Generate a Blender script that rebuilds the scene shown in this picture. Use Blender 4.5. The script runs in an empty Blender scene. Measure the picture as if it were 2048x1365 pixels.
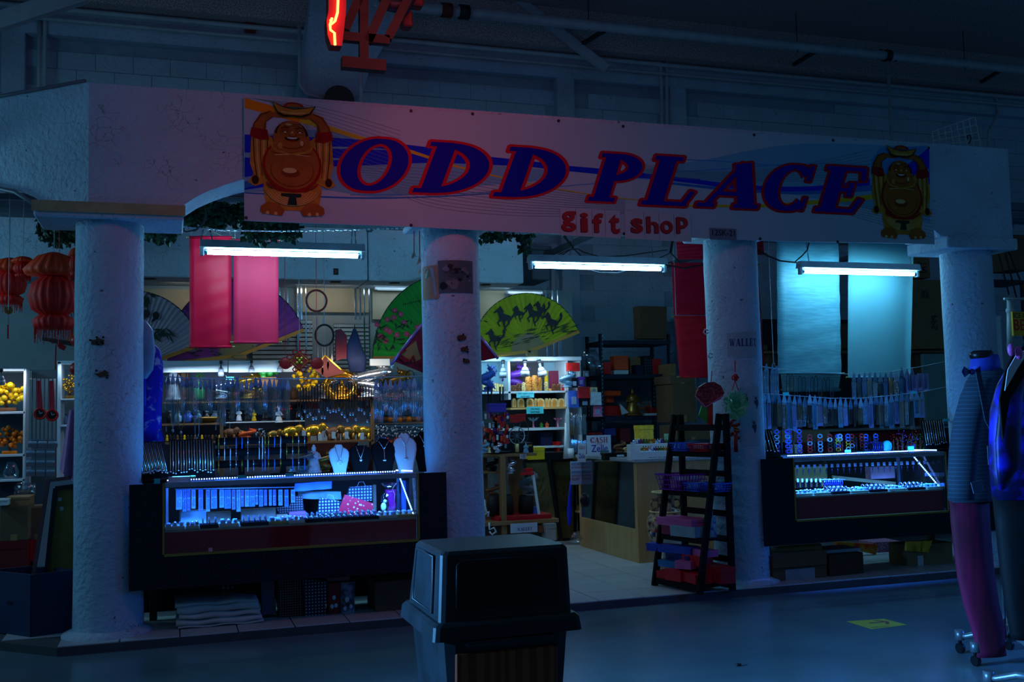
import bpy, math, random
from mathutils import Vector
random.seed(7)
S = bpy.context.scene
COL = S.collection
# ------------------------------------------------------------------ camera
CF, CYAW, CPIT, CROL, CD, CH = 2076.8, .3189, .0727, -.0238, 7.394, 1.4
_v = Vector((math.sin(CYAW)*math.cos(CPIT), math.cos(CYAW)*math.cos(CPIT), math.sin(CPIT)))
_r = Vector((math.cos(CYAW), -math.sin(CYAW), 0)); _u = _r.cross(_v)
CR = _r*math.cos(CROL)+_u*math.sin(CROL); CU = -_r*math.sin(CROL)+_u*math.cos(CROL)
CP = Vector((0, -CD, CH))
cam = bpy.data.cameras.new('camera'); cam.sensor_width = 36; cam.lens = 36*CF/2048; cam.clip_end = 200
co = bpy.data.objects.new('camera', cam); COL.objects.link(co)
from mathutils import Matrix
_m = Matrix((CR, CU, -_v)).transposed().to_4x4(); _m.translation = CP; co.matrix_world = _m
S.camera = co
# ------------------------------------------------------------------ world, light, exposure
S.view_settings.view_transform = 'Standard'; S.view_settings.look = 'None'
S.view_settings.exposure = 0; S.view_settings.gamma = 1; S.view_settings.use_curve_mapping = False
w = bpy.data.worlds.new('hall'); S.world = w; w.use_nodes = True
w.node_tree.nodes['Background'].inputs[0].default_value = (.018, .054, .108, 1)
w.node_tree.nodes['Background'].inputs[1].default_value = 1.0
TUBE = (.42, .68, 1.0)
def lamp(name, kind, loc, color, power, size=.3, sizey=None, aim=None, rad=.05, spread=None):
    l = bpy.data.lights.new(name, kind); l.color = color; l.energy = power
    o = bpy.data.objects.new(name, l); COL.objects.link(o); o.location = loc
    if kind == 'AREA':
        l.size = size
        if sizey: l.shape = 'RECTANGLE'; l.size_y = sizey
    elif kind in ('POINT', 'SPOT'): l.shadow_soft_size = rad
    if spread: l.spread = spread
    if aim: o.rotation_euler = (Vector(aim)-Vector(loc)).to_track_quat('-Z', 'Y').to_euler()
    return o
lamp('hall_lamp', 'AREA', (-6, -1.5, 3.2), (.2, .6, 1), 30, 1.4, .4, (-1, -3.6, .6))   # tubes of the next stall, out of frame
lamp('neon_light', 'AREA', (1.5, -2.3, 4.1), (1, .10, .14), 5.2, 1.3, .5, (1.7, -.2, 3.0), spread=2.0)    # rest of the red neon sign above the frame
lamp('bin_side_fill', 'AREA', (-3.2, -3.0, 1.7), (.1, .42, 1), 95, .9, .3, (1.2, -3.6, .8), spread=.9)  # added unseen fill, kept narrow to brighten the trash can's left side
lamp('left_bay_tube', 'AREA', (-3.3, 1.0, 2.75), (.27, .72, 1), 20, 1.2, .06, (-1.2, 2.0, 1.8))
lamp('blue_floor_fill', 'AREA', (7.6, -3.6, 1.6), (.02, .16, 1), 9, .8, .3, (4.6, -2.6, 0), spread=1.2)  # added unseen fill that makes the blue patch on the floor at right
lamp('skylight', 'AREA', (3, -3, 9.5), (.2, .58, 1), 30, 6, 6, (5, 2, 3.5))
# ------------------------------------------------------------------ pixel helpers
def ray(x, y): return _v+(x-1024)/CF*CR-(y-682.5)/CF*CU
def P(x, y, Y):
    d = ray(x, y); return CP+d*((Y-CP.y)/d.y)
def PZ(x, y, z):
    d = ray(x, y); return CP+d*((z-CP.z)/d.z)
def PX(x, y, X):
    d = ray(x, y); return CP+d*((X-CP.x)/d.x)
def rect(x0, y0, x1, y1, Y):
    ym = (y0+y1)/2; xm = (x0+x1)/2
    return P(x0, ym, Y).x, P(x1, ym, Y).x, P(xm, y1, Y).z, P(xm, y0, Y).z
def lin(c): return tuple(((v/255+.055)/1.055)**2.4 if v > 10 else v/255/12.92 for v in c)
# ------------------------------------------------------------------ materials
MC = {}
def M(name, c=None, rough=.6, metal=0, var=.12, scale=8, bump=0, bscale=40, spec=.4, coat=0):
    if name in MC: return MC[name]
    m = bpy.data.materials.new(name); MC[name] = m; m.use_nodes = True
    nt = m.node_tree; b = nt.nodes['Principled BSDF']; l = lin(c)
    b.inputs['Roughness'].default_value = rough; b.inputs['Metallic'].default_value = metal
    b.inputs['Specular IOR Level'].default_value = spec; b.inputs['Coat Weight'].default_value = coat
    tc = nt.nodes.new('ShaderNodeTexCoord')
    n = nt.nodes.new('ShaderNodeTexNoise'); n.inputs['Scale'].default_value = scale; n.inputs['Detail'].default_value = 5
    r = nt.nodes.new('ShaderNodeValToRGB'); r.color_ramp.elements[0].position = .3; r.color_ramp.elements[1].position = .7
    r.color_ramp.elements[0].color = (*[x*(1-var) for x in l], 1); r.color_ramp.elements[1].color = (*[min(1, x*(1+var)) for x in l], 1)
    nt.links.new(tc.outputs['Object'], n.inputs['Vector']); nt.links.new(n.outputs['Fac'], r.inputs['Fac']); nt.links.new(r.outputs['Color'], b.inputs['Base Color'])
    if bump:
        n2 = nt.nodes.new('ShaderNodeTexNoise'); n2.inputs['Scale'].default_value = bscale; n2.inputs['Detail'].default_value = 6
        bp = nt.nodes.new('ShaderNodeBump'); bp.inputs['Strength'].default_value = bump; bp.inputs['Distance'].default_value = .01
        nt.links.new(tc.outputs['Object'], n2.inputs['Vector']); nt.links.new(n2.outputs['Fac'], bp.inputs['Height']); nt.links.new(bp.outputs['Normal'], b.inputs['Normal'])
    return m
def E(name, c, s):
    if name in MC: return MC[name]
    m = bpy.data.materials.new(name); MC[name] = m; m.use_nodes = True
    b = m.node_tree.nodes['Principled BSDF']; b.inputs['Base Color'].default_value = (0, 0, 0, 1)
    b.inputs['Emission Color'].default_value = (*c, 1); b.inputs['Emission Strength'].default_value = s
    return m
def glass(name, tint=(.88, .94, 1), gl=.045):
    m = bpy.data.materials.new(name); MC[name] = m; m.use_nodes = True; nt = m.node_tree
    nt.nodes.clear(); o = nt.nodes.new('ShaderNodeOutputMaterial'); t = nt.nodes.new('ShaderNodeBsdfTransparent'); g = nt.nodes.new('ShaderNodeBsdfGlossy')
    x = nt.nodes.new('ShaderNodeMixShader'); t.inputs[0].default_value = (*tint, 1); g.inputs['Roughness'].default_value = .06
    x.inputs[0].default_value = gl; nt.links.new(t.outputs[0], x.inputs[1]); nt.links.new(g.outputs[0], x.inputs[2]); nt.links.new(x.outputs[0], o.inputs[0])
    return m
glass('glass'); glass('plastic_film', (.78, .88, .95), .22); glass('mirror_glass', (.3, .4, .45), .5)
def stucco(name, c, crack=.35, vs=3.0, joint=None):
    """painted plaster with hairline cracks and chips"""
    m = M(name, c, .75, var=.08, scale=2.2, spec=.25)
    nt = m.node_tree; b = nt.nodes['Principled BSDF']; tc = [n for n in nt.nodes if n.type == 'TEX_COORD'][0]; ramp = [n for n in nt.nodes if n.type == 'VALTORGB'][0]
    nz = nt.nodes.new('ShaderNodeTexNoise'); nz.inputs['Scale'].default_value = 6; nz.inputs['Detail'].default_value = 4
    add = nt.nodes.new('ShaderNodeMixRGB'); add.inputs[0].default_value = .12
    nt.links.new(tc.outputs['Object'], nz.inputs['Vector']); nt.links.new(tc.outputs['Object'], add.inputs[1]); nt.links.new(nz.outputs['Color'], add.inputs[2])
    vo = nt.nodes.new('ShaderNodeTexVoronoi'); vo.feature = 'DISTANCE_TO_EDGE'; vo.inputs['Scale'].default_value = vs*3
    nt.links.new(add.outputs[0], vo.inputs['Vector'])
    cr = nt.nodes.new('ShaderNodeValToRGB'); cr.color_ramp.elements[0].position = 0; cr.color_ramp.elements[0].color = (1-crack,)*3+(1,)
    cr.color_ramp.elements[1].position = .022; cr.color_ramp.elements[1].color = (1, 1, 1, 1)
    nt.links.new(vo.outputs['Distance'], cr.inputs['Fac'])
    # break the cracks up so only some of them show
    n3 = nt.nodes.new('ShaderNodeTexNoise'); n3.inputs['Scale'].default_value = 3.5
    r3 = nt.nodes.new('ShaderNodeValToRGB'); r3.color_ramp.elements[0].position = .48; r3.color_ramp.elements[1].position = .58
    nt.links.new(tc.outputs['Object'], n3.inputs['Vector']); nt.links.new(n3.outputs['Fac'], r3.inputs['Fac'])
    lt = nt.nodes.new('ShaderNodeMixRGB'); lt.inputs[1].default_value = (1, 1, 1, 1)
    nt.links.new(r3.outputs['Color'], lt.inputs[0]); nt.links.new(cr.outputs['Color'], lt.inputs[2])
    # chips: sparse dark specks
    ch = nt.nodes.new('ShaderNodeTexVoronoi'); ch.inputs['Scale'].default_value = 9; nt.links.new(add.outputs[0], ch.inputs['Vector'])
    rc = nt.nodes.new('ShaderNodeValToRGB'); rc.color_ramp.elements[0].position = .05; rc.color_ramp.elements[0].color = (.35, .3, .28, 1); rc.color_ramp.elements[1].position = .08; rc.color_ramp.elements[1].color = (1, 1, 1, 1)
    nt.links.new(ch.outputs['Distance'], rc.inputs['Fac'])
    m1 = nt.nodes.new('ShaderNodeMixRGB'); m1.blend_type = 'MULTIPLY'; m1.inputs[0].default_value = 1
    m2 = nt.nodes.new('ShaderNodeMixRGB'); m2.blend_type = 'MULTIPLY'; m2.inputs[0].default_value = 1
    nt.links.new(ramp.outputs['Color'], m1.inputs[1]); nt.links.new(lt.outputs[0], m1.inputs[2]); nt.links.new(m1.outputs[0], m2.inputs[1]); nt.links.new(rc.outputs['Color'], m2.inputs[2])
    nt.links.new(m2.outputs[0], b.inputs['Base Color'])
    bp = nt.nodes.new('ShaderNodeBump'); bp.inputs['Strength'].default_value = .9; bp.inputs['Distance'].default_value = .02
    n4 = nt.nodes.new('ShaderNodeTexNoise'); n4.inputs['Scale'].default_value = 28; n4.inputs['Detail'].default_value = 7
    nt.links.new(tc.outputs['Object'], n4.inputs['Vector']); nt.links.new(n4.outputs['Fac'], bp.inputs['Height']); nt.links.new(bp.outputs['Normal'], b.inputs['Normal'])
    return m
WALL = stucco('painted_block', (172, 196, 214), .25)
PLAS = stucco('painted_plaster', (178, 198, 214), .6, 5)
COLM = stucco('column_plaster', (170, 196, 216), .55, 6)
def mix_mat(name, c0, c1, kind='wave', scale=10, dist=4, rough=.5, metal=0, pos=(.4, .6), stretch=(1, 1, 1), spec=.4):
    """two-colour pattern of the surface itself (grain, print, fleck)"""
    if name in MC: return MC[name]
    m = bpy.data.materials.new(name); MC[name] = m; m.use_nodes = True; nt = m.node_tree; b = nt.nodes['Principled BSDF']
    b.inputs['Roughness'].default_value = rough; b.inputs['Metallic'].default_value = metal; b.inputs['Specular IOR Level'].default_value = spec
    tc = nt.nodes.new('ShaderNodeTexCoord'); mp = nt.nodes.new('ShaderNodeMapping'); mp.inputs['Scale'].default_value = stretch
    nt.links.new(tc.outputs['Object'], mp.inputs['Vector'])
    if kind == 'wave': t = nt.nodes.new('ShaderNodeTexWave'); t.inputs['Distortion'].default_value = dist; out = 'Fac'
    elif kind == 'noise': t = nt.nodes.new('ShaderNodeTexNoise'); t.inputs['Detail'].default_value = dist; out = 'Fac'
    elif kind == 'dots': t = nt.nodes.new('ShaderNodeTexVoronoi'); t.inputs['Randomness'].default_value = dist; out = 'Distance'
    t.inputs['Scale'].default_value = scale
    nt.links.new(mp.outputs[0], t.inputs['Vector'])
    r = nt.nodes.new('ShaderNodeValToRGB'); r.color_ramp.elements[0].position = pos[0]; r.color_ramp.elements[1].position = pos[1]
    r.color_ramp.elements[0].color = (*lin(c0), 1); r.color_ramp.elements[1].color = (*lin(c1), 1)
    nt.links.new(t.outputs[out], r.inputs['Fac']); nt.links.new(r.outputs['Color'], b.inputs['Base Color'])
    return m
# ------------------------------------------------------------------ mesh builder (world coordinates)
class MB:
    def __init__(s): s.v = []; s.f = []; s.mi = []; s.sm = []; s.k = 0; s.smooth = False
    def mat(s, k): s.k = k; return s
    def quad(s, *p):
        n = len(s.v); s.v += [tuple(q) for q in p]; s.f.append(tuple(range(n, n+len(p)))); s.mi.append(s.k); s.sm.append(s.smooth); return s
    def add(s, v, f):
        n = len(s.v); s.v += [tuple(q) for q in v]
        for a in f: s.f.append(tuple(i+n for i in a)); s.mi.append(s.k); s.sm.append(s.smooth)
        return s
    def box(s, x0, x1, y0, y1, z0, z1, b=0):
        if b:
            # chamfered box: 24 verts
            xs = (x0, x1); ys = (y0, y1); zs = (z0, z1); V = []; I = {}
            for i in (0, 1):
                for j in (0, 1):
                    for k in (0, 1):
                        sx, sy, sz = (1-2*i), (1-2*j), (1-2*k)
                        for ax in range(3):
                            p = [xs[i], ys[j], zs[k]]
                            for q, sg in enumerate((sx, sy, sz)):
                                if q != ax: p[q] += sg*b
                            I[i, j, k, ax] = len(V); V.append(p)
            F = []
            for ax in range(3):
                o = [q for q in range(3) if q != ax]
                for e in (0, 1):
                    c = []
                    for (a, d) in ((0, 0), (1, 0), (1, 1), (0, 1)):
                        ii = [0, 0, 0]; ii[ax] = e; ii[o[0]] = a; ii[o[1]] = d; c.append(I[(*ii, ax)])
                    F.append(c)
                for a in (0, 1):
                    for d in (0, 1):
                        q = []
                        for e in (0, 1):
                            ii = [0, 0, 0]; ii[ax] = e; ii[o[0]] = a; ii[o[1]] = d
                            q.append((I[(*ii, o[0])], I[(*ii, o[1])]))
                        F.append([q[0][0], q[0][1], q[1][1], q[1][0]])
            for i in (0, 1):
                for j in (0, 1):
                    for k in (0, 1): F.append([I[i, j, k, a] for a in range(3)])
            return s.add(V, F)
        V = [(x0, y0, z0), (x1, y0, z0), (x1, y1, z0), (x0, y1, z0), (x0, y0, z1), (x1, y0, z1), (x1, y1, z1), (x0, y1, z1)]
        return s.add(V, [(0, 3, 2, 1), (4, 5, 6, 7), (0, 1, 5, 4), (1, 2, 6, 5), (2, 3, 7, 6), (3, 0, 4, 7)])
    def obox(s, c, ax, ay, az, hx, hy, hz):
        c = Vector(c); V = []
        for k in (-1, 1):
            for i, j in ((-1, -1), (1, -1), (1, 1), (-1, 1)): V.append(c+ax*hx*i+ay*hy*j+az*hz*k)
        return s.add(V, [(0, 3, 2, 1), (4, 5, 6, 7), (0, 1, 5, 4), (1, 2, 6, 5), (2, 3, 7, 6), (3, 0, 4, 7)])
    def bar(s, a, b, w, h=None, up=(0, 0, 1)):
        a = Vector(a); b = Vector(b); d = b-a; L = d.length
        if L < 1e-6: return s
        d /= L; u = Vector(up); x = d.cross(u)
        if x.length < 1e-3: x = d.cross(Vector((1, 0, 0)))
        x.normalize(); z = x.cross(d)
        return s.obox((a+b)/2, d, x, z, L/2, w/2, (h or w)/2)
    def cyl(s, a, b, r0, r1=None, n=12, cap=True):
        r1 = r0 if r1 is None else r1; a = Vector(a); b = Vector(b); d = (b-a)
        if d.length < 1e-7: return s
        d.normalize(); x = d.orthogonal().normalized(); y = d.cross(x); V = []
        for c, r in ((a, r0), (b, r1)):
            for i in range(n):
                t = 2*math.pi*i/n; V.append(c+x*math.cos(t)*r+y*math.sin(t)*r)
        F = [(i, (i+1) % n, n+(i+1) % n, n+i) for i in range(n)]
        q = s.smooth; s.smooth = n > 6; s.add(V, F); s.smooth = q
        if cap: k = len(s.v)-2*n; s.f += [tuple(range(k+n-1, k-1, -1)), tuple(range(k+n, k+2*n))]; s.mi += [s.k]*2; s.sm += [False]*2
        return s
    def tube(s, pts, r, n=6, closed=False):
        pts = [Vector(p) for p in pts]; V = []; m = len(pts); pv = None
        for i, p in enumerate(pts):
            d = (pts[(i+1) % m]-pts[i-1]) if (closed or 0 < i < m-1) else (pts[1]-pts[0] if i == 0 else pts[-1]-pts[-2])
            if d.length < 1e-9: d = Vector((0, 0, 1))
            d.normalize()
            x = (pv-d*pv.dot(d)) if pv is not None else d.orthogonal()
            if x.length < 1e-6: x = d.orthogonal()
            x.normalize(); pv = x; y = d.cross(x); rr = r[i] if isinstance(r, (list, tuple)) else r
            for k in range(n): t = 2*math.pi*k/n; V.append(p+x*math.cos(t)*rr+y*math.sin(t)*rr)
        F = []
        for i in range(m if closed else m-1):
            j = (i+1) % m
            for k in range(n): F.append((i*n+k, i*n+(k+1) % n, j*n+(k+1) % n, j*n+k))
        if not closed: F += [tuple(range(n-1, -1, -1)), tuple(range((m-1)*n, m*n))]
        q = s.smooth; s.smooth = True; s.add(V, F); s.smooth = q; return s
    def lathe(s, c, prof, n=20, sy=1, f=None):
        """prof: (radius, z) from below to above, about the vertical through c"""
        V = []; m = len(prof)
        for r, z in prof:
            for i in range(n):
                t = 2*math.pi*i/n; rr = r*(f(t, z) if f else 1); V.append((c[0]+math.cos(t)*rr, c[1]+math.sin(t)*rr*sy, c[2]+z))
        F = [(j*n+i, j*n+(i+1) % n, (j+1)*n+(i+1) % n, (j+1)*n+i) for j in range(m-1) for i in range(n)]
        F += [tuple(range(n-1, -1, -1)), tuple(range((m-1)*n, m*n))]
        q = s.smooth; s.smooth = True; s.add(V, F); s.smooth = q; return s
    def ball(s, c, rx, ry=None, rz=None, n=10, m=6):
        ry = ry or rx; rz = rz or rx; V = [(c[0], c[1], c[2]-rz)]
        for j in range(1, m):
            a = -math.pi/2+math.pi*j/m
            for i in range(n): t = 2*math.pi*i/n; V.append((c[0]+rx*math.cos(a)*math.cos(t), c[1]+ry*math.cos(a)*math.sin(t), c[2]+rz*math.sin(a)))
        V.append((c[0], c[1], c[2]+rz)); F = []
        for i in range(n):
            F.append((0, 1+(i+1) % n, 1+i)); b = 1+(m-2)*n; F.append((len(V)-1, b+i, b+(i+1) % n))
            for j in range(m-2): F.append((1+j*n+i, 1+j*n+(i+1) % n, 1+(j+1)*n+(i+1) % n, 1+(j+1)*n+i))
        q = s.smooth; s.smooth = True; s.add(V, F); s.smooth = q; return s
    def prism(s, poly, o, ax, ay, t):
        """poly in the (ax, ay) plane at o, extruded by vector t"""
        o = Vector(o); n = len(poly); t = Vector(t)
        a = [o+ax*p[0]+ay*p[1] for p in poly]
        if t.length < 1e-9: s.add(a, [tuple(range(n))]); return s
        V = a+[p+t for p in a]
        return s.add(V, [tuple(range(n)), tuple(range(2*n-1, n-1, -1))]+[(i, i+n, (i+1) % n+n, (i+1) % n) for i in range(n)])
    def pp(s, pts, Y, t=.01):
        """outline given where it stands on the plane Y, extruded back by t"""
        return s.prism([(lambda q: (q.x, q.z))(P(x, y, Y)) for x, y in pts], (0, Y, 0), Vector((1, 0, 0)), Vector((0, 0, 1)), (0, t, 0))
    def pbox(s, x0, y0, x1, y1, Y, d, b=0):
        a, c, z0, z1 = rect(x0, y0, x1, y1, Y); return s.box(a, c, Y, Y+d, z0, z1, b)
    def loft(s, secs, Y, dr=.5, n=20, fold=0, nf=7, yo=0):
        """cross-sections (x left, x right, y[, depth ratio]) measured on the plane Y"""
        V = []; m = len(secs)
        for q, sc in enumerate(secs):
            a = P(sc[0], sc[2], Y); b = P(sc[1], sc[2], Y); cx = (a.x+b.x)/2; cz = (a.z+b.z)/2; h = abs(b.x-a.x)/2; k = sc[3] if len(sc) > 3 else dr
            for i in range(n):
                t = 2*math.pi*i/n; w = 1+fold*math.sin(nf*t+q*.35)
                V.append((cx+h*math.cos(t)*w, Y+yo+h*k*math.sin(t)*w, cz))
        F = [(j*n+i, j*n+(i+1) % n, (j+1)*n+(i+1) % n, (j+1)*n+i) for j in range(m-1) for i in range(n)]
        F += [tuple(range(n-1, -1, -1)), tuple(range((m-1)*n, m*n))]
        q = s.smooth; s.smooth = True; s.add(V, F); s.smooth = q; return s
    def cloth(s, pts, Y, th=.004, nu=10, nv=16, amp=.01, fr=2, fv=0):
        """hanging cloth between four corners (tl, tr, br, bl) on the plane Y, with soft waves"""
        tl, tr, br, bl = [P(x, y, Y) for x, y in pts]; V = []
        for sgn in (0, th):
            for j in range(nv+1):
                for i in range(nu+1):
                    a, b = i/nu, j/nv; p = tl.lerp(tr, a).lerp(bl.lerp(br, a), b)
                    V.append((p.x, Y+sgn+amp*math.sin(a*fr*6.28+1)*(.4+b)+fv*math.sin(b*40+a*5)*.5, p.z))
        N = (nu+1)*(nv+1); F = []
        for j in range(nv):
            for i in range(nu):
                a = j*(nu+1)+i; F.append((a, a+nu+1, a+nu+2, a+1)); F.append((N+a, N+a+1, N+a+nu+2, N+a+nu+1))
        q = s.smooth; s.smooth = True; s.add(V, F); s.smooth = q
        for j in range(nv):
            for i in (0, nu): a = len(s.v)-2*N+j*(nu+1)+i; s.f.append((a, a+N, a+N+nu+1, a+nu+1)); s.mi.append(s.k); s.sm.append(False)
        return s
    def rotz(s, ang, c):
        ca, sa = math.cos(ang), math.sin(ang); s.v = [(c[0]+(x-c[0])*ca-(y-c[1])*sa, c[1]+(x-c[0])*sa+(y-c[1])*ca, z) for x, y, z in s.v]; return s
    def rot(s, axis, ang, c):
        R = Matrix.Rotation(ang, 3, axis); c = Vector(c); s.v = [tuple(c+R@(Vector(p)-c)) for p in s.v]; return s
    def move(s, d): s.v = [(x+d[0], y+d[1], z+d[2]) for x, y, z in s.v]; return s
def mk(name, mb, mats, origin, parent=None, po=(0, 0, 0)):
    me = bpy.data.meshes.new(name)
    me.from_pydata([(x-origin[0], y-origin[1], z-origin[2]) for x, y, z in mb.v], [], mb.f)
    for m in (mats if isinstance(mats, (list, tuple)) else [mats]): me.materials.append(m)
    me.polygons.foreach_set('material_index', mb.mi); me.polygons.foreach_set('use_smooth', mb.sm); me.update()
    o = bpy.data.objects.new(name, me); COL.objects.link(o); o.location = (origin[0]-po[0], origin[1]-po[1], origin[2]-po[2])
    if parent: o.parent = parent
    return o
def bbox(mbs):
    xs = [p for m in mbs for p in m.v]
    lo = [min(p[i] for p in xs) for i in range(3)]; hi = [max(p[i] for p in xs) for i in range(3)]
    return lo, hi
def tag(o, label=None, cat=None, group=None, kind=None):
    if label: o['label'] = label
    if cat: o['category'] = cat
    if group: o['group'] = group
    if kind: o['kind'] = kind
    return o
class Thing:
    def __init__(s, name, label, cat, group=None, kind=None): s.a = (name, label, cat, group, kind); s.p = []
    def add(s, name, mb, mat, sub=None, label=None, kind=None):
        s.p.append((name, mb, mat, sub, label, kind)); return len(s.p)-1
    def done(s, origin=None):
        name, label, cat, group, kind = s.a
        lo, hi = bbox([q[1] for q in s.p if q[1].v])
        og = origin or ((lo[0]+hi[0])/2, (lo[1]+hi[1])/2, lo[2])
        r = bpy.data.objects.new(name, None); COL.objects.link(r); r.location = og; r.empty_display_size = .05
        tag(r, label, cat, group, kind); obs = []
        for nm, mb, mat, sub, lb, kd in s.p:
            if not mb.v: obs.append(None); continue
            par = obs[sub] if sub is not None else r
            o = mk(nm, mb, mat, og, par, og)
            tag(o, lb, None, None, kd); obs.append(o)
        s.obs = obs
        return r
def single(name, mb, mat, label, cat, group=None, kind=None):
    lo, hi = bbox([mb]); o = mk(name, mb, mat, ((lo[0]+hi[0])/2, (lo[1]+hi[1])/2, lo[2])); return tag(o, label, cat, group, kind)
def struct(name, mb, mat, label=None):
    o = mk(name, mb, mat, (0, 0, 0)); return tag(o, label, None, None, 'structure')
def dup(root, loc=None, rz=None, label=None, group=None, scale=None):
    r = root.copy(); COL.objects.link(r)
    if loc is not None: r.location = loc
    if rz is not None: r.rotation_euler = (0, 0, rz)
    if scale: r.scale = scale if isinstance(scale, (tuple, list)) else (scale,)*3
    if label: r['label'] = label
    if group: r['group'] = group
    for ch in list(root.children):
        c = ch.copy(); COL.objects.link(c); c.parent = r
        for g in ch.children: d = g.copy(); COL.objects.link(d); d.parent = c
    return r
ORD = 'first second third fourth fifth sixth seventh eighth ninth tenth eleventh twelfth thirteenth fourteenth fifteenth sixteenth seventeenth eighteenth nineteenth twentieth'.split()
def nth(i): return ORD[i] if i < 20 else ('twenty-' if i < 29 else 'thirty-')+ORD[(i-20) % 10] if i != 29 else 'thirtieth'
EX, EY, EZ = Vector((1, 0, 0)), Vector((0, 1, 0)), Vector((0, 0, 1))
# ------------------------------------------------------------------ lettering
_tc = {}
def text_geo(t, bold=0):
    if (t, bold) not in _tc:
        c = bpy.data.curves.new('t', 'FONT'); c.body = t; c.size = 1; c.offset = bold; c.resolution_u = 3
        o = bpy.data.objects.new('t', c); COL.objects.link(o); dg = bpy.context.evaluated_depsgraph_get(); dg.update()
        me = bpy.data.meshes.new_from_object(o.evaluated_get(dg)); V = [tuple(v.co) for v in me.vertices]; F = [tuple(p.vertices) for p in me.polygons]
        bpy.data.objects.remove(o); bpy.data.curves.remove(c); bpy.data.meshes.remove(me); _tc[t, bold] = (V, F)
    return _tc[t, bold]
def put_text(mb, t, o, ax, ay, w, h, bold=0, serif=False):
    """fit text t in the w x h rectangle whose lower left corner is o"""
    if serif: V, F = serif_geo(t)
    else: V, F = text_geo(t, bold)
    xs = [v[0] for v in V]; ys = [v[1] for v in V]; x0, x1, y0, y1 = min(xs), max(xs), min(ys), max(ys); o = Vector(o)
    nn = ax.cross(ay)*.00012
    mb.add([o+ax*((v[0]-x0)/(x1-x0)*w)+ay*((v[1]-y0)/(y1-y0)*h)+(nn*v[2] if serif else nn*0) for v in V], F)
G = {  # strokes on a unit-high letter: l = line(x0,y0,x1,y1,w)  a = arc(cx,cy,rx,ry,a0,a1,thin,thick)
 'O': [('a', .45, .5, .36, .44, 0, 360, .09, .25)],
 'D': [('l', .22, 0, .22, 1, .25), ('a', .2, .5, .56, .455, -90, 90, .09, .26), ('l', 0, .035, .3, .035, .085), ('l', 0, .965, .3, .965, .085)],
 'P': [('l', .22, 0, .22, 1, .25), ('a', .2, .72, .42, .245, -90, 90, .08, .23), ('l', .02, .035, .44, .035, .085), ('l', .02, .965, .3, .965, .085)],
 'L': [('l', .2, 0, .2, 1, .25), ('l', 0, .035, .68, .035, .085), ('l', 0, .965, .42, .965, .085), ('l', .62, .0, .72, .3, .075)],
 'A': [('l', .12, .02, .5, .98, .085), ('l', .48, .98, .74, .02, .25), ('l', .22, .3, .64, .3, .085), ('l', -.02, .035, .24, .035, .085), ('l', .54, .035, .92, .035, .085)],
 'C': [('a', .45, .5, .36, .44, 42, 318, .09, .26), ('l', .74, .66, .76, .98, .075), ('l', .74, .04, .76, .3, .05)],
 'E': [('l', .2, 0, .2, 1, .25), ('l', 0, .035, .66, .035, .085), ('l', 0, .965, .66, .965, .085), ('l', .25, .5, .5, .5, .085), ('l', .64, .98, .68, .72, .085), ('l', .62, .02, .72, .3, .085), ('l', .5, .36, .5, .66, .085)],
 'S': [('a', .34, .73, .24, .225, 40, 230, .09, .15), ('a', .34, .27, .26, .225, -140, 60, .09, .15), ('l', .16, .58, .52, .43, .17), ('l', .58, .72, .6, .96, .05), ('l', .05, .04, .07, .3, .05)],
 'H': [('l', .2, 0, .2, 1, .17), ('l', .72, 0, .72, 1, .17), ('l', .2, .5, .72, .5, .085)]+[('l', a, b, a+.34, b, .075) for a in (.03, .55) for b in (.03, .97)],
 'T': [('l', .38, 0, .38, 1, .17), ('l', .02, .965, .74, .965, .075), ('l', .04, .98, .03, .76, .075), ('l', .72, .98, .73, .76, .075), ('l', .2, .03, .56, .03, .075)],
 'W': [('l', .12, .98, .34, .02, .17), ('l', .36, .02, .56, .98, .075), ('l', .5, .98, .72, .02, .17), ('l', .74, .02, .95, .98, .075), ('l', -.02, .97, .26, .97, .075), ('l', .82, .97, 1.06, .97, .075)],
}
def strokes(gl, e=0):
    V = []; F = []
    for si, s_ in enumerate(gl):
        nv0 = len(V)
        if s_[0] == 'l':
            x0, y0, x1, y1, wd = s_[1:]; L = math.hypot(x1-x0, y1-y0); dx, dy = (x1-x0)/L, (y1-y0)/L; h = wd/2+e; n = len(V)
            if abs(dy) > .9 and abs(dx) > .1 and e == 0: pass
            c = e*.6
            pts = [(-e, h-c), (-e+c, h), (L+e-c, h), (L+e, h-c), (L+e, -h+c), (L+e-c, -h), (-e+c, -h), (-e, -h+c)] if c else [(0, h), (L, h), (L, -h), (0, -h)]
            V += [(x0+dx*u-dy*v, y0+dy*u+dx*v) for u, v in pts]; F.append(tuple(range(len(V)-1, n-1, -1)))
        else:
            cx, cy, rx, ry, a0, a1, tn, tk = s_[1:]; N = max(8, int(abs(a1-a0)/7)); n = len(V)
            for i in range(N+1):
                a = math.radians(a0+(a1-a0)*i/N); c, s = math.cos(a), math.sin(a); wd = (tn+(tk-tn)*abs(c)**1.3)/2+e
                nx, ny = c/rx, s/ry; q = math.hypot(nx, ny); nx, ny = nx/q, ny/q
                V += [(cx+rx*c+nx*wd, cy+ry*s+ny*wd), (cx+rx*c-nx*wd, cy+ry*s-ny*wd)]
            F += [(n+2*i, n+2*i+2, n+2*i+3, n+2*i+1) for i in range(N)]
        for q in range(nv0, len(V)): V[q] = (V[q][0], V[q][1], si)
    return V, F
def serif_geo(t, e=0):
    V = []; F = []; x = 0
    for ch in t:
        if ch == ' ': x += .5; continue
        v, f = strokes(G[ch], e); n = len(V); mx = max(p[0] for p in v); V += [(p[0]+x, p[1], p[2]) for p in v]; F += [tuple(i+n for i in q) for q in f]; x += mx+.1
    return V, F
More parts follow.
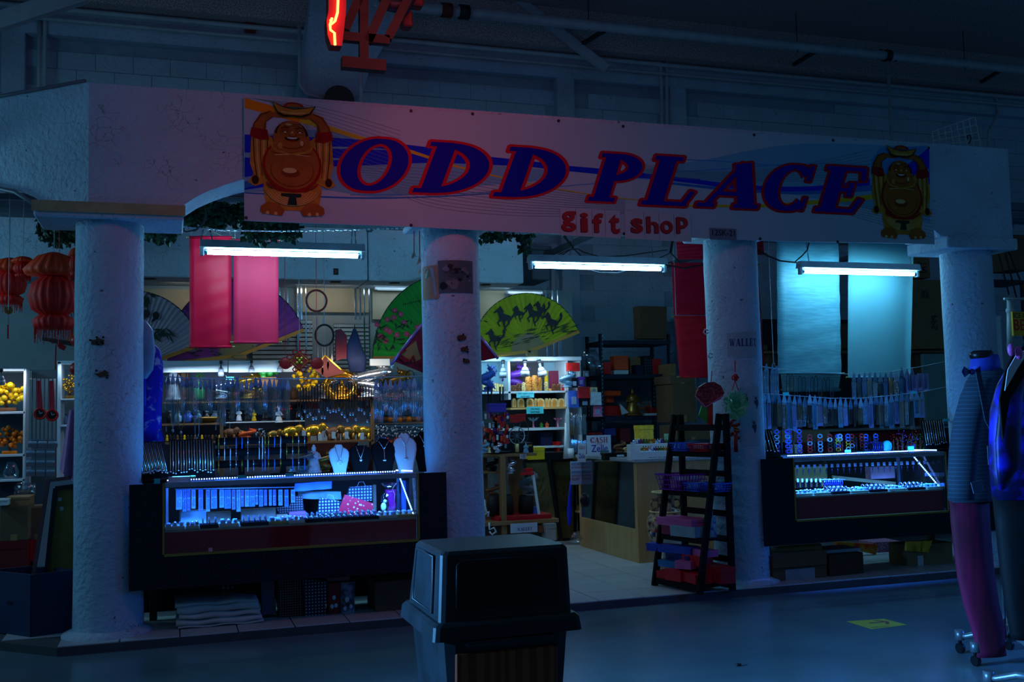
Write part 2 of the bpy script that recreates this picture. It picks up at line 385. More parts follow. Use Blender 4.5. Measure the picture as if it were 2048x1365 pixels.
# ================================================================== STRUCTURE
C0, CS = -.3845, 2.3563; CX = [C0+i*CS for i in range(4)]; ZT, ZB, CRAD = 3.644, 2.845, .215
TF = .06   # tile platform height
# hall floor
fl = M('hall_floor', (98, 120, 130), .22, var=.16, scale=1.3, bump=.02, bscale=120, spec=.5)
b = MB(); b.quad((-14, -9, 0), (18, -9, 0), (18, 5.1, 0), (-14, 5.1, 0)); struct('floor', b, fl)
# raised platform with tiles
grout = M('grout', (70, 74, 78), .9); tile_m = M('floor_tile', (176, 182, 186), .35, var=.07, scale=3, bump=.02)
edge = [(-.66, -.36), (6.9, -.36), (6.9, 4.7), (-4.6, 4.7), (-4.6, 3.4)]
b = MB(); b.prism([(x, y) for x, y in edge], (0, 0, .0), EX, EY, (0, 0, TF-.008)); plat = struct('floor_2', b, grout)
b = MB(); b.box(-.66, 6.9, -.39, -.36, 0, .035); b.box(-.66, -.62, -.39, -.36, 0, .03)
TS = .36; n = 0; tb = MB(); tb.box(-TS/2+.004, TS/2-.004, -TS/2+.004, TS/2-.004, 0, .009, .002)
me0 = None
for i in range(-8, 22):
    for j in range(0, 14):
        x = -.66+TS/2+i*TS; y = -.355+TS/2+j*TS
        if x < -.66 and y < -x-1.0+.25: continue
        vis = j < 4 or (2.3 < x < 5.2)
        if x < -.7 and j > 6: vis = False
        if not vis: continue
        if me0 is None: o = mk('tile', tb, tile_m, (0, 0, 0), plat); me0 = o.data
        else: o = bpy.data.objects.new('tile', me0); COL.objects.link(o); o.parent = plat
        o.location = (x, y, TF-.008+random.uniform(-.0012, .001)); n += 1
# back wall of the market: recess plane 4.95, framed by header and pilasters at 4.8
WH = 6.05
b = MB(); b.box(-14, 18, 4.95, 5.15, 0, WH); wall = struct('wall_back', b, M('block_joint', (146, 168, 186), .9))
blk = MB(); blk.box(-.198, .198, -.02, 0, -.098, .098, .004); me0 = None; n = 0
pil = [-7.4, -1.75, 4.72, 6.33, 12.6]
cand = []
for r in range(0, 29):
    for c in range(-34, 45):
        x = c*.4+(.2 if r % 2 else 0); z = .1+r*.2
        if any(abs(x-(p+.12)) < .19 for p in pil): continue
        w1 = (z > 3.7 and -3.5 < x < 12) ; w2 = (1.9 < z < 3.7 and 4.6 < x < 7); w3 = x > 9 and z > 1.8
        cand.append(((0 if w1 and z < 5.7 else 1 if w2 else 2 if w3 else 3), x, z))
cand.sort(key=lambda q: q[0])
rest = MB()
for k, x, z in cand:
    if z > 5.7: continue
    if n < 290 and k < 3:
        if me0 is None: o = mk('block', blk, WALL, (0, 0, 0), wall); me0 = o.data
        else: o = bpy.data.objects.new('block', me0); COL.objects.link(o); o.parent = wall
        o.location = (x, 4.95+random.uniform(0, .004), z); n += 1
    elif k < 3 or (z < 3.8 and -4 < x < 12): rest.box(x-.198, x+.198, 4.93, 4.95, z-.098, z+.098)
o = mk('block', rest, WALL, (0, 0, 0), wall); o['kind'] = 'stuff'
b = MB(); b.box(-14, 18, 4.78, 4.95, 5.73, WH, .01)
for p in pil: b.box(p, p+.24, 4.8, 4.96, 0, 5.75, .01)
struct('trim_1', b, WALL)
# roof slab and the high purlin strip along the wall
RF = mix_mat('roof_underside', (136, 124, 128), (196, 184, 186), 'noise', 60, 8, .95)
b = MB(); b.box(-14, 18, -3.2, 5.2, 6.55, 6.7); b.box(-14, 18, 4.55, 5.15, 6.05, 6.6); struct('ceiling', b, RF)
# tapered concrete girder end coming down on the wall
b = MB(); q = [(603, 150), (604, 178), (618, 190), (700, 198), (722, 188), (740, 140), (838, -30), (625, -30)]
b.pp(q, 4.25, .55); single('roof_girder', b, WALL, 'white tapered concrete girder end on the back wall above the sign', 'girder')
# stall beam: arched lintel boards on the columns, front run and angled left run
def lintel(x0, x1, cols):
    pts = [(x0, ZT), (x0, ZB)]
    for a, c in zip(cols[:-1], cols[1:]):
        L, R = a+.47, c-.47; pts.append((L, ZB)); N = 16
        for i in range(N+1):
            t = i/N; pts.append((L+(R-L)*t, ZB+.012+.24*math.sin(math.pi*t)**.8))
        pts.append((R, ZB))
    return pts+[(x1, ZB), (x1, ZT)]
b = MB(); X0, X1 = CX[0]-.12, CX[3]+.31
b.prism(lintel(X0, X1, CX), (0, -.235, 0), EX, EZ, (0, .44, 0)); beam = struct('wall_front', b, PLAS)
# angled run to the left
d = Vector((-.766, .643, 0)); b = MB(); pts = []
L = 2.6; pts = [(0, ZT), (0, ZB), (.33, ZB)]+[(.33+1.9*i/14, ZB+.01+.26*math.sin(math.pi*i/14)**.8) for i in range(15)]+[(L, ZB), (L, ZT)]
b.prism(pts, (X0, -.235, 0), d, EZ, (.643*.4, .766*.4, 0)); struct('wall_left', b, PLAS)
b = MB(); b.tube([Vector((X0, -.25, ZT+.012))+d*t for t in (0.03, 1, 2.3)], .012); b.tube([Vector((X0-.02, -.26, ZB-.01))+d*t for t in (0.05, .36)], .018)
b.tube([Vector((X0-.02, -.26, ZB+.01))+d*t+EZ*h for t, h in ((.36, -.02), (.6, .12), (.9, .2), (1.3, .23))], .015)
single('edge_pipe', b, M('grey_pipe', (120, 130, 138), .5, .3), 'thin pipe and cable along the edges of the left beam', 'pipe')
# capitals
capm = M('cream_edge', (168, 160, 118), .7, var=.2); 
for i, (a, c) in enumerate([(-.44, .47), (-.3, .3), (-.3, .3), (-.42, .33)]):
    b = MB(); x = CX[i]
    b.box(x+a, x+c, -.27 if i in (0, 3) else -.22, .25, ZB-(.10 if i in (0, 3) else .05), ZB, .01); o = struct('trim_2', b, PLAS)
    if i == 0:
        b = MB(); b.box(x+a-.01, x+c+.01, -.285, -.27, ZB-.07, ZB+.0); mk('edge_strip', b, capm, (0, 0, 0), o)
# columns
def column(x, y, lab, lean=0):
    b = MB(); N = 48; pr = []
    for z in [0, .04, .1, .25, .6, 1, 1.4, 1.8, 2.2, 2.5, 2.75]:
        pr.append((CRAD*(1+.006*math.sin(z*9+x)+(.02 if z < .15 else 0)), z))
    b.lathe((x, y, TF), pr, N, f=lambda t, z: 1+.006*math.sin(3*t+z*5)+.004*math.sin(7*t+z*13))
    if lean: b.v = [(vx+lean*(vz-1.4), vy, vz) for vx, vy, vz in b.v]
    t = Thing('column', lab, 'column', 'white stall columns')
    t.add('shaft', b, COLM)
    s = MB(); s.lathe((x, y, 0), [(CRAD+.06, .0), (CRAD+.075, .01), (CRAD+.07, TF+.01), (CRAD+.015, TF+.035)], 36, f=lambda t, z: 1+.04*math.sin(2*t+x)); t.add('base', s, PLAS)
    return t
column(CX[0], 0, 'white plaster column at the left corner, holes and stains at eye height').done()
column(CX[1], 0, 'white plaster column with posters pasted near its top, right of the left showcase').done()
column(CX[2], 0, 'white plaster column carrying a wallet sign and a round green charm').done()
column(CX[3], 0, 'white plaster column behind the mannequin in the plaid jacket').done()
# rust-edged holes and scars on the columns
def scar(cx, px, py, r, lab, k=7, jag=.5):
    b = MB(); random.seed(int(px*7+py)); p = P(px, py, -CRAD); dx = max(-.97, min(.97, (p.x-cx)/CRAD)); a = math.asin(dx); n = Vector((math.sin(a), -math.cos(a), 0)); t = Vector((math.cos(a), math.sin(a), 0))
    c = Vector((cx, 0, p.z))+n*(CRAD*1.012)
    pts = [(r*(1-jag*random.random())*math.cos(6.28*i/12), .6*r*(1-jag*random.random())*math.sin(6.28*i/12)) for i in range(12)]
    b.prism(pts, c-n*.012, t, EZ, n*.016)
    for i in range(k):
        u, v = random.uniform(-r, r), random.uniform(-.6, .6)*r; b.mat(1); b.prism([(u+.006*math.cos(j), v+.007*math.sin(j)) for j in range(6)], c-n*.01, t, EZ, n*.016)
    single('plaster_scar', b, [M('scar_brown', (84, 70, 56), .9), M('scar_dark', (12, 12, 14), .9)], lab, 'scar')
scar(CX[0], 197, 684, .055, 'cluster of dark holes in brown bare plaster on the left corner column')
scar(CX[0], 205, 748, .05, 'thin brown scrape on the left corner column below the holes', 2, .8)
scar(CX[1], 923, 676, .04, 'upper round brown hole on the poster column', 2, .2)
scar(CX[1], 929, 699, .035, 'middle round brown hole on the poster column', 2, .2)
scar(CX[1], 933, 723, .03, 'lowest faint brown hole on the poster column', 1, .2)
# header (lowered soffit) inside the stall, bulkhead with downlights
b = MB(); Ys = 3.0
a = P(200, 560, Ys); c = P(1046, 500, Ys); z0 = P(560, 558, Ys).z
b.box(-3.6, P(735, 500, Ys).x, Ys, Ys+.75, z0, 3.75, .01); b.box(P(737, 500, Ys).x, c.x, Ys+.0, Ys+.75, z0, 3.75, .01)
struct('wall_inner', b, PLAS)
for x_ in (300, 672, 790, 973):
    b = MB(); p = P(x_, 571, Ys+.12); b.lathe((p.x, Ys+.15, z0-.012), [(.05, 0), (.06, .012)], 18)
    single('downlight', b, M('dark_ring', (22, 24, 28), .4), 'unlit round downlight under the inner bulkhead, %s' % {300: 'above the pale fan', 672: 'above the dream catcher', 790: 'above the green fan', 973: 'above the yellow fan'}[x_], 'light', 'downlights of the inner bulkhead')
b = MB(); b.pbox(667, 537, 677, 550, Ys-.012, .012, .002); b.mat(1).pbox(670, 541, 674, 545, Ys-.016, .004)
single('wall_socket', b, [M('dark_plate', (30, 28, 32), .5), M('red_dot', (150, 20, 30), .5)], 'small dark socket plate on the white inner bulkhead', 'socket')
# mirror/back panels with chrome strips under the bulkhead
cream = M('cream_wall', (160, 150, 128), .8, var=.06); chrome = M('chrome', (200, 210, 220), .15, 1, var=.02)
b = MB(); b.box(-3.6, P(1150, 640, 3.62).x, 3.7, 3.76, TF, z0+.02); struct('wall_shop', b, M('grey_panel', (132, 146, 152), .55, var=.06))
for nm, x0, x1, y0, y1, Y in (('cream_panel', 283, 545, 580, 700, 3.66), ('cream_panel', 592, 738, 566, 625, 3.66), ('cream_panel', 745, 1010, 580, 640, 3.66)):
    b = MB(); b.pbox(x0, y0, x1, y1, Y, .03); single(nm, b, cream, {283: 'cream panel behind the painted fans on the left', 592: 'cream panel behind the dream catcher', 745: 'cream panel behind the green fan'}[x0], 'panel')
def slat_wall(x0, y0, x1, y1, Y, n, lab, c=(150, 168, 178), gap=.006):
    a, c_, z0_, z1_ = rect(x0, y0, x1, y1, Y); t = Thing('slatwall_panel', lab, 'panel'); h = (z1_-z0_)/n
    bk = MB(); bk.box(a, c_, Y+.012, Y+.025, z0_, z1_); t.add('backing', bk, M('slot_dark', (20, 22, 26), .8))
    for i in range(n): s = MB(); s.box(a, c_, Y, Y+.014, z0_+i*h+gap, z0_+(i+1)*h-gap, .001); t.add('slat', s, M('slat%d' % c[0], c, .5, var=.05))
    return t.done()
slat_wall(505, 640, 592, 745, 3.6, 12, 'white slatted display panel right of the red scrolls')
slat_wall(593, 640, 625, 745, 3.62, 12, 'narrow slatted panel strip left of the dream catcher')
slat_wall(668, 648, 738, 745, 3.62, 12, 'slatted panel behind the hanging handbags')
slat_wall(322, 860, 446, 962, 3.25, 6, 'slatted panel behind the dark chain stands', (96, 104, 112))
k = 0
for x_, y0, y1, w_ in ((560, 570, 688, 3), (569, 572, 680, 2), (576, 575, 690, 3), (596, 570, 720, 3), (603, 565, 640, 4), (612, 566, 700, 3), (711, 567, 640, 4), (720, 567, 640, 4), (729, 570, 742, 3), (739, 570, 745, 3), (1086, 580, 612, 3), (1093, 580, 616, 3), (1097, 690, 714, 6), (1108, 580, 716, 5), (1118, 578, 716, 4), (1122, 640, 716, 4)):
    b = MB(); b.pbox(x_-w_/2, y0, x_+w_/2, y1, 3.56, .02, .003); single('chrome_strip', b, chrome, '%s chrome strip of the mirrored back panels from the left' % nth(k), 'trim', 'chrome strips on the back panels'); k += 1
for x0, x1, y_ in ((612, 712, 569), (750, 850, 578), (1016, 1086, 586)):
    b = MB(); b.pbox(x0, y_-3, x1, y_+2, 3.5, .06, .005); b.mat(1).pbox(x0+6, y_+1, x1-6, y_+2.6, 3.49, .05)
    single('strip_light', b, [M('white_metal', (190, 200, 208), .4), E('dim_tube', (.5, .8, 1), 1.6 if x0 != 612 else .5)], {612: 'faint strip light above the dream catcher panel', 750: 'dim strip light above the green fan', 1016: 'dim strip light above the yellow fan'}[x0], 'light')
# area lights added under the bulkhead to brighten the back panels
for x_, c_, p_ in ((400, (1, .85, .65), .6), (655, (1, .9, .75), .9), (800, (.6, .85, 1), 1.3), (1040, (.6, .85, 1), 1.6)):
    q = P(x_, 590, 3.3); lamp('panel_fill', 'AREA', (q.x, 3.35, z0-.02), c_, p_, .6, .05, (q.x, 3.7, z0-.6))
# pipes and rods along the roof
gm = M('pipe_grey', (176, 186, 194), .5, .1); dm = M('dark_metal', (46, 50, 56), .5, .4)
def pxtube(pts, Y, r, **k):
    b = MB(); b.tube([P(x, y, Y) for x, y in pts], r, 10); return b
t = Thing('ceiling_pipe', 'long grey sprinkler pipe crossing under the roof from the neon sign to the right edge', 'pipe')
z_ = P(1400, 73, 3.9).z
p0 = P(818, 30, 3.9); p1 = P(2080, 160, 3.9)
b = MB(); b.cyl((p0.x, 3.9, z_), (p1.x+1, 3.9, z_), .062, n=16); t.add('pipe', b, gm)
for x_ in (893, 928): q = P(x_, 35, 3.9).x; b = MB(); b.cyl((q-.06, 3.9, z_), (q+.06, 3.9, z_), .085, n=16); t.add('coupling', b, M('rust_red', (110, 40, 32), .6) if x_ == 893 else dm)
q = P(1775, 118, 3.9).x; b = MB(); b.cyl((q-.04, 3.9, z_), (q+.04, 3.9, z_), .08, n=14); b.bar((q-.12, 3.9, z_+.06), (q+.14, 3.9, z_-.05), .04); t.add('coupling', b, dm)
t.done()
t = Thing('drop_pipe', 'thin vertical pipe hanging from the ceiling pipe behind the sign end', 'pipe')
b = MB(); b.cyl((q, 3.9, z_), (q, 3.9, 3.3), .022, n=10); t.add('pipe', b, gm); t.done()
for Y, dy, r, lb in ((4.7, 0, .03, 'upper thin conduit along the top of the back wall'), (4.7, -.12, .022, 'lower thin conduit along the top of the back wall')):
    b = MB(); z = 5.99+dy; b.cyl((-6, Y, z), (15, Y, z), r, n=8); single('conduit', b, gm, lb, 'conduit')
for (xa, ya, xb, yb, Y, w_, lb) in ((1010, -20, 1213, 138, 4.55, .11, 'pale diagonal roof brace running down to the wall right of the neon sign'), (1394, -20, 1338, 112, 4.7, .07, 'short steep roof brace behind the ceiling pipe'), (-30, 52, 170, -12, 3.2, .16, 'pale diagonal roof beam in the upper left corner')):
    b = MB(); b.bar(P(xa, ya, Y), P(xb, yb, Y-.1), w_, w_*.6, (0, 1, 0)); t = Thing('roof_brace', lb, 'brace'); t.add('bar', b, M('white_steel', (168, 180, 190), .5, var=.08))
    if xa == 1010: b = MB(); b.pbox(1190, 118, 1226, 148, 4.77, .02, .003); t.add('end_plate', b, WALL)
    t.done()
for x_, y_ in ((1185, 75), (1610, 115), (1985, 150)):
    b = MB(); b.bar(P(x_-22, y_+14, 4.5), P(x_+24, y_-14, 3.9), .05, .04); single('pipe_bracket', b, dm, 'dark slanting bracket under the ceiling pipe, %s' % {1185: 'left', 1610: 'middle', 1985: 'right'}[x_], 'bracket', 'brackets of the ceiling pipe')
for x_, y1 in ((1178, 60), (1595, 105), (1930, 140)):
    b = MB(); p = P(x_, y1, 3.88); b.cyl(p, p+EZ*.9, .006, n=6); single('hanger_rod', b, dm, 'thin hanger rod holding the ceiling pipe, %s' % {1178: 'left', 1595: 'middle', 1930: 'right'}[x_], 'rod', 'hanger rods of the ceiling pipe')
# conduits on the wall
def cond(pts, lb, r=.022, Y=4.76): single('conduit', pxtube(pts, Y, r), gm, lb, 'conduit')
cond([(79, 30), (77, 190)], 'left one of two vertical conduits on the far left pilaster'); cond([(95, 20), (90, 35), (89, 188)], 'right one of two vertical conduits on the far left pilaster')
cond([(598, 50), (600, 170), (612, 188), (660, 198)], 'bent conduit down the left side of the white girder', .02, 4.2)
cond([(1310, 118), (1322, 128), (1324, 250)], 'left one of two conduits on the wall behind the gift shop sign'); cond([(1345, 112), (1333, 125), (1334, 252)], 'right one of two conduits on the wall behind the gift shop sign')
cond([(1975, 185), (1992, 195), (1996, 228), (1978, 262), (1976, 298)], 'curved conduit on the wall above the far right column')
cond([(722, 130), (722, 205)], 'thin pipe below the neon frame', .018, 2.6)
b = MB(); b.pbox(490, 45, 511, 63, 4.7, .06, .005); single('fire_bell', b, M('bell_red', (120, 26, 22), .5), 'small dark red alarm box at the top of the left wall', 'alarm')
b = MB(); c = P(679, 200, 4.1); b.cyl((c.x, 4.1, c.z), (c.x, 4.16, c.z), .17, n=20); single('alarm_gong', b, M('gong', (70, 62, 56), .6), 'dark half-hidden round gong above the sign board', 'gong')
# neon sign with steel frame above
t = Thing('neon_sign', 'red neon sign end with glowing tube on a steel hanging frame', 'sign'); Y = -1.3
b = MB(); pl = [(657, -60), (657, 22), (653, 40), (655, 70), (662, 90), (684, 92), (688, 60), (692, 20), (694, -60)]; b.pp(pl, Y, .10); t.add('cabinet', b, M('neon_box', (150, 20, 14), .45))
b = MB(); b.tube([P(x, y, Y-.03) for x, y in ((672, -60), (676, 0), (675, 25), (670, 42), (664, 48), (661, 40), (664, 36), (660, 50), (661, 60), (669, 66), (670, 90))], .008, 8); t.add('tube', b, E('neon', (1, .13, .03), 11))
rs = M('rust_steel', (58, 48, 38), .7, .2, var=.3)
def br(a, c, w_=.05, Y2=-1.1): b = MB(); b.bar(P(*a, Y2), P(*c, Y2), w_, w_, (0, 1, 0)); return b
for a, c in (((727, -40), (727, 130)), ((683, 74), (778, 82)), ((683, 126), (770, 134)), ((735, 85), (790, -40)), ((775, 78), (835, -40)), ((690, 60), (725, -20))): t.add('frame_bar', br(a, c, .055 if a[1] != 126 else .07), rs)
b = MB(); b.tube([P(x, y, -1.05) for x, y in ((760, -20), (782, 10), (808, 16), (820, -10))], .05, 8); t.add('cable_bundle', b, dm)
b = MB(); b.pbox(806, 20, 826, 52, -1.0, .1, .01); b.pbox(820, -20, 848, 10, -1.0, .1, .01); t.add('junction_box', b, M('box_rust', (96, 34, 26), .6)); t.done()
# wire grid leaning above the right end of the board
t = Thing('wire_grid', 'white wire grid leaning above the right end of the board', 'grid'); Y = .05
A, B_, Cc, D_ = (1864, 264), (1950, 234), (1962, 296), (1869, 300)
for i in range(8):
    k = i/7; a = P(A[0]+(B_[0]-A[0])*k, A[1]+(B_[1]-A[1])*k, Y); c = P(D_[0]+(Cc[0]-D_[0])*k, D_[1]+(Cc[1]-D_[1])*k, Y); b = MB(); b.cyl(a, c, .005, n=6); t.add('wire', b, M('white_wire', (190, 200, 205), .4))
for i in range(5):
    k = i/4; a = P(A[0]+(D_[0]-A[0])*k, A[1]+(D_[1]-A[1])*k, Y); c = P(B_[0]+(Cc[0]-B_[0])*k, B_[1]+(Cc[1]-B_[1])*k, Y); b = MB(); b.cyl(a, c, .005, n=6); t.add('wire', b, MC['white_wire'])
t.done()
b = MB(); b.tube([P(x, y, .045) for x, y in ((1936, 278), (1934, 272), (1940, 270), (1942, 278), (1938, 288))], .006); single('hook', b, dm, 'small dark hook on the white wire grid', 'hook')
# ================================================================== BANNER
YB = -.262
bx0, bx1, bz0, bz1 = .475, 6.135, 2.745, 3.614
def bz(x, k=0):  # lower hem sags a little
    return 2.766-.018*math.sin(math.pi*(x-bx0)/(bx1-bx0))-.004*math.sin(x*3)
vin = M('banner_vinyl', (168, 190, 202), .6, var=.04, scale=1.5, spec=.12)
V = []; b = MB(); N = 48; 
for s_ in (0, .012):
    for i in range(N+1):
        x = bx0+(bx1-bx0)*i/N; V += [(x, YB+s_, bz(x)), (x, YB+s_, bz1)]
M2 = 2*(N+1); F = []
for i in range(N): F += [(2*i, 2*i+2, 2*i+3, 2*i+1), (M2+2*i, M2+2*i+1, M2+2*i+3, M2+2*i+2), (2*i, M2+2*i, M2+2*i+2, 2*i+2), (2*i+1, 2*i+3, M2+2*i+3, M2+2*i+1)]
F += [(0, 1, M2+1, M2), (2*N, M2+2*N, M2+2*N+1, 2*N+1)]; b.add(V, F)
ban = Thing('shop_banner', 'long white vinyl banner reading ODD PLACE across the front beam', 'banner'); ban.add('sheet', b, vin)
def ppx(x, y): q = P(x, y, YB); return (q.x, q.z)
def flat(b, poly, k): b.prism(poly, (0, YB-.0005*k, 0), EX, EZ, (0, 0, 0))
RK = [0]
def ribbon(b, pts, k, m=24):
    RK[0] += 1; k = k+RK[0]*.015
    """pts: (x, y, half width) in photograph pixels measured on the board; smooth band"""
    Q = []
    n = len(pts)-1
    for i in range(n*m//n+1 if False else m+1):
        t = i/m*n; j = min(int(t), n-1); u = t-j
        p0 = pts[max(0, j-1)]; p1 = pts[j]; p2 = pts[j+1]; p3 = pts[min(n, j+2)]
        Q.append([.5*((2*p1[c])+(-p0[c]+p2[c])*u+(2*p0[c]-5*p1[c]+4*p2[c]-p3[c])*u*u+(-p0[c]+3*p1[c]-3*p2[c]+p3[c])*u**3) for c in range(3)])
    L = []
    for x, y, h in Q: h = max(h, .25); L.append((ppx(x, y-h), ppx(x, y+h)))
    for (a, c), (d, e) in zip(L[:-1], L[1:]):
        b.quad((a[0], YB-.0005*k, a[1]), (c[0], YB-.0005*k, c[1]), (e[0], YB-.0005*k, e[1]), (d[0], YB-.0005*k, d[1]))
# background tints and waves of the print
def clampz(z): return max(2.775, min(3.612, z))
INK = [M('ink_pale_blue', (108, 168, 196), .6, spec=.1, var=.03), M('ink_mid_blue', (30, 110, 190), .6, spec=.1, var=.03), M('ink_blue', (10, 40, 200), .6, spec=.1, var=.03), M('ink_orange', (222, 132, 14), .6, spec=.1, var=.03), M('ink_yellow', (196, 176, 40), .6, spec=.1, var=.03), M('ink_line', (96, 120, 120), .6, spec=.1, var=.03), M('ink_sky', (60, 140, 200), .6, spec=.1, var=.03)]
b = MB()
b.mat(0); ribbon(b, [(489, 330, 55), (640, 320, 60), (760, 345, 50), (900, 350, 28), (1100, 350, 10)], 1)
b.mat(0); ribbon(b, [(1240, 352, 4), (1400, 345, 24), (1600, 340, 52), (1860, 370, 75)], 1)
b.mat(2); ribbon(b, [(489, 283, 14), (600, 285, 11), (700, 286, 8), (850, 300, 6), (1000, 322, 5), (1200, 345, 4), (1400, 362, 4)], 2)
b.mat(2); ribbon(b, [(489, 300, 5), (640, 306, 9), (820, 312, 10), (960, 318, 6), (1100, 332, 5)], 2)
b.mat(2); ribbon(b, [(489, 335, 20), (600, 330, 7), (740, 324, 7), (860, 322, 4), (1000, 328, 3), (1150, 336, 3), (1300, 352, 4), (1500, 376, 5), (1640, 378, 6), (1740, 366, 9)], 2)
b.mat(1); ribbon(b, [(1300, 362, 2), (1450, 378, 3), (1600, 386, 3), (1745, 376, 6)], 2)
b.mat(2); ribbon(b, [(489, 378, 2), (560, 364, 5), (489+120, 352, 2)], 2)
b.mat(1); ribbon(b, [(489, 386, 1.2), (700, 396, 1.6), (860, 394, 1.2), (1000, 386, 1)], 2)
b.mat(1); ribbon(b, [(489, 370, 7), (530, 364, 3), (560, 362, 1)], 2)
b.mat(6); ribbon(b, [(1300, 318, .8), (1430, 322, .9), (1560, 332, .8), (1650, 340, .6)], 2)
b.mat(6); ribbon(b, [(1300, 348, .8), (1450, 338, .9), (1600, 328, .8), (1740, 330, .6)], 2)
b.mat(6); ribbon(b, [(700, 390, .8), (950, 386, .8), (1250, 362, .7)], 2)
b.mat(3); ribbon(b, [(489, 206, 10), (560, 226, 9), (600, 240, 6)], 3)
b.mat(4); ribbon(b, [(600, 240, 6), (650, 254, 5), (720, 276, 4), (820, 303, 3.5), (900, 330, 2)], 3)
b.mat(4); ribbon(b, [(900, 330, 2), (1050, 366, 1.2), (1200, 392, 1), (1320, 404, 1)], 3)
b.mat(4); ribbon(b, [(1370, 412, 2), (1520, 412, 3), (1640, 404, 4), (1745, 394, 5)], 3)
b.mat(4); ribbon(b, [(1835, 384, 8), (1859, 377, 8)], 3)
b.mat(2); b.prism([ppx(x, y) for x, y in ((1830, 318), (1858, 294), (1859, 368), (1838, 372), (1800, 340))], (0, YB-.0015, 0), EX, EZ, (0, 0, 0))
b.mat(6); b.prism([ppx(x, y) for x, y in ((1838, 348), (1858, 336), (1858, 344), (1840, 356))], (0, YB-.002, 0), EX, EZ, (0, 0, 0))
b.mat(6); b.prism([ppx(x, y) for x, y in ((1760, 296), (1856, 292), (1830, 318), (1780, 350), (1742, 352), (1742, 320))], (0, YB-.001, 0), EX, EZ, (0, 0, 0))
b.mat(5)
for i in range(13):   # fans of hairlines
    ribbon(b, [(492+i*9, 196+i*.8, .3), (640, 215+i*6.5, .3), (800, 262+i*8, .3)], 2, 10)
for i in range(12): ribbon(b, [(700+i*8, 330+i*5, .3), (880, 340+i*7, .3), (1060, 372+i*5.5, .3), (1250, 400+i*2.5, .3)], 2, 12)
for i in range(9): ribbon(b, [(1640, 400+i*1.5, .3), (1745, 404+i*5, .3), (1865, 420+i*7, .3)], 2, 8)
for i in range(9): ribbon(b, [(1290, 330+i*3, .3), (1430, 345+i*2, .3), (1600, 330+i*4, .3), (1740, 300+i*7, .3)], 2, 12)
ban.add('printed_waves', b, INK)
# big letters
RED = M('ink_red', (190, 14, 44), .6, spec=.1, var=.02); BLU = M('ink_navy', (14, 10, 158), .6, spec=.1, var=.02)
LT = [('O', 673, 824, 272, 388), ('D', 815, 986, 281, 393), ('D', 976, 1139, 291, 401), ('P', 1167, 1291, 303, 409), ('L', 1272, 1395, 308, 417), ('A', 1383, 1521, 318, 421), ('C', 1522, 1637, 325, 427), ('E', 1620, 1741, 329, 430)]
for ch, xa, xb, ya, yb in LT:
    ym = (ya+yb)/2; X0_, X1_ = P(xa, ym, YB).x, P(xb, ym, YB).x; xm = (xa+xb)/2; Z1_, Z0_ = P(xm, ya, YB).z, P(xm, yb, YB).z
    e = .05; sh = .26; vo, fo = strokes(G[ch], e); vo2 = [(x+y*sh, y) for x, y, z in vo]; vi, fi = strokes(G[ch], 0)
    mnx, mxx = min(p[0] for p in vo2), max(p[0] for p in vo2); mny, mxy = min(p[1] for p in vo2), max(p[1] for p in vo2)
    f_ = lambda x, y, k, z=0: (X0_+(x+y*sh-mnx)/(mxx-mnx)*(X1_-X0_), YB-.0005*k-.0001*z, Z0_+(y-mny)/(mxy-mny)*(Z1_-Z0_))
    b = MB(); b.mat(0).add([f_(x, y, 4, z) for x, y, z in vo], fo); b.mat(1).add([f_(x, y, 8, z) for x, y, z in vi], fi); ban.add('printed_letter', b, [RED, BLU])
# grommets
for x_, y_ in ((822, 222), (945, 228), (1117, 242), (1246, 253), (1508, 270), (1666, 281), (1857, 296), (492, 436), (822, 451), (1248, 468), (1520, 478), (1675, 484)):
    b = MB(); q = P(x_, y_, YB); b.cyl((q.x, YB, q.z), (q.x, YB-.004, q.z), .012, n=8); ban.add('rivet', b, dm)
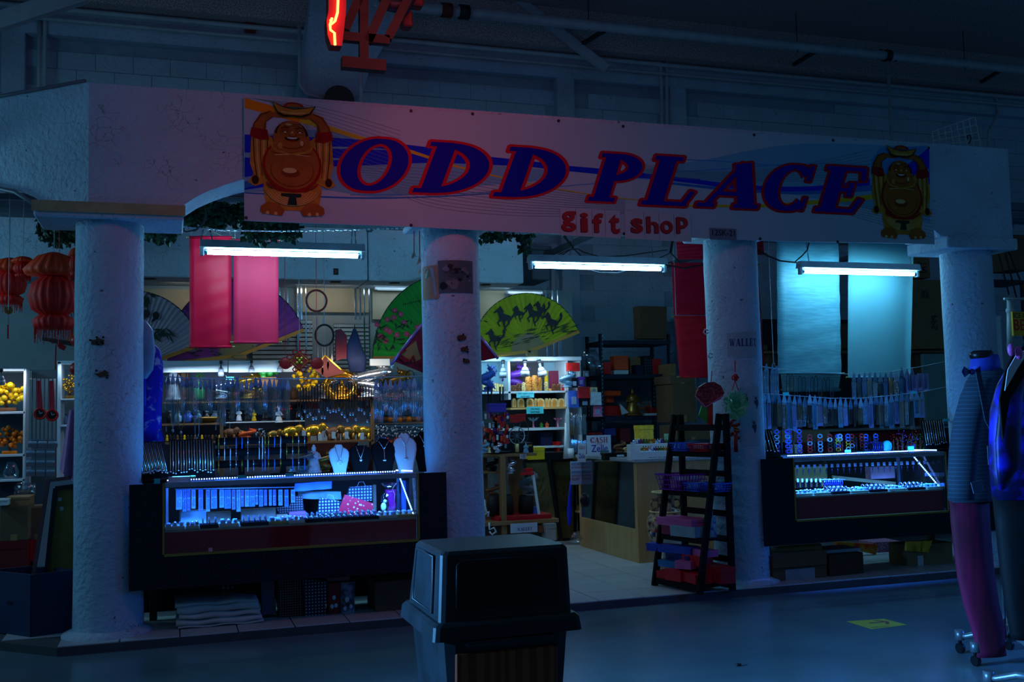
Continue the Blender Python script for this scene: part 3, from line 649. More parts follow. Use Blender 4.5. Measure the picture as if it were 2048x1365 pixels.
# printed laughing figures
FM = [M('fig_gold', (176, 128, 44), .6, spec=.1, var=.25, scale=14), M('fig_skin', (156, 90, 34), .6, spec=.1, var=.15, scale=10), M('fig_dark', (52, 26, 14), .6, spec=.1), M('fig_red', (140, 18, 20), .6, spec=.1, var=.2), M('fig_shine', (206, 178, 116), .6, spec=.1, var=.1), M('fig_green', (22, 50, 44), .6, spec=.1), M('fig_white', (230, 222, 210), .6, spec=.1), M('fig_shade', (118, 58, 20), .6, spec=.1, var=.2, scale=20)]
def figure(x0, x1, y0, y1):
    ym, xm = (y0+y1)/2, (x0+x1)/2; A0, A1 = P(x0, ym, YB).x, P(x1, ym, YB).x; Z1_, Z0_ = P(xm, y0, YB).z, P(xm, y1, YB).z
    b = MB(); L = [6]
    def pg(k, pts):
        L[0] += .35; b.mat(k).prism([(A0+x/100*(A1-A0), Z0_+y/130*(Z1_-Z0_)) for x, y in pts], (0, YB-.0005*L[0], 0), EX, EZ, (0, 0, 0))
    def el(k, cx, cy, rx, ry, a=0, n=24, t0=0, t1=360):
        ca, sa = math.cos(math.radians(a)), math.sin(math.radians(a)); p = []
        for i in range(n+(t1-t0 < 360)):
            t = math.radians(t0+(t1-t0)*i/n); u, v = rx*math.cos(t), ry*math.sin(t); p.append((cx+u*ca-v*sa, cy+u*sa+v*ca))
        pg(k, p)
    def ln(k, pts, w):
        L[0] += .35
        for (xa, ya), (xb, yb) in zip(pts[:-1], pts[1:]):
            q = math.hypot(xb-xa, yb-ya); nx, ny = -(yb-ya)/q*w/2, (xb-xa)/q*w/2
            b.mat(k).prism([(A0+x/100*(A1-A0), Z0_+y/130*(Z1_-Z0_)) for x, y in ((xa+nx, ya+ny), (xb+nx, yb+ny), (xb-nx, yb-ny), (xa-nx, ya-ny))], (0, YB-.0005*L[0], 0), EX, EZ, (0, 0, 0))
    # robe and legs
    pg(0, [(18, 50), (82, 50), (84, 30), (80, 12), (72, 8), (28, 8), (20, 14), (17, 30)])
    for s_ in (0, 1):
        m = (lambda x: x) if not s_ else (lambda x: 100-x)
        pg(0, [(m(4), 92), (m(2), 60), (m(6), 48), (m(0), 38), (m(8), 34), (m(24), 40), (m(30), 62), (m(34), 84), (m(24), 92)])   # sleeve
        for i in range(5): ln((2, 4, 7, 4, 2)[i], [(m(6+4*i), 88), (m(7+3.6*i), 66), (m(10+3*i), 42+2*i)], 1.1)
        el(2, m(8), 41, 4, 5)
        pg(7, [(m(4), 92), (m(6), 104), (m(14), 116), (m(26), 120), (m(29), 113), (m(21), 107), (m(20), 94)])   # forearm
        pg(1, [(m(6), 93), (m(8), 104), (m(16), 114), (m(26), 118), (m(28), 114), (m(19), 107), (m(16), 94)])
        pg(1, [(m(24), 119), (m(36), 118), (m(46), 116), (m(47), 113.5), (m(34), 112.5), (m(25), 113.5)])      # hand
        for q in range(3): ln(2, [(m(34), 117-1.4*q), (m(46), 115.6-.8*q)], .35)
        pg(3, [(m(2), 90), (m(4), 100), (m(22), 98), (m(24), 87), (m(14), 86)])                                  # red cuff
        pg(1, [(m(13), 6), (m(14), 12), (m(22), 17), (m(34), 16), (m(41), 8), (m(38), 2), (m(22), 3)])            # foot
        for q in range(5): el(4 if q % 2 else 1, m(17+4.6*q), 5-.3*q, 2.1, 2.1, n=8)
    for i in range(6): el(4, 50, 40-i*1.2, 34-4*i, 27-3*i, n=16, t0=200, t1=340); el(0, 50, 40.8-i*1.2, 34-4*i, 27-3*i, n=16, t0=200, t1=340)
    el(3, 50, 59, 34, 31); el(1, 50, 60, 31, 28.5)                # red hem, belly
    el(7, 50, 53, 25, 19); el(1, 50, 54, 24, 18.5); el(7, 48, 50, 11, 5); el(4, 47, 53, 8, 3)
    el(7, 50, 73, 24, 2.2); el(1, 50, 74.2, 25, 2.4); ln(4, [(30, 70), (50, 71.5), (70, 70)], .8)
    el(0, 50, 80, 24, 9); el(1, 50, 81, 22, 8)
    pg(3, [(20, 40), (30, 33), (50, 31.5), (70, 33), (80, 40), (78, 36), (66, 29), (50, 28), (34, 29), (22, 35)])
    pg(5, [(37, 27), (60, 27), (60, 23), (54, 23), (55, 14), (44, 14), (46, 23), (37, 24)])
    # head
    el(2, 49, 91, 20, 18.5); el(1, 49, 93, 16.5, 16.5); el(1, 49, 86, 19.5, 13); el(1, 30.5, 90, 2.5, 5); el(1, 68, 88, 2.5, 5)
    el(7, 49, 83, 15, 6); el(1, 49, 84.5, 14.5, 6)
    el(2, 50, 90.5, 9, 5, 0, 14, 180, 360); el(6, 50, 90.3, 6, 1.6, 0, 12, 180, 360); el(3, 50, 86.6, 4.5, 1)
    for e_ in (42, 59): el(7, e_, 97, 6, 3.4); el(1, e_, 96.4, 5.4, 2.6); ln(2, [(e_-4, 96.4), (e_, 97.6), (e_+4, 96.4)], .8); ln(2, [(e_-5, 100.5), (e_, 102), (e_+5, 101)], .8); el(6, e_, 96.2, 1.3, .7)
    el(7, 50.5, 94, 4.4, 3); el(1, 50.5, 94.6, 3.8, 2.8); el(4, 50, 96, 1.4, 1.2); el(4, 46, 105, 4, 1.3)
    for q in (103, 105): ln(7, [(41, q), (50, q+.8), (59, q)], .5)
    el(0, 36, 80, 3, 4); el(4, 61, 84, 2, 3)
    # gold ingot held overhead
    pg(2, [(27, 130), (33, 118), (40, 114.5), (62, 114.5), (72, 118), (78, 127.5), (66, 125), (52, 123), (40, 125)])
    pg(0, [(28, 129), (34, 119), (41, 116), (61, 116), (70, 119), (76, 126.5), (66, 124), (52, 122), (40, 124)])
    el(3, 52, 125, 12, 5.5, 0, 18, 0, 180); el(1, 52, 125, 9, 3.8, 0, 18, 0, 180); ln(4, [(38, 119), (52, 117.6), (66, 119)], 1)
    return b
b = figure(496, 670, 207, 436); ban.add('printed_figure', b, FM)
b = figure(1741, 1861, 293, 481); ban.add('printed_figure', b, FM)
ban.done()
# separate sheets with fat red letters
sheetm = M('paper_sheet', (178, 186, 194), .5, var=.04); fr = M('letter_red', (164, 24, 34), .45, var=.08); fr2 = M('letter_shadow', (96, 12, 26), .5)
for ch, x0, x1, y0, y1, s0, s1 in (('g', 1124, 1152, 423, 463, 1121, 1152), ('i', 1162, 1176, 426, 464, 1153, 1184), ('f', 1186, 1206, 427, 465, 1185, 1210), ('t', 1220, 1239, 429, 467, 1211, 1241), ('s', 1263, 1286, 437, 466, 1250, 1288), ('h', 1294, 1317, 434, 466, 1289, 1318), ('o', 1322, 1346, 442, 467, 1319, 1348), ('p', 1354, 1376, 435, 467, 1349, 1382)):
    Y = YB-.008; t = Thing('letter_sheet', 'white sheet with the fat red letter %s in the words gift shop' % ch, 'sign'); b = MB(); ys = 422+(s0-1121)*.055
    b.pbox(s0, ys-6, s1, ys+49, Y, .003); t.add('sheet', b, sheetm)
    for k, (dx, dy, m_) in enumerate(((-2.0, 1.4, fr2), (0, 0, fr))):
        b = MB(); p = P(x0+dx, y1+dy, Y-.0008*(k+1)); q = P(x1+dx, y0+dy, Y-.0008*(k+1)); put_text(b, ch, (p.x, Y-.0008*(k+1), p.z), EX, EZ, q.x-p.x, q.z-p.z, .03); t.add('letter', b, m_)
    t.done()
def sign(name, label, x0, y0, x1, y1, Y, lines, c=(190, 200, 210), th=.004, cat='sign', tm=None, ang=0, group=None):
    """flat card with printed lines: (text, x0, y0, x1, y1 as fractions from the lower left, material[, serif])"""
    t = Thing(name, label, cat, group); a, c_, z0_, z1_ = rect(x0, y0, x1, y1, Y); b = MB(); b.box(a, c_, Y, Y+th, z0_, z1_)
    m = M('card_%d_%d_%d' % c, c, .5, var=.03); parts = [('card', b, m)]
    for L_ in lines:
        tx, u0, v0, u1, v1, mt = L_[:6]; b2 = MB()
        put_text(b2, tx, (a+(c_-a)*u0, Y-.0012, z0_+(z1_-z0_)*v0), EX, EZ, (c_-a)*(u1-u0), (z1_-z0_)*(v1-v0), 0 if (len(L_) > 6 and L_[6]) else .01, len(L_) > 6 and L_[6]); parts.append(('lettering', b2, mt))
    cx, cz = (a+c_)/2, (z0_+z1_)/2
    for nm, q, mt in parts:
        if ang: q.rot('Y', ang, (cx, Y, cz))
        t.add(nm, q, mt)
    return t.done()
ikb = M('print_black', (16, 18, 30), .5); ikn = M('print_navy', (20, 30, 110), .5); ikr = M('print_red', (170, 20, 30), .5)
sign('stall_number_plate', 'grey plate reading 12SK-21 below the letter L of the banner', 1420, 457, 1473, 480, YB-.01, [('12SK-21', .08, .35, .94, .88, ikb)], (112, 118, 136))
# paper posters wrapped on column 2
def wrap(cx, x0, x1, y0, y1, ms, label, name='poster', fn=None, cat='poster', r=CRAD*1.02, holes=None):
    p0, p1 = P(x0, (y0+y1)/2, -CRAD), P(x1, (y0+y1)/2, -CRAD); a0 = math.asin(max(-.99, min(.99, (p0.x-cx)/r))); a1 = math.asin(max(-.99, min(.99, (p1.x-cx)/r)))
    xm = (x0+x1)/2; z1_, z0_ = P(xm, y0, -CRAD).z, P(xm, y1, -CRAD).z; b = MB(); N = 12
    for s_ in range(N):
        q = [a0+(a1-a0)*(s_+k)/N for k in (0, 1)]; w_ = [(cx+r*math.sin(a), -r*math.cos(a)) for a in q]
        b.quad((*w_[0], z0_), (*w_[1], z0_), (*w_[1], z1_), (*w_[0], z1_))
    t = Thing(name, label, cat); t.add('paper', b, ms)
    def S_(u, v, k=1): a = a0+(a1-a0)*u; rr = r+.0012*k; return (cx+rr*math.sin(a), -rr*math.cos(a), z0_+(z1_-z0_)*v)
    if fn: fn(t, S_)
    return t.done()
def blobs(t, S_):
    random.seed(5); b = MB()
    for i in range(26):
        cx, cy, rr = random.uniform(.1, .9), random.uniform(.1, .85), random.uniform(.05, .15); k = 1+i*.15; b.mat(i % 3)
        b.quad(*[S_(cx+rr*math.cos(a)*random.uniform(.6, 1), cy+rr*.9*math.sin(a)*random.uniform(.6, 1), k) for a in [j*.9 for j in range(7)]])
    t.add('picture', b, [M('photo_dark', (20, 26, 36), .4), M('photo_grey', (110, 120, 130), .4), M('photo_mid', (60, 72, 86), .4)])
wrap(CX[1], 879, 948, 521, 586, M('photo_paper', (80, 92, 104), .4), 'dark photo poster on the second column', fn=blobs)
def blobs2(t, S_):
    b = MB(); b.quad(S_(.3, .9), S_(.5, .95), S_(.55, .7), S_(.3, .6), S_(.2, .75)); b.mat(1).quad(S_(.6, .95), S_(.75, .9), S_(.9, .1), S_(.8, .1)); t.add('picture', b, [M('photo_dark'), M('photo_blue', (120, 150, 180), .4)])
wrap(CX[1], 850, 880, 528, 596, M('tan_paper', (150, 128, 106), .7, var=.2), 'torn tan paper poster left of the dark photo on the column', fn=blobs2)
wrap(CX[2], 1462, 1516, 665, 715, M('clear_sheet', (150, 170, 186), .3), 'white wallet sign taped to the column above the red knot charm', 'wallet_sign',
     fn=lambda t, S_: (lambda V, F: (lambda b: (b.add([S_(.06+.9*(x/max(v[0] for v in V)), .45+.3*y, 1+.1*z) for x, y, z in V], F), t.add('lettering', b, ikn)))(MB()))(*serif_geo('WALLET')), cat='sign')
def foxes(t, S_):
    b = MB()
    for (u, v) in ((.25, .85), (.78, .8), (.62, .38)):
        sc = .13
        for poly in (((-1, 1), (-.3, .2), (0, .7), (.3, .2), (1, 1), (.3, -.3), (0, 0), (-.3, -.3)), ((-.8, -.4), (.8, -.2), (1, -1), (.3, -2.6), (-.2, -1.4), (-.9, -1))): b.quad(*[S_(u+x*sc, v+y*.07, 2) for x, y in poly])
    t.add('picture', b, M('fox_print', (30, 60, 80), .5))
wrap(CX[2], 1482, 1522, 775, 892, M('faint_sheet', (152, 176, 194), .4), 'white sheet with dark animal drawings low on the third column', fn=foxes)
# ================================================================== LIGHT FIXTURES
JZ = 3.25; jm = M('joist_paint', (96, 112, 126), .8)
b = MB()
for y in (.35, .45, .75, .9, 1.0, 1.2, 1.3, 1.5, 1.75, 2.1, 2.3, 2.5): b.box(-2.2, 8.4, y-.02, y+.02, JZ, JZ+.06, .002)
for x in (-2.2, -.3, 1.9, 4.3, 6.2, 8.3): b.box(x, x+.05, .19 if -.5 < x < 6.3 else .3, 4.85, JZ+.06, JZ+.12, .002)
struct('trim_3', b, jm)
def susp(t, p, name='string', m=None, r=.0025): b = MB(); b.cyl(p, (p[0], p[1], JZ+.01), r, n=5); t.add(name, b, m or M('line_white', (150, 170, 186), .5))
def up(b, p, r=.0025): b.cyl(p, (p[0], p[1], JZ+.01), r, n=5)
wm = M('white_metal', (190, 200, 208), .4)
TUBEM = E('tube_light', (.27, .72, 1.0), 58); BLUEM = E('led_blue', (.16, .32, 1), 9)
def fixture(x0, x1, yt, yb, lab, chains, Y=1.0, tilt=0):
    t = Thing('tube_fixture', lab, 'light'); a = P(x0, yt, Y); c = P(x1, yt+tilt, Y); zt = P((x0+x1)/2, yt+tilt/2, Y).z; zb = P((x0+x1)/2, yb+tilt/2, Y).z; zt = zt; h = zt-zb
    b = MB(); b.prism([(-.05, 0), (.05, 0), (.035, .055), (-.035, .055)], (a.x, Y, zt-.055), EY, EZ, (c.x-a.x, 0, 0)); b.box(a.x-.004, c.x+.004, Y-.052, Y+.052, zt-.062, zt-.055, .001); t.add('channel', b, wm)
    for q, s in ((a.x, 1), (c.x, -1)):
        b = MB(); b.box(min(q, q+s*.03), max(q, q+s*.03), Y-.022, Y+.022, zt-.125, zt-.055, .005); t.add('lamp_holder', b, wm)
        b = MB(); b.cyl((q+s*.03, Y, zt-.095), (q+s*.055, Y, zt-.095), .0185, n=14); t.add('tube_cap', b, M('cap_blue', (120, 170, 200), .3, .6))
    b = MB(); b.cyl((a.x+.055, Y, zt-.095), (c.x-.055, Y, zt-.095), .0185, n=16); t.add('tube', b, TUBEM)
    for (xa, ya, xb) in chains:
        q = P(xa, ya, Y); e = P(xb, yt, Y); b = MB(); L = int((q.z-zt)/.035)+1
        top = Vector((q.x, Y, q.z)); bot = Vector((e.x, Y, zt))
        for i in range(L):
            m = bot.lerp(top, (i+.5)/L); dd = (top-bot).normalized()*.022; b.bar(m-dd, m+dd, .010 if i % 2 else .004, .004 if i % 2 else .010)
        t.add('chain', b, M('chain', (130, 140, 150), .4, .7), kind='stuff'); susp(t, top, 'hanger_wire')
    return t.done()
fixture(400, 728, 484, 506, 'lit tube light hanging in front of the red scrolls', [(412, 430, 425), (412, 430, 402), (705, 440, 703), (708, 440, 712)], tilt=2)
fixture(1057, 1331, 509, 534, 'lit tube light hanging between the second and third columns', [(1145, 466, 1140), (1300, 466, 1306)], tilt=10)
fixture(1597, 1835, 525, 546, 'lit tube light hanging in front of the pale cloths', [(1612, 480, 1618), (1816, 488, 1822)], tilt=3)
for (x0, x1, y_) in ((400, 728, 500), (1057, 1331, 526), (1597, 1835, 540)):
    pass
wire = M('black_cable', (14, 15, 18), .5)
single('cable', pxtube([(1330, 530), (1370, 537), (1405, 530), (1422, 512), (1426, 495), (1420, 480)], .85, .008), wire, 'black cable looping from the middle tube light to the third column', 'cable')
single('cable', pxtube([(1508, 498), (1535, 512), (1560, 522), (1598, 526)], .9, .008), wire, 'black cable from the third column to the right tube light', 'cable')
single('cable', pxtube([(1598, 527), (1590, 524), (1604, 512), (1615, 500), (1618, 486)], .92, .006), wire, 'thin cable curling up from the left end of the right tube light', 'cable')
single('cable', pxtube([(1125, 510), (1140, 500), (1155, 498), (1168, 505), (1200, 514), (1250, 512), (1300, 505), (1335, 500)], 1.05, .005), M('grey_cable', (60, 66, 76), .5), 'thin cable strung above the middle tube light', 'cable')
single('cable', pxtube([(1160, 535), (1200, 545), (1235, 546), (1275, 535)], 1.2, .004), MC['grey_cable'], 'thin slack cable hanging below the middle tube light', 'cable')
for i, (x, y, dx, dy) in enumerate(((1128, 472, 18, 24), (1345, 482, -4, 24))):
    b = MB(); b.bar(P(x, y, 1.0), P(x+dx, y+dy, 1.0), .03, .012); b.bar(P(x+dx, y+dy, 1.0), P(x+dx+26, y+dy+26, 1.02), .008); b.bar(P(x+dx, y+dy, 1.0), P(x+dx-26, y+dy+12, 1.02), .008)
    single('hanging_clamp', b, dm, ('dark clamp with wires above the left end of the middle tube light', 'dark clamp with wires above the right end of the middle tube light')[i], 'clamp')
b = MB(); b.pbox(1060, 492, 1104, 500, 4.3, .66, .01); b.pbox(1064, 500, 1100, 560, 4.35, .61, .01); single('duct_box', b, M('grey_box', (96, 120, 138), .6), 'grey metal box on the back wall behind the middle tube light', 'box')
b = MB(); b.pbox(1104, 520, 1112, 700, 4.72, .05, .005); single('conduit', b, gm, 'vertical conduit on the back wall beside the grey metal box', 'conduit')
# long chain strung behind the beam
b = MB(); pts = [(318, 448), (380, 456), (450, 461), (560, 463), (700, 460), (850, 456)]
for i in range(len(pts)-1):
    for k in range(16):
        u = k/16; x = pts[i][0]+(pts[i+1][0]-pts[i][0])*u; y = pts[i][1]+(pts[i+1][1]-pts[i][1])*u; q = P(x, y, .35); b.bar(q-EX*.011, q+EX*.011, .012 if k % 2 else .004, .004 if k % 2 else .012)
single('link_chain', b, M('bright_chain', (190, 215, 230), .3, .8), 'bright metal chain strung under the beam over the left tube light', 'chain', None, 'stuff')
single('cord_loop', pxtube([(408, 400), (412, 430), (408, 446), (392, 460), (372, 464), (350, 455), (330, 440)], .3, .006), M('grey_cable'), 'grey cord tied to the chain beside the left corner column', 'cord')
# ================================================================== GARLAND
leafm = [M('leaf_dark', (20, 52, 34), .5, var=.4), M('leaf_green', (38, 84, 44), .5, var=.3)]
def garland(lab, boxes, Y, n, stem):
    random.seed(n); t = Thing('ivy_garland', lab, 'garland'); b = MB(); b.tube([P(x, y, Y) for x, y in stem], .012); [susp(t, P(stem[i][0], stem[i][1], Y)) for i in (0, -1)]; t.add('stem', b, M('stem_brown', (60, 48, 34), .8)); lf = MB()
    for _ in range(n):
        x0, y0, x1, y1 = random.choice(boxes); q = P(random.uniform(x0, x1), random.uniform(y0, y1)**1, Y); q.y += random.uniform(-.12, .12); s = random.uniform(.02, .038)
        a = Vector((random.gauss(0, 1), random.gauss(0, .5), random.gauss(-.6, .6))).normalized(); c = a.cross(Vector((random.gauss(0, .4), 1, random.gauss(0, .4)))).normalized(); m = a.cross(c)*s*.25
        lf.mat(random.random() < .4).add([q, q+a*s*.8+c*s*.7, q+a*s*1.9, q+a*s*.8-c*s*.7, q+a*s*.9+m], [(0, 1, 4), (1, 2, 4), (2, 3, 4), (3, 0, 4)])
    t.add('leaf', lf, leafm, kind='stuff'); return t.done()
garland('dark ivy garland hanging below the beam behind the left corner column', [(290, 408, 360, 470), (330, 412, 500, 450), (360, 405, 480, 440), (490, 440, 600, 478), (300, 440, 340, 476)], .7, 1500, [(285, 450), (380, 425), (480, 430), (600, 462)])
garland('small dark ivy garland at the far left behind the column', [(80, 440, 152, 475), (100, 455, 150, 485)], 1.3, 260, [(75, 465), (152, 450)])
garland('thin ivy sprigs right of the poster column under the banner', [(957, 465, 1000, 482), (990, 466, 1060, 478), (1044, 470, 1058, 500)], .8, 130, [(955, 468), (1060, 475)])
# ================================================================== HANGING SCROLLS
def scroll(x0, x1, y0, y1, Y, mat, lab, x0b=None, x1b=None, top=True, cords=None, group=None, nm='hanging_scroll', fv=.004, rod=.012):
    x0b = x0 if x0b is None else x0b; x1b = x1 if x1b is None else x1b
    t = Thing(nm, lab, 'scroll', group); b = MB(); b.cloth([(x0, y0), (x1, y0), (x1b, y1), (x0b, y1)], Y, .003, 8, 60, .008, 1, fv); t.add('cloth', b, mat)
    for (xa, xb, y, on) in ((x0, x1, y0, top), (x0b, x1b, y1, True)):
        if not on: continue
        p, q = P(xa, y, Y), P(xb, y, Y); b = MB(); z = (p.z+q.z)/2; b.cyl((p.x, Y, p.z), (q.x, Y, q.z), rod, n=12); k = t.add('rod', b, mat)
        for e, s in ((p, -1), (q, 1)): b = MB(); b.cyl((e.x, Y, e.z), (e.x+s*.02, Y, e.z), .006, n=8); b.cyl((e.x+s*.02, Y, e.z), (e.x+s*.028, Y, e.z), .009, n=8); t.add('rod_end', b, M('brass_end', (200, 180, 130), .3, .8), sub=k)
    qz = P((x0+x1)/2, y0, Y); susp(t, (P(x0+3, y0, Y).x, Y, P(x0+3, y0, Y).z)); susp(t, (P(x1-3, y0, Y).x, Y, P(x1-3, y0, Y).z))
    if cords:
        b = MB(); 
        for c in cords: b.tube([P(x, y, Y) for x, y in c], .003, 5)
        t.add('cord', b, M('pale_cord', (170, 160, 150), .7))
    return t.done()
rs1 = M('scroll_pink_red', (255, 10, 60), .45, var=.05, scale=3, spec=.3); rs2 = M('scroll_rose', (255, 38, 84), .5, var=.05, scale=3, spec=.3)
scroll(379, 463, 475, 694, 1.5, rs1, 'deep red blank scroll hanging left behind the tube light', cords=[[(400, 478), (420, 460), (455, 478)]])
scroll(467, 557, 481, 685, 1.5, rs2, 'pinker blank scroll hanging right, with smooth shiny cloth', fv=.001, cords=[[(470, 482), (512, 468), (555, 482)]])
rs3 = M('scroll_dark_red', (196, 8, 50), .6, var=.1, spec=.2)
scroll(1352, 1440, 470, 517, 2.1, rs3, 'short bottom end of a dark red scroll above the others beside the third column', 1356, 1442)
scroll(1343, 1440, 528, 628, 2.3, rs3, 'dark red scroll with a scalloped hem beside the third column', 1348, 1442)
scroll(1349, 1440, 634, 754, 2.1, M('scroll_wine', (200, 10, 34), .6, var=.1, spec=.2), 'lowest dark red scroll beside the third column', 1360, 1445)
scroll(1500, 1526, 470, 508, 1.75, rs3, 'red cloth corner right of the top of the third column', 1500, 1529)
scroll(1500, 1516, 530, 735, 1.75, rs3, 'narrow red scroll edge right of the third column', 1506, 1530)
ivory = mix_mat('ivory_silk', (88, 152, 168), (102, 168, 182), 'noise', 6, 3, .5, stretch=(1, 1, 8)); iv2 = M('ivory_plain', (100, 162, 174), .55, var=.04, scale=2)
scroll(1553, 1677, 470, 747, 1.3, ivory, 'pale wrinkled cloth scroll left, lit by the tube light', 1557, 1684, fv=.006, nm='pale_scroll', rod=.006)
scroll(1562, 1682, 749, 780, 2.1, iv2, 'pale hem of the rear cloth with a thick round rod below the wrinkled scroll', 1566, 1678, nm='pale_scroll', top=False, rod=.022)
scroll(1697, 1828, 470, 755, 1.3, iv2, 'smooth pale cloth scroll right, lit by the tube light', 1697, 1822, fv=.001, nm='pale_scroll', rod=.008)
# ================================================================== PAINTED FANS
rib_m = M('bamboo_rib', (150, 122, 78), .5)
def fan(cx, cy, R, r0, a0, a1, Y, c, lab, paint=None, guard=(176, 112, 40), n=26, rim=(30, 26, 40)):
    """painted folding fan; angles in degrees from +x counter-clockwise, sizes in photograph pixels at its place"""
    t = Thing('painted_fan', lab, 'fan'); o = P(cx, cy, Y); s = (P(cx+50, cy, Y)-P(cx-50, cy, Y)).length/100*.93; sz = (P(cx, cy-50, Y)-P(cx, cy+50, Y)).length/100
    pt = lambda r, a, k=0: (o.x+r*s*math.cos(math.radians(a)), Y-.02+k, o.z+r*sz*math.sin(math.radians(a)))
    for i in range(n):
        a, e = a0+(a1-a0)*i/n, a0+(a1-a0)*(i+1)/n; m = (a+e)/2; b = MB()
        b.quad(pt(r0, a), pt(R, a), pt(R, m, -.012), pt(r0, m, -.004)); b.quad(pt(r0, m, -.004), pt(R, m, -.012), pt(R, e), pt(r0, e)); t.add('leaf_panel', b, M('fan_%d_%d_%d' % c, c, .6, var=.08, scale=12))
        b = MB(); b.bar(pt(4, m), pt(r0+4, m, -.004), .012, .003, (0, 1, 0)); t.add('rib', b, rib_m)
    for a in (a0, a1): b = MB(); b.bar(pt(0, a, -.02), pt(R, a, -.02), .035, .006, (0, 1, 0)); t.add('guard', b, M('guard%d' % guard[0], guard, .5))
    b = MB(); b.tube([pt(R, a0+(a1-a0)*i/40, -.006) for i in range(41)], .005, 5); t.add('rim', b, M('rim%d' % rim[0], rim, .6))
    b = MB(); b.cyl(pt(0, 0, -.03), pt(0, 0, .01), .015, n=10); t.add('pivot', b, rib_m)
    if paint:
        b = MB(); mats = paint(b, pt, o, s, sz, Y); t.add('painting', b, mats, kind='stuff')
    return t.done()
def fpoly(b, o, s, sz, Y, cx, cy, pts, k, K=[0]):
    K[0] = (K[0]+1) % 40
    b.mat(k).prism([(o.x+(x-cx)*s*1.075*.93/.93, o.z-(y-cy)*sz) for x, y in pts], (0, Y-.036-K[0]*.0002, 0), EX, EZ, (0, 0, 0))
def leafblade(b, o, s, sz, Y, cx, cy, x, y, a, L, w, k=0):
    ca, sa = math.cos(a), math.sin(a); fpoly(b, o, s, sz, Y, cx, cy, [(x, y), (x+ca*L*.5-sa*w, y+sa*L*.5+ca*w), (x+ca*L, y+sa*L), (x+ca*L*.5+sa*w, y+sa*L*.5-ca*w)], k)
def bamboo(cx, cy, spots):
    def f(b, pt, o, s, sz, Y):
        random.seed(3)
        for x, y, n, a0, a1, L in spots:
            for i in range(n): leafblade(b, o, s, sz, Y, cx, cy, x+random.uniform(-8, 8), y+random.uniform(-6, 6), random.uniform(a0, a1), random.uniform(.6, 1)*L, 2)
        for x, y in ((312, 632), (292, 628)):
            fpoly(b, o, s, sz, Y, cx, cy, [(x+7*math.cos(i*.9), y+9*math.sin(i*.9)) for i in range(7)], 1); leafblade(b, o, s, sz, Y, cx, cy, x, y+4, 2.4, 14, 3, 1)
        return [M('paint_green', (20, 48, 34), .6), M('paint_umber', (30, 24, 30), .6), M('paint_white', (150, 140, 160), .6)]
    return f
fan(268, 738, 156, 45, 18, 130, 2.9, (150, 138, 152), 'pale folding fan with painted bamboo, left behind the corner column', bamboo(268, 738, [(290, 592, 14, .2, 2.6, 30), (330, 662, 16, -1.2, 3.2, 26), (308, 668, 8, 0, 3, 24)]))
def purplep(b, pt, o, s, sz, Y):
    random.seed(4); cx, cy = 478, 712
    for x, y in ((366, 690), (384, 697)): fpoly(b, o, s, sz, Y, cx, cy, [(x+15*math.cos(i*.7), y+8*math.sin(i*.7)) for i in range(9)], 2)
    for i in range(22): leafblade(b, o, s, sz, Y, cx, cy, random.uniform(350, 440), random.uniform(694, 712), random.uniform(-.6, .6), random.uniform(8, 18), 1.4)
    return [M('paint_green'), M('paint_umber'), M('paint_white')]
fan(478, 712, 150, 42, 20, 186, 3.0, (150, 60, 150), 'purple folding fan with painted cranes behind the red scrolls', purplep, guard=(190, 130, 40))
def greenp(b, pt, o, s, sz, Y):
    random.seed(6); cx, cy = 900, 715
    for i in range(46): leafblade(b, o, s, sz, Y, cx, cy, random.uniform(745, 850), random.uniform(640, 692), random.uniform(-1, 2.4), random.uniform(10, 26), 1.5, 0)
    for x, y in ((786, 622), (784, 636), (772, 640), (804, 646), (770, 660), (776, 664), (790, 670), (808, 668), (758, 673), (768, 682), (830, 655), (842, 648), (838, 662), (818, 674), (752, 650), (798, 629)):
        for q in range(5): fpoly(b, o, s, sz, Y, cx, cy, [(x+3.2*math.cos(q*1.26)+2.6*math.cos(j*1.05), y+3.2*math.sin(q*1.26)+2.6*math.sin(j*1.05)) for j in range(6)], 1)
        fpoly(b, o, s, sz, Y, cx, cy, [(x+1.3*math.cos(j), y+1.3*math.sin(j)) for j in range(6)], 2)
    for i in range(14): fpoly(b, o, s, sz, Y, cx, cy, [(802+i*4, 610-i*.9), (804+i*4, 607-i*.9), (804.5+i*4, 612-i*.9)], 0)
    return [M('paint_dark', (14, 20, 22), .6), M('paint_pink', (190, 50, 90), .6), M('paint_white')]
fan(905, 716, 168, 50, 84, 180, 2.9, (18, 138, 40), 'green folding fan with painted pink blossom, left of the poster column', greenp, rim=(14, 30, 20))
def horse(b, o, s, sz, Y, cx, cy, x, y, k, m=0, f=1):
    H = [[(-10, -12), (-4, -16), (0, -10), (6, -4), (14, -2), (20, 2), (18, 8), (10, 8), (2, 10), (-4, 6), (-6, -2)], [(-10, -12), (-15, -8), (-14, -5), (-8, -8)], [(-4, 5), (-9, 12), (-5, 20), (-3, 19), (-6, 12), (0, 8)], [(2, 8), (3, 18), (7, 28), (9, 27), (6, 17), (7, 8)], [(12, 6), (11, 14), (5, 20), (7, 22), (14, 15), (17, 6)], [(18, 1), (24, -8), (22, -14), (26, -20), (29, -12), (27, -4), (20, 4)], [(-8, -13), (-2, -20), (2, -13), (5, -8), (-2, -8)]]
    for h in H: fpoly(b, o, s, sz, Y, cx, cy, [(x+f*u*k, y+v*k) for u, v in h], m)
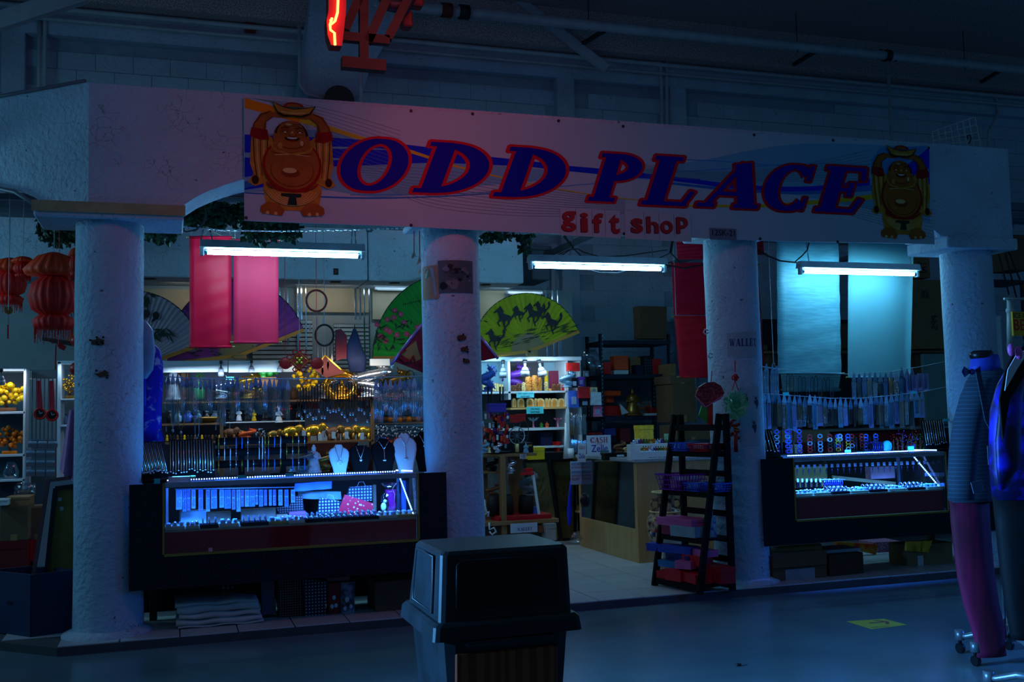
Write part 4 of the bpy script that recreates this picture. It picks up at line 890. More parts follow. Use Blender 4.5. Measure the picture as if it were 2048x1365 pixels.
def yellowp(b, pt, o, s, sz, Y):
    cx, cy = 1056, 706; random.seed(8)
    for x, y, k in ((1003, 636, 1.05), (1062, 628, 1.0), (1098, 645, .95), (1035, 628, .7), (1078, 620, .8), (984, 678, .9)): horse(b, o, s, sz, Y, cx, cy, x, y, k)
    for i in range(60):
        u = random.random(); x = 985+u*160; y = 688-u*30+random.uniform(-14, 14); leafblade(b, o, s, sz, Y, cx, cy, x, y, -.25+random.uniform(-.1, .1), random.uniform(10, 26), .8)
    for i in range(5): fpoly(b, o, s, sz, Y, cx, cy, [(964+random.uniform(0, 14), 628+i*4+random.uniform(0, 4)) for _ in range(4)], 0)
    return [M('paint_black', (16, 14, 26), .6), M('paint_pink'), M('paint_white')]
fan(1056, 704, 117, 34, 20, 186, 2.85, (168, 168, 6), 'yellow folding fan with painted black horses, right of the poster column', yellowp, guard=(190, 130, 20), n=28, rim=(40, 70, 60))
def legfoot(x0, y0, x1, y1, Y, lab): b = MB(); b.pbox(x0, y0, x1, y1, Y, .04, .01); single('fan_stand', b, rib_m, lab, 'stand')
legfoot(466, 710, 493, 719, 2.92, 'pale stand foot below the purple fan'); legfoot(1053, 700, 1077, 713, 2.8, 'pale stand foot below the yellow fan')
# small far-left pale fan
fan(160, 690, 80, 24, 95, 172, 3.66, (130, 126, 140), 'pale fan half hidden behind the red lanterns at the far left', guard=(30, 28, 34), n=14)
# ================================================================== SHOWCASES
lam = mix_mat('dark_laminate', (18, 28, 34), (38, 50, 58), 'noise', 160, 6, .65, pos=(.42, .62), spec=.12)
gold = M('gold_trim', (150, 132, 60), .4, .5); redc = M('red_velvet', (150, 6, 10), .8, var=.1); glassm = MC['glass']; alu = M('aluminium', (150, 165, 180), .35, .7)
def showcase(xl, xo, xr, xe, zg, lab, side=True, xb=None):
    """fascia from xl to xe with an opening xo..xr; everything stands between the columns"""
    t = Thing('showcase', lab, 'display case'); z0, z1 = .345, 1.02; yf = -.24; bl = xb[0]; br_ = xb[1]; yb = .34
    b = MB(); b.prism([(xl, z0), (xe, z0), (xe, z1), (xr, z1), (xr, zg), (xo, zg), (xo, z1), (xl, z1)], (0, yf, 0), EX, EZ, (0, .018, 0)); k = t.add('front_panel', b, lam)
    for a in ((xo-.012, xo, zg-.012, z1), (xr, xr+.012, zg-.012, z1)): b = MB(); b.box(a[0], a[1], yf-.008, yf+.012, a[2], a[3], .002); t.add('gold_strip', b, gold, sub=k)
    b = MB(); b.box(xo-.012, xr+.012, yf-.008, yf+.012, zg-.012, zg+.006, .002); t.add('gold_strip', b, gold, sub=k)
    b = MB(); b.box(bl, br_, yf+.02, yb, z0, z0+.02); b.box(bl, br_, yb, yb+.02, z0, .70); t.add('body', b, M('case_inner', (84, 62, 44), .6))
    for x in (bl+.02, br_-.07): 
        for y in (.27,): b = MB(); b.box(x, x+.05, y, y+.05, TF, z0, .004); t.add('leg', b, M('case_inner'))
    b = MB(); b.box(xo+.004, xr-.004, yf+.04, yf+.055, zg, .70); t.add('red_board', b, redc)
    b = MB(); b.box(xo+.002, xr-.002, yf+.04, yb, .70, .712); t.add('deck', b, M('case_deck', (150, 160, 120), .6))
    b = MB(); b.box(xo, xr, yf+.004, yf+.008, zg, z1-.004); t.add('front_glass', b, glassm)
    b = MB(); b.box(bl+.02, br_-.02, -.2, yb, z1-.002, z1+.006); t.add('top_glass', b, glassm)
    b = MB(); b.box(xo, xr, yf, yf+.03, z1-.03, z1+.004, .003); b.box(xo, xr, yb-.02, yb, z1-.03, z1+.0, .003); t.add('top_rail', b, alu)
    for x in (xo+.005, xr-.03): b = MB(); b.box(x, x+.02, yb-.025, yb, .71, z1-.03, .002); t.add('rear_post', b, alu)
    b = MB(); b.box(xr-.008, xr-.003, yf+.03, yb, .71, z1-.03); t.add('end_glass', b, glassm)
    b = MB(); d_ = MB()
    b.box(xo+.01, xr-.12, -.13, -.12, z1+.006, z1+.010)
    q = xo+.02
    while q < xr-.13: d_.box(q-.0035, q+.0035, -.134, -.126, z1+.010, z1+.018); q += .0165
    for i in range(24):
        u = i/23; p = Vector((xr-.06+.045*u, .10-.27*u, z1-.02-.27*u)); d_.box(p.x-.004, p.x+.004, p.y-.004, p.y+.004, p.z-.005, p.z+.005)
    for i in range(12): u = i/11; d_.box(xr-.09+.07*u-.005, xr-.09+.07*u+.005, .02-.18*u-.005, .02-.18*u+.005, z1+.009, z1+.018)
    k = t.add('led_strip', b, M('led_tape', (60, 70, 120), .4)); t.add('led', d_, BLUEM, sub=k, kind='stuff')
    t.done()
    lamp('case_blue', 'AREA', ((xo+xr)/2, -.15, z1-.05), (.04, .2, 1), 24 if xl < 2 else 30, xr-xo-.1, .03, ((xo+xr)/2, .3 if xl < 2 else .05, .55), spread=1.7)
    lamp('case_blue_top', 'AREA', ((xo+xr)/2, -.16, z1+.03), (.04, .34, 1), 5, xr-xo-.1, .03, ((xo+xr)/2, .15, 1.5))
showcase(-.25, -.035, 1.64, 1.85, .56, 'left dark laminate showcase with gold trim and a blue lit glass cabinet', xb=(-.155, 1.735))
showcase(4.395, 4.685, 6.14, 6.66, .53, 'right dark laminate showcase with blue lights behind the mannequin', xb=(4.56, 6.45))
# ------------------------------------------------------------------ goods
blk_v = M('black_velvet', (9, 9, 13), .85, var=.1, spec=.15); wht_v = M('white_leather', (186, 204, 216), .5, var=.04); silver = M('silver', (210, 215, 225), .22, .9, var=.05); goldm = M('gold_metal', (214, 168, 60), .28, .85, var=.2, scale=20)
teal = M('teal_card', (60, 200, 200), .5); white = M('white_card', (200, 210, 216), .5, var=.04)
def neckbust(x0, x1, y0, y1, Y, mat, lab, chain, pend='drop', lean=0):
    t = Thing('necklace_bust', lab, 'display stand'); w = x1-x0; h = y1-y0; X = lambda u, v: (x0+u*w+lean*(1-v)*w, y0+v*h)
    pts = [(.36, 0), (.64, 0), (.70, .06), (.74, .10), (.9, .15), (1, .25), (1, .38), (.94, .55), (.84, .78), (.78, 1), (.2, 1), (.15, .78), (.04, .55), (0, .38), (0, .25), (.1, .15), (.26, .10), (.3, .06)]
    b = MB(); b.pp([X(*p) for p in pts], Y, .02); c = [X(*p) for p in [(u*.9+.05, v*.98+.01) for u, v in pts]]; b.pp(c, Y-.008, .01)
    zt = P((x0+x1)/2, y0, Y).z; zb = P((x0+x1)/2, y1, Y).z; b.v = [(x, y+(z-zb)*.35, z) for x, y, z in b.v]; t.add('panel', b, mat)
    a = P(x0+.5*w, y1, Y); b = MB(); b.bar((a.x, Y+.03+(zt-zb)*.25, zb+(zt-zb)*.7), (a.x, Y+.14, zb), .05, .006); t.add('prop', b, mat)
    f = lambda u, v: (lambda q: (q.x, Y-.012+(q.z-zb)*.35, q.z))(P(*X(u, v), Y))
    b = MB(); b.tube([f(.3, .08), f(.38, chain*.55), f(.49, chain), f(.5, chain)], .0022, 5); b.tube([f(.5, chain), f(.62, chain*.55), f(.7, .08)], .0022, 5); t.add('chain', b, silver)
    b = MB(); q = f(.5, chain+.05)
    if pend == 'drop': b.ball(q, .010, .005, .014)
    elif pend == 'ring': b.tube([(q[0]+.016*math.cos(i*.7), q[1], q[2]+.016*math.sin(i*.7)) for i in range(9)], .003, 5, closed=True)
    else: b.bar(f(.5, chain), f(.5, chain+.3), .004); b.ball(f(.47, chain+.32), .009); b.ball(f(.53, chain+.32), .009)
    t.add('pendant', b, silver); return t.done()
neckbust(661, 700, 890, 951, -.06, wht_v, 'leftmost pale necklace bust on the showcase, with a ring pendant', .55, 'ring')
neckbust(701, 745, 887, 948, -.05, blk_v, 'black necklace bust with an oval silver pendant, second from the left', .5)
neckbust(745, 795, 878, 948, -.04, blk_v, 'black necklace bust with a long drop of two balls, in the middle of the row', .3, 'long', .02)
neckbust(790, 836, 868, 950, -.05, wht_v, 'taller pale necklace bust with a blue pendant and a hanging tail', .3, 'long', .04)
neckbust(830, 875, 864, 944, -.02, blk_v, 'black necklace bust at the right end of the row beside the column', .3)
def chainstand(q, Y, n, lab, lean=.5):
    """dark ramp with many hanging chains; q = tl, tr, br, bl"""
    t = Thing('chain_stand', lab, 'display stand'); tl, tr, br_, bl = [P(x, y, Y) for x, y in q]; zb = min(br_.z, bl.z)
    g = lambda u, v, k=0: (lambda p: (p.x, Y+(p.z-zb)*lean-k, p.z))(tl.lerp(tr, u).lerp(bl.lerp(br_, u), v))
    b = MB(); A = [g(0, 0), g(1, 0), g(1, 1), g(0, 1)]; B2 = [(a[0], a[1]+.015, a[2]) for a in A]; b.add(A+B2, [(0, 3, 2, 1), (4, 5, 6, 7), (0, 1, 5, 4), (1, 2, 6, 5), (2, 3, 7, 6), (3, 0, 4, 7)]); t.add('ramp', b, blk_v)
    b = MB(); b.box(min(bl.x, br_.x), max(bl.x, br_.x), Y-.03, Y+.12, zb-.02, zb+.0, .003); t.add('base', b, blk_v)
    random.seed(n); chm = [M('chain_gold', (176, 150, 110), .35, .7), silver]
    for i in range(n):
        u = (i+.5)/n; v1 = random.uniform(.72, .84); b = MB(); b.tube([g(u-.008, .02, .004), g(u-.006, v1, .006), g(u+.006, v1, .006), g(u+.008, .02, .004)], .0022, 4); k = t.add('chain', b, chm[i % 2])
        b = MB(); b.ball(g(u, v1+.04, .008), .008, .004, .008, 6, 4); t.add('charm', b, silver, sub=k)
    t.done()
chainstand([(266, 884), (322, 886), (338, 955), (285, 962)], -.08, 16, 'slanted dark ramp of hanging chains at the left end of the showcase')
chainstand([(338, 881), (428, 878), (430, 955), (338, 958)], -.02, 17, 'wide dark ramp of hanging chains left of the bracelet bars', .25)
chainstand([(1852, 842), (1897, 840), (1895, 896), (1852, 900)], -.06, 10, 'dark ramp of chains at the right end of the right showcase', .25)
chainstand([(1532, 858), (1552, 862), (1562, 914), (1532, 914)], -.06, 4, 'tall dark velvet stand at the left end of the right showcase', .3)
def tbar(x, y0, y1, w, rows, Y, lab):
    t = Thing('bracelet_stand', lab, 'display stand'); p, q = P(x, y0, Y), P(x, y1, Y); b = MB(); b.cyl(q, p, .022, n=14); t.add('post', b, blk_v); b = MB(); b.cyl((q.x, Y, q.z), (q.x, Y, q.z+.012), .09, n=18); t.add('base', b, blk_v); random.seed(x)
    for y in rows:
        a, c = P(x-w/2, y, Y), P(x+w/2, y, Y); b = MB(); b.cyl((a.x, Y-.01, a.z), (c.x, Y-.01, a.z), .026, n=14); k = t.add('roll', b, blk_v)
        n = int(w/11)
        for i in range(n):
            if random.random() < .2: continue
            xx = a.x+(c.x-a.x)*(i+.5)/n; b = MB(); m = random.choice(['sv', 'bl', 'gd', 'wh']); r = .0275
            b.tube([(xx, Y-.01-r*math.cos(s), a.z+r*math.sin(s)) for s in [1.4-j*.45 for j in range(6)]]+[(xx, Y-.02, a.z-.055)], .0035, 5)
            t.add('bracelet', b, {'sv': silver, 'bl': M('bead_blue', (60, 110, 200), .3), 'gd': goldm, 'wh': M('pearl', (220, 224, 230), .3)}[m], sub=k)
    t.done()
tbar(483, 880, 956, 104, (884, 906, 930), .12, 'left black bracelet stand with three velvet rolls on the showcase'); tbar(566, 872, 950, 96, (882, 903, 928), .12, 'right black bracelet stand with three velvet rolls on the showcase')
# small cards on the case
for x0, y0, x1, y1, m, lab in ((308, 958, 320, 968, teal, 'small teal price card left of the showcase top'), (337, 953, 382, 966, white, 'long pale note card at the left of the showcase top'), (380, 951, 391, 957, M('pale_green', (150, 190, 150), .5), 'small pale green card behind the long note'), (475, 951, 492, 957, teal, 'teal card under the bracelet bars'), (571, 947, 587, 953, teal, 'teal card under the right bracelet stand'), (717, 884, 738, 891, M('pale_green'), 'pale green tag on top of the second bust'), (388, 1006, 0, 0, None, '')):
    if not m: continue
    b = MB(); b.pbox(x0, y0, x1, y1, -.17, .004); b.pbox(x0, y1-2, x1, y1, -.19, .03); single('price_card', b, m, lab, 'card')
b = MB(); b.pbox(417, 1096, 425, 1104, -.248, .002); single('price_sticker', b, M('pink_paper', (210, 150, 160), .6), 'tiny pink sticker low on the left showcase glass', 'sticker')
# inside the left case: hanging packs, bags, boxes
def strip_pack(x0, x1, y0, y1, Y, m, lab, grp=None):
    t = Thing('necklace_pack', lab, 'necklace', grp); b = MB(); b.pbox(x0, y0, x1, y1, Y, .006, .001); t.add('backing_card', b, m)
    for k in range(2):
        xx = x0+(x1-x0)*(.33+.34*k); b = MB(); b.tube([P(xx-1, y0+3, Y-.004), P(xx-1, y1-5, Y-.006), P(xx+1, y1-5, Y-.006), P(xx+1, y0+3, Y-.004)], .0015, 4); t.add('strand', b, silver)
    b = MB(); b.pbox(x0-.5, y0-1, x1+.5, y1+1, Y-.01, .001); t.add('film', b, MC['plastic_film']); return t.done()
random.seed(2); cd = [M('strip_white', (190, 204, 220), .4, var=.05), M('strip_lilac', (176, 150, 214), .4), M('strip_blue', (130, 160, 220), .4)]
for i, (x0, x1, y1) in enumerate(((352, 364, 1020), (365, 373, 1024), (374, 381, 1022), (383, 391, 1018), (397, 406, 1022), (412, 420, 1024), (422, 434, 1018), (439, 448, 1016), (449, 462, 1018), (464, 471, 1020), (473, 481, 1024), (482, 488, 1014), (490, 498, 1014), (499, 510, 1014), (511, 516, 1010), (518, 526, 1014), (528, 534, 1012), (538, 544, 1012), (546, 552, 1012), (557, 565, 1012), (569, 577, 1014), (582, 590, 1006))):
    strip_pack(x0, x1, 980+(352-x0)*-.0, y1, .06+.01*(i % 3), cd[(0, 2, 1, 0, 1, 0, 2)[i % 7]], '%s pale necklace strip pack from the left hanging inside the left showcase' % nth(i), 'necklace packs inside the left showcase')
b = MB(); b.tube([P(350, 979, .07), P(592, 975, .07)], .004); single('hanging_rod', b, alu, 'thin rod carrying the necklace packs inside the left showcase', 'rod')
b = MB(); b.cloth([(590, 968), (664, 962), (664, 978), (588, 984)], .1, .003, 8, 4, .01, 2); single('plastic_bag', b, M('dull_plastic', (70, 120, 200), .6), 'clear crumpled plastic hanging at the top inside the left showcase', 'bag')
kraft = M('kraft_card', (142, 108, 72), .8, var=.08, scale=6); tape = M('brown_tape', (150, 118, 72), .35); kraft2 = M('kraft_dark', (104, 80, 58), .8, var=.1)
def carton(x0, y0, x1, y1, Y, d, lab, m=None, rot=0, tp=True, grp=None, nm='cardboard_box', fl_=True, ztop=None):
    m = m or kraft; t = Thing(nm, lab, 'box', grp); a, c, z0, z1 = rect(x0, y0, x1, y1, Y)
    prt = []; b = MB(); b.box(a, c, Y, Y+d, z0, z1-.004, .003); prt.append(('body', b, m)); 
    if fl_: 
        g = (c-a)*.004+.002; mid = Y+d/2; b = MB(); b.box(a+g, c-g, Y+.002, mid-.002, z1-.004, z1, 0); prt.append(('flap', b, m)); b = MB(); b.box(a+g, c-g, mid+.002, Y+d-.002, z1-.004, z1+.0, 0); prt.append(('flap', b, m))
    if tp: b = MB(); mid = Y+d/2; b.box(a-.001, c+.001, mid-.02, mid+.02, z1, z1+.0012); xm = (a+c)/2; b.box(xm-.025, xm+.025, Y-.0015, Y, z0+.0, z0+(z1-z0)*.18); prt.append(('tape', b, tape))
    for nm_, b, mm in prt:
        if rot: b.rotz(rot, ((a+c)/2, Y, 0))
        t.add(nm_, b, mm)
    return t.done()
def giftbox(x0, y0, x1, y1, Y, d, m, lab, rot=0, lidh=.3, tilt=0, grp=None, ml=None, nm='gift_box'):
    t = Thing(nm, lab, 'box', grp); a, c, z0, z1 = rect(x0, y0, x1, y1, Y); zl = z1-(z1-z0)*lidh; b = MB(); b.box(a+.003, c-.003, Y+.003, Y+d-.003, z0, zl, .001); l = MB(); l.box(a, c, Y, Y+d, zl, z1, .002)
    for q in (b, l):
        if rot: q.rotz(rot, ((a+c)/2, Y+d/2, 0))
        if tilt: q.rot('Y', tilt, ((a+c)/2, Y, (z0+z1)/2))
    t.add('box_body', b, m); t.add('lid', l, ml or m); return t.done()
carton(361, 1023, 413, 1049, .16, .14, 'pale grey carton inside the left showcase', M('grey_carton', (120, 140, 150), .7), rot=.05)
carton(414, 1026, 462, 1050, .18, .14, 'brown carton behind the bangles in the left showcase', kraft2); carton(482, 1020, 552, 1048, .16, .16, 'wide brown carton in the middle of the left showcase', kraft2, rot=-.05)
carton(553, 1030, 576, 1046, .14, .1, 'small tan carton beside the dotted bag in the showcase', kraft); giftbox(578, 1024, 612, 1046, .14, .1, M('dusky_pink', (150, 76, 96), .6), 'dusky pink box in the left showcase')
def dotted(name, c0, c1, n, pos=(.2, .3)): return mix_mat(name, c1, c0, 'dots', n, 0, .5, pos=pos)
navy_dots = dotted('navy_dots', (16, 20, 44), (170, 180, 190), 46, (.30, .36)); black_dots = dotted('black_dots', (14, 12, 18), (140, 120, 100), 60, (.28, .36)); red_flakes = mix_mat('red_flakes', (222, 170, 170), (214, 14, 34), 'dots', 34, 1, .5, pos=(.18, .26))
def bag(pts, Y, d, m, lab, handles=True, nm='gift_bag', hm=None):
    t = Thing(nm, lab, 'bag'); b = MB(); b.pp(pts, Y, d); t.add('bag_body', b, m)
    if handles:
        xs = sorted(pts, key=lambda p: p[1])[:2]; (xa, ya), (xb, yb) = sorted(xs); b = MB()
        for k in (0, d): b.tube([P(xa+(xb-xa)*.3, ya+(yb-ya)*.3+1, Y+k), P(xa+(xb-xa)*.4, ya+(yb-ya)*.4-9, Y+k), P(xa+(xb-xa)*.6, ya+(yb-ya)*.6-9, Y+k), P(xa+(xb-xa)*.7, ya+(yb-ya)*.7+1, Y+k)], .002, 5)
        t.add('handle', b, hm or M('cord_white', (190, 190, 190), .7))
    return t.done()
bag([(590, 993), (605, 991), (608, 1024), (560, 1030), (552, 1016), (578, 1014)], .2, .03, black_dots, 'black dotted bag lying at the left of the showcase bags', False)
bag([(640, 996), (682, 1004), (672, 1038), (634, 1042)], .06, .05, navy_dots, 'navy dotted bag left of the red snowflake bag in the showcase')
bag([(700, 975), (745, 972), (744, 1002), (690, 1004)], .16, .05, navy_dots, 'navy dotted bag standing behind the red snowflake bag in the showcase')
bag([(690, 990), (748, 1008), (740, 1036), (676, 1026)], .04, .03, red_flakes, 'red bag with pale snowflakes leaning in the showcase', False)
b = MB(); b.cloth([(596, 982), (682, 984), (684, 1000), (598, 998)], .24, .01, 8, 6, .02, 2); single('folded_cloth', b, M('mint_cloth', (130, 160, 150), .8, var=.2), 'pale crumpled cloth at the back of the left showcase', 'cloth')
b = MB(); b.pbox(746, 970, 753, 1030, .22, .03, .002); single('wooden_post', b, M('wood_post', (120, 92, 60), .6), 'wooden post behind the glass of the left showcase', 'post')
b = MB(); b.loft([(770, 793, 980), (771, 792, 986), (776, 790, 1000), (778, 793, 1014), (774, 788, 1026)], .1, .5, 14, .06, 5); t = Thing('cellophane_gift', 'magenta gift wrapped in clear cellophane at the right inside the left showcase', 'gift'); t.add('wrapped_gift', b, M('magenta_foil', (200, 20, 110), .3))
b = MB(); b.loft([(760, 800, 966), (772, 790, 978), (764, 800, 990), (762, 803, 1020), (766, 800, 1030)], .1, .55, 14, .1, 6); t.add('cellophane', b, MC['plastic_film']); b = MB(); b.ball(P(767, 1014, .04), .02, .012, .03); b.ball(P(770, 1003, .04), .013); t.add('little_figure', b, white); t.done()
b = MB(); b.pbox(803, 962, 812, 1030, .12, .02); single('cardboard_piece', b, M('blue_board', (60, 90, 140), .6), 'narrow board at the right end inside the left showcase', 'board')
# trays of rings and bangles on the deck
random.seed(11)
def tray(x0, x1, yb, h, Y, lab, kind):
    t = Thing('jewellery_tray', lab, 'tray'); a, c = P(x0, yb, Y).x, P(x1, yb, Y).x; z0 = .712; b = MB(); b.box(a, c, Y, Y+.16, z0, z0+.022, .003); t.add('tray_box', b, {0: M('tray_cream', (190, 200, 160), .5), 1: M('tray_gold', (176, 170, 90), .5), 2: blk_v}[kind])
    n = max(3, int((c-a)/.035))
    for i in range(n):
        for j in range(3):
            xx = a+(c-a)*(i+.5)/n; yy = Y+.03+.05*j; b = MB(); q = random.random()
            if kind == 2: b.tube([(xx, yy+.02*math.cos(s*.9), z0+.04+.02*math.sin(s*.9)) for s in range(7)], .004, 5, closed=True); mm = silver
            elif q < .6: b.box(xx-.012, xx+.012, yy-.016, yy+.016, z0+.022, z0+.03+.016*random.random(), .002); b.rotz(random.uniform(-.5, .5), (xx, yy, 0)); mm = M('packet', (150, 200, 230), .3)
            else: b.ball((xx, yy, z0+.034), .013, .013, .013, 8, 5); mm = silver
            t.add('trinket', b, mm)
    t.done()
for i, (x0, x1, k) in enumerate(((330, 370, 0), (372, 398, 0), (400, 438, 2), (440, 478, 0), (482, 538, 2), (540, 575, 1), (577, 610, 0), (612, 655, 2), (657, 700, 2), (702, 758, 2), (760, 795, 0), (797, 834, 1))):
    tray(x0, x1, 1050, 10, -.19+.01*(i % 2), '%s, %s from the left on the deck of the left showcase' % (('pale tray of packets', 'gold edged tray', 'dark tray of silver rings')[k], nth(i)), k)
for i, (x0, x1, k) in enumerate(((1592, 1625, 0), (1628, 1662, 0), (1665, 1700, 2), (1703, 1738, 0), (1741, 1776, 2), (1779, 1815, 0), (1818, 1852, 2), (1855, 1896, 0))):
    tray(x0, x1, 980, 10, -.19, '%s, %s from the left on the deck of the right showcase' % (('pale tray of packets', '', 'dark tray of silver rings')[k], nth(i)), k)
# inside the right case
for i in range(26):
    x = 1592+i*11.6
    if 1850 < x: continue
    t = Thing('pendant_card', '%s pendant card from the left in the top row inside the right showcase' % nth(i), 'pendant', 'pendant cards along the top of the right showcase'); y = 931-(x-1592)*.035
    b = MB(); b.pbox(x, y, x+5, y+7, .02, .002); t.add('card', b, white); b = MB(); b.ball(P(x+2.5, y+12, .02), .008, .004, .012, 6, 4); b.bar(P(x+2.5, y+6, .02), P(x+2.5, y+20, .02), .003); t.add('pendant', b, M('dark_charm', (30, 34, 60), .3, .5)); t.done()
for i in range(20):
    x = 1800+i*5 if i > 9 else 1594+i*9
    t = Thing('pendant_card', '%s pendant card from the left in the lower row inside the right showcase' % nth(i), 'pendant', 'pendant cards along the lower rod of the right showcase'); y = 962 if i < 10 else 950
    b = MB(); b.pbox(x, y-4, x+3.6, y+3, .04, .002); t.add('card', b, white); b = MB(); b.bar(P(x+2, y+3, .04), P(x+2, y+14, .04), .004); t.add('pendant', b, M('dark_charm')); t.done()
b = MB(); b.pbox(1590, 934, 1655, 975, .28, .03, .003); b.mat(1)
for i in range(6): b.pbox(1592+i*11, 962, 1599+i*11, 976, .275, .004)
single('patterned_box', b, [M('amber_card', (190, 140, 60), .6, var=.3), blk_v], 'amber patterned box at the left inside the right showcase', 'box')
b = MB(); b.pbox(1742, 934, 1790, 958, .26, .08, .002); single('pink_box', b, M('salmon_card', (200, 130, 130), .6, var=.2), 'salmon pink box seen through the right showcase', 'box')
t = Thing('wooden_shelf', 'slanting pale wooden board seen through the right showcase', 'shelf'); b = MB(); b.bar(P(1665, 955, .3), P(1790, 968, .3), .03, .02, (0, 1, 0)); t.add('board', b, M('pale_wood', (190, 150, 90), .5)); t.done()
for i in range(9):
    b = MB(); q = P(1650+i*4, 966, -.02); b.tube([(q.x, q.y+.022*math.cos(s*.8), q.z+.022*math.sin(s*.8)) for s in range(8)], .005, 6, closed=True); single('bangle', b, M('navy_bangle', (30, 40, 120), .25), '%s dark blue bangle from the left on the bar inside the right showcase' % nth(i), 'bangle', 'bangles hanging inside the right showcase')
b = MB(); b.tube([P(1642, 960, -.02), P(1690, 960, -.02)], .005); single('bangle_bar', b, alu, 'short bar holding the blue bangles inside the right showcase', 'rod')
# ================================================================== FIGURES (small goods)
def at(x, y, Y): return P(x, y, Y)
def pxs(x, y, Y): return (P(x, y-50, Y)-P(x, y+50, Y)).length/100     # metres per pixel there
jm = {}
def gm_(k):
    T = {'gold': (214, 160, 50, .25, .8), 'brass': (150, 112, 50, .3, .7), 'silver': (214, 220, 232, .2, .9), 'amber': (220, 110, 14, .25, 0), 'yellow': (226, 180, 10, .3, 0), 'jade': (60, 150, 90, .3, 0), 'brown': (110, 66, 36, .5, 0), 'white': (200, 206, 214, .4, 0), 'red': (190, 24, 24, .4, 0), 'orange': (214, 74, 24, .35, 0), 'black': (16, 16, 20, .35, 0), 'blue': (50, 90, 190, .3, 0), 'purple': (90, 40, 150, .35, 0), 'pink': (214, 110, 150, .4, 0), 'green': (28, 120, 40, .4, 0), 'wood': (214, 140, 60, .45, 0), 'palewood': (216, 190, 130, .5, 0), 'glassy': (120, 160, 190, .12, .2), 'grey': (96, 104, 116, .5, 0)}[k]
    return M('g_'+k, T[:3], T[3], T[4], var=.22, scale=30)
def elephant(x, y, h, Y, col, lab, face=1, grp=None):
    o = at(x, y, Y); s = h*pxs(x, y, Y); f = face; c = gm_(col); t = Thing('elephant_figurine', lab, 'figurine', grp)
    W = lambda u, v, w: (o.x+f*u*s, o.y+w*s, o.z+v*s)
    b = MB(); b.ball(W(0, .55, 0), .42*s, .27*s, .30*s, 14, 8); b.ball(W(-.25, .5, 0), .24*s, .24*s, .28*s, 12, 7); t.add('body', b, c)
    b = MB(); b.ball(W(.45, .72, 0), .2*s, .19*s, .22*s, 12, 7); t.add('head', b, c)
    b = MB(); b.tube([W(.58, .72, 0), W(.72, .55, 0), W(.76, .32, 0), W(.72, .14, 0), W(.82, .1, 0)], [.09*s, .075*s, .055*s, .04*s, .03*s], 8); t.add('trunk', b, c)
    for w in (-1, 1):
        b = MB(); b.ball(W(.34, .66, w*.2), .15*s, .03*s, .2*s, 10, 6); t.add('ear', b, c); b = MB(); b.tube([W(.58, .6, w*.09), W(.7, .5, w*.11), W(.8, .52, w*.11)], [.03*s, .022*s, .008*s], 6); t.add('tusk', b, gm_('white'))
        for u in (-.28, .25): b = MB(); b.cyl(W(u, .45, w*.14), W(u, 0, w*.14), .1*s, .085*s, 10); t.add('leg', b, c)
    b = MB(); b.tube([W(-.46, .62, 0), W(-.55, .45, 0), W(-.54, .25, 0)], .02*s, 5); t.add('tail', b, c)
    return t.done()
def dragon(x, y, h, Y, col, lab, seed=1, ring=False, w_=1, grp=None, cat='figurine'):
    """foil dragon: coiled spiky body, head with horns, base"""
    random.seed(seed); o = at(x, y, Y); s = h*pxs(x, y, Y); c = gm_(col); t = Thing('dragon_figurine', lab, cat, grp); b = MB()
    if ring: pts = [(o.x+.5*s*math.cos(a), o.y+.02*s*math.sin(3*a), o.z+.5*s+.42*s*math.sin(a)) for a in [i*.28-1.4 for i in range(22)]]
    else: pts = [(o.x+w_*s*(.30*math.sin(i*.55)+.02*i-.15), o.y+.12*s*math.cos(i*.8), o.z+s*(.08+.82*i/17)) for i in range(18)]
    b.tube(pts, [s*(.075+.075*math.sin(3.1*(i+1)/(len(pts)+1))) for i in range(len(pts))], 8); t.add('body', b, c)
    b = MB()
    for i, p in enumerate(pts[1:-1]):
        for k in range(9):
            a = random.uniform(0, 6.28); d = Vector((math.cos(a), random.uniform(-.9, .3), math.sin(a))).normalized(); q = Vector(p); b.add([q+d.orthogonal()*.05*s, q-d.orthogonal()*.05*s, q+d.cross(d.orthogonal())*.05*s, q+d*s*random.uniform(.14, .26)], [(0, 1, 3), (1, 2, 3), (2, 0, 3)])
    t.add('spikes', b, c, kind='stuff')
    p = Vector(pts[-1]); b = MB(); b.ball(p, .1*s, .09*s, .08*s, 10, 6); b.ball(p+Vector((.1*s, -.03*s, -.02*s)), .07*s, .05*s, .04*s, 8, 5)
    for k in (-1, 1): b.tube([p+Vector((0, .03*k*s, .05*s)), p+Vector((-.08*s, .05*k*s, .13*s)), p+Vector((-.06*s, .06*k*s, .2*s))], [.02*s, .014*s, .004*s], 5)
    t.add('head', b, c); b = MB(); b.lathe((o.x, o.y, o.z), [(.28*s*w_**.5, 0), (.3*s*w_**.5, .03*s), (.24*s*w_**.5, .07*s)], 16); t.add('base', b, gm_('brown' if col in ('amber', 'jade') else col)); return t.done()
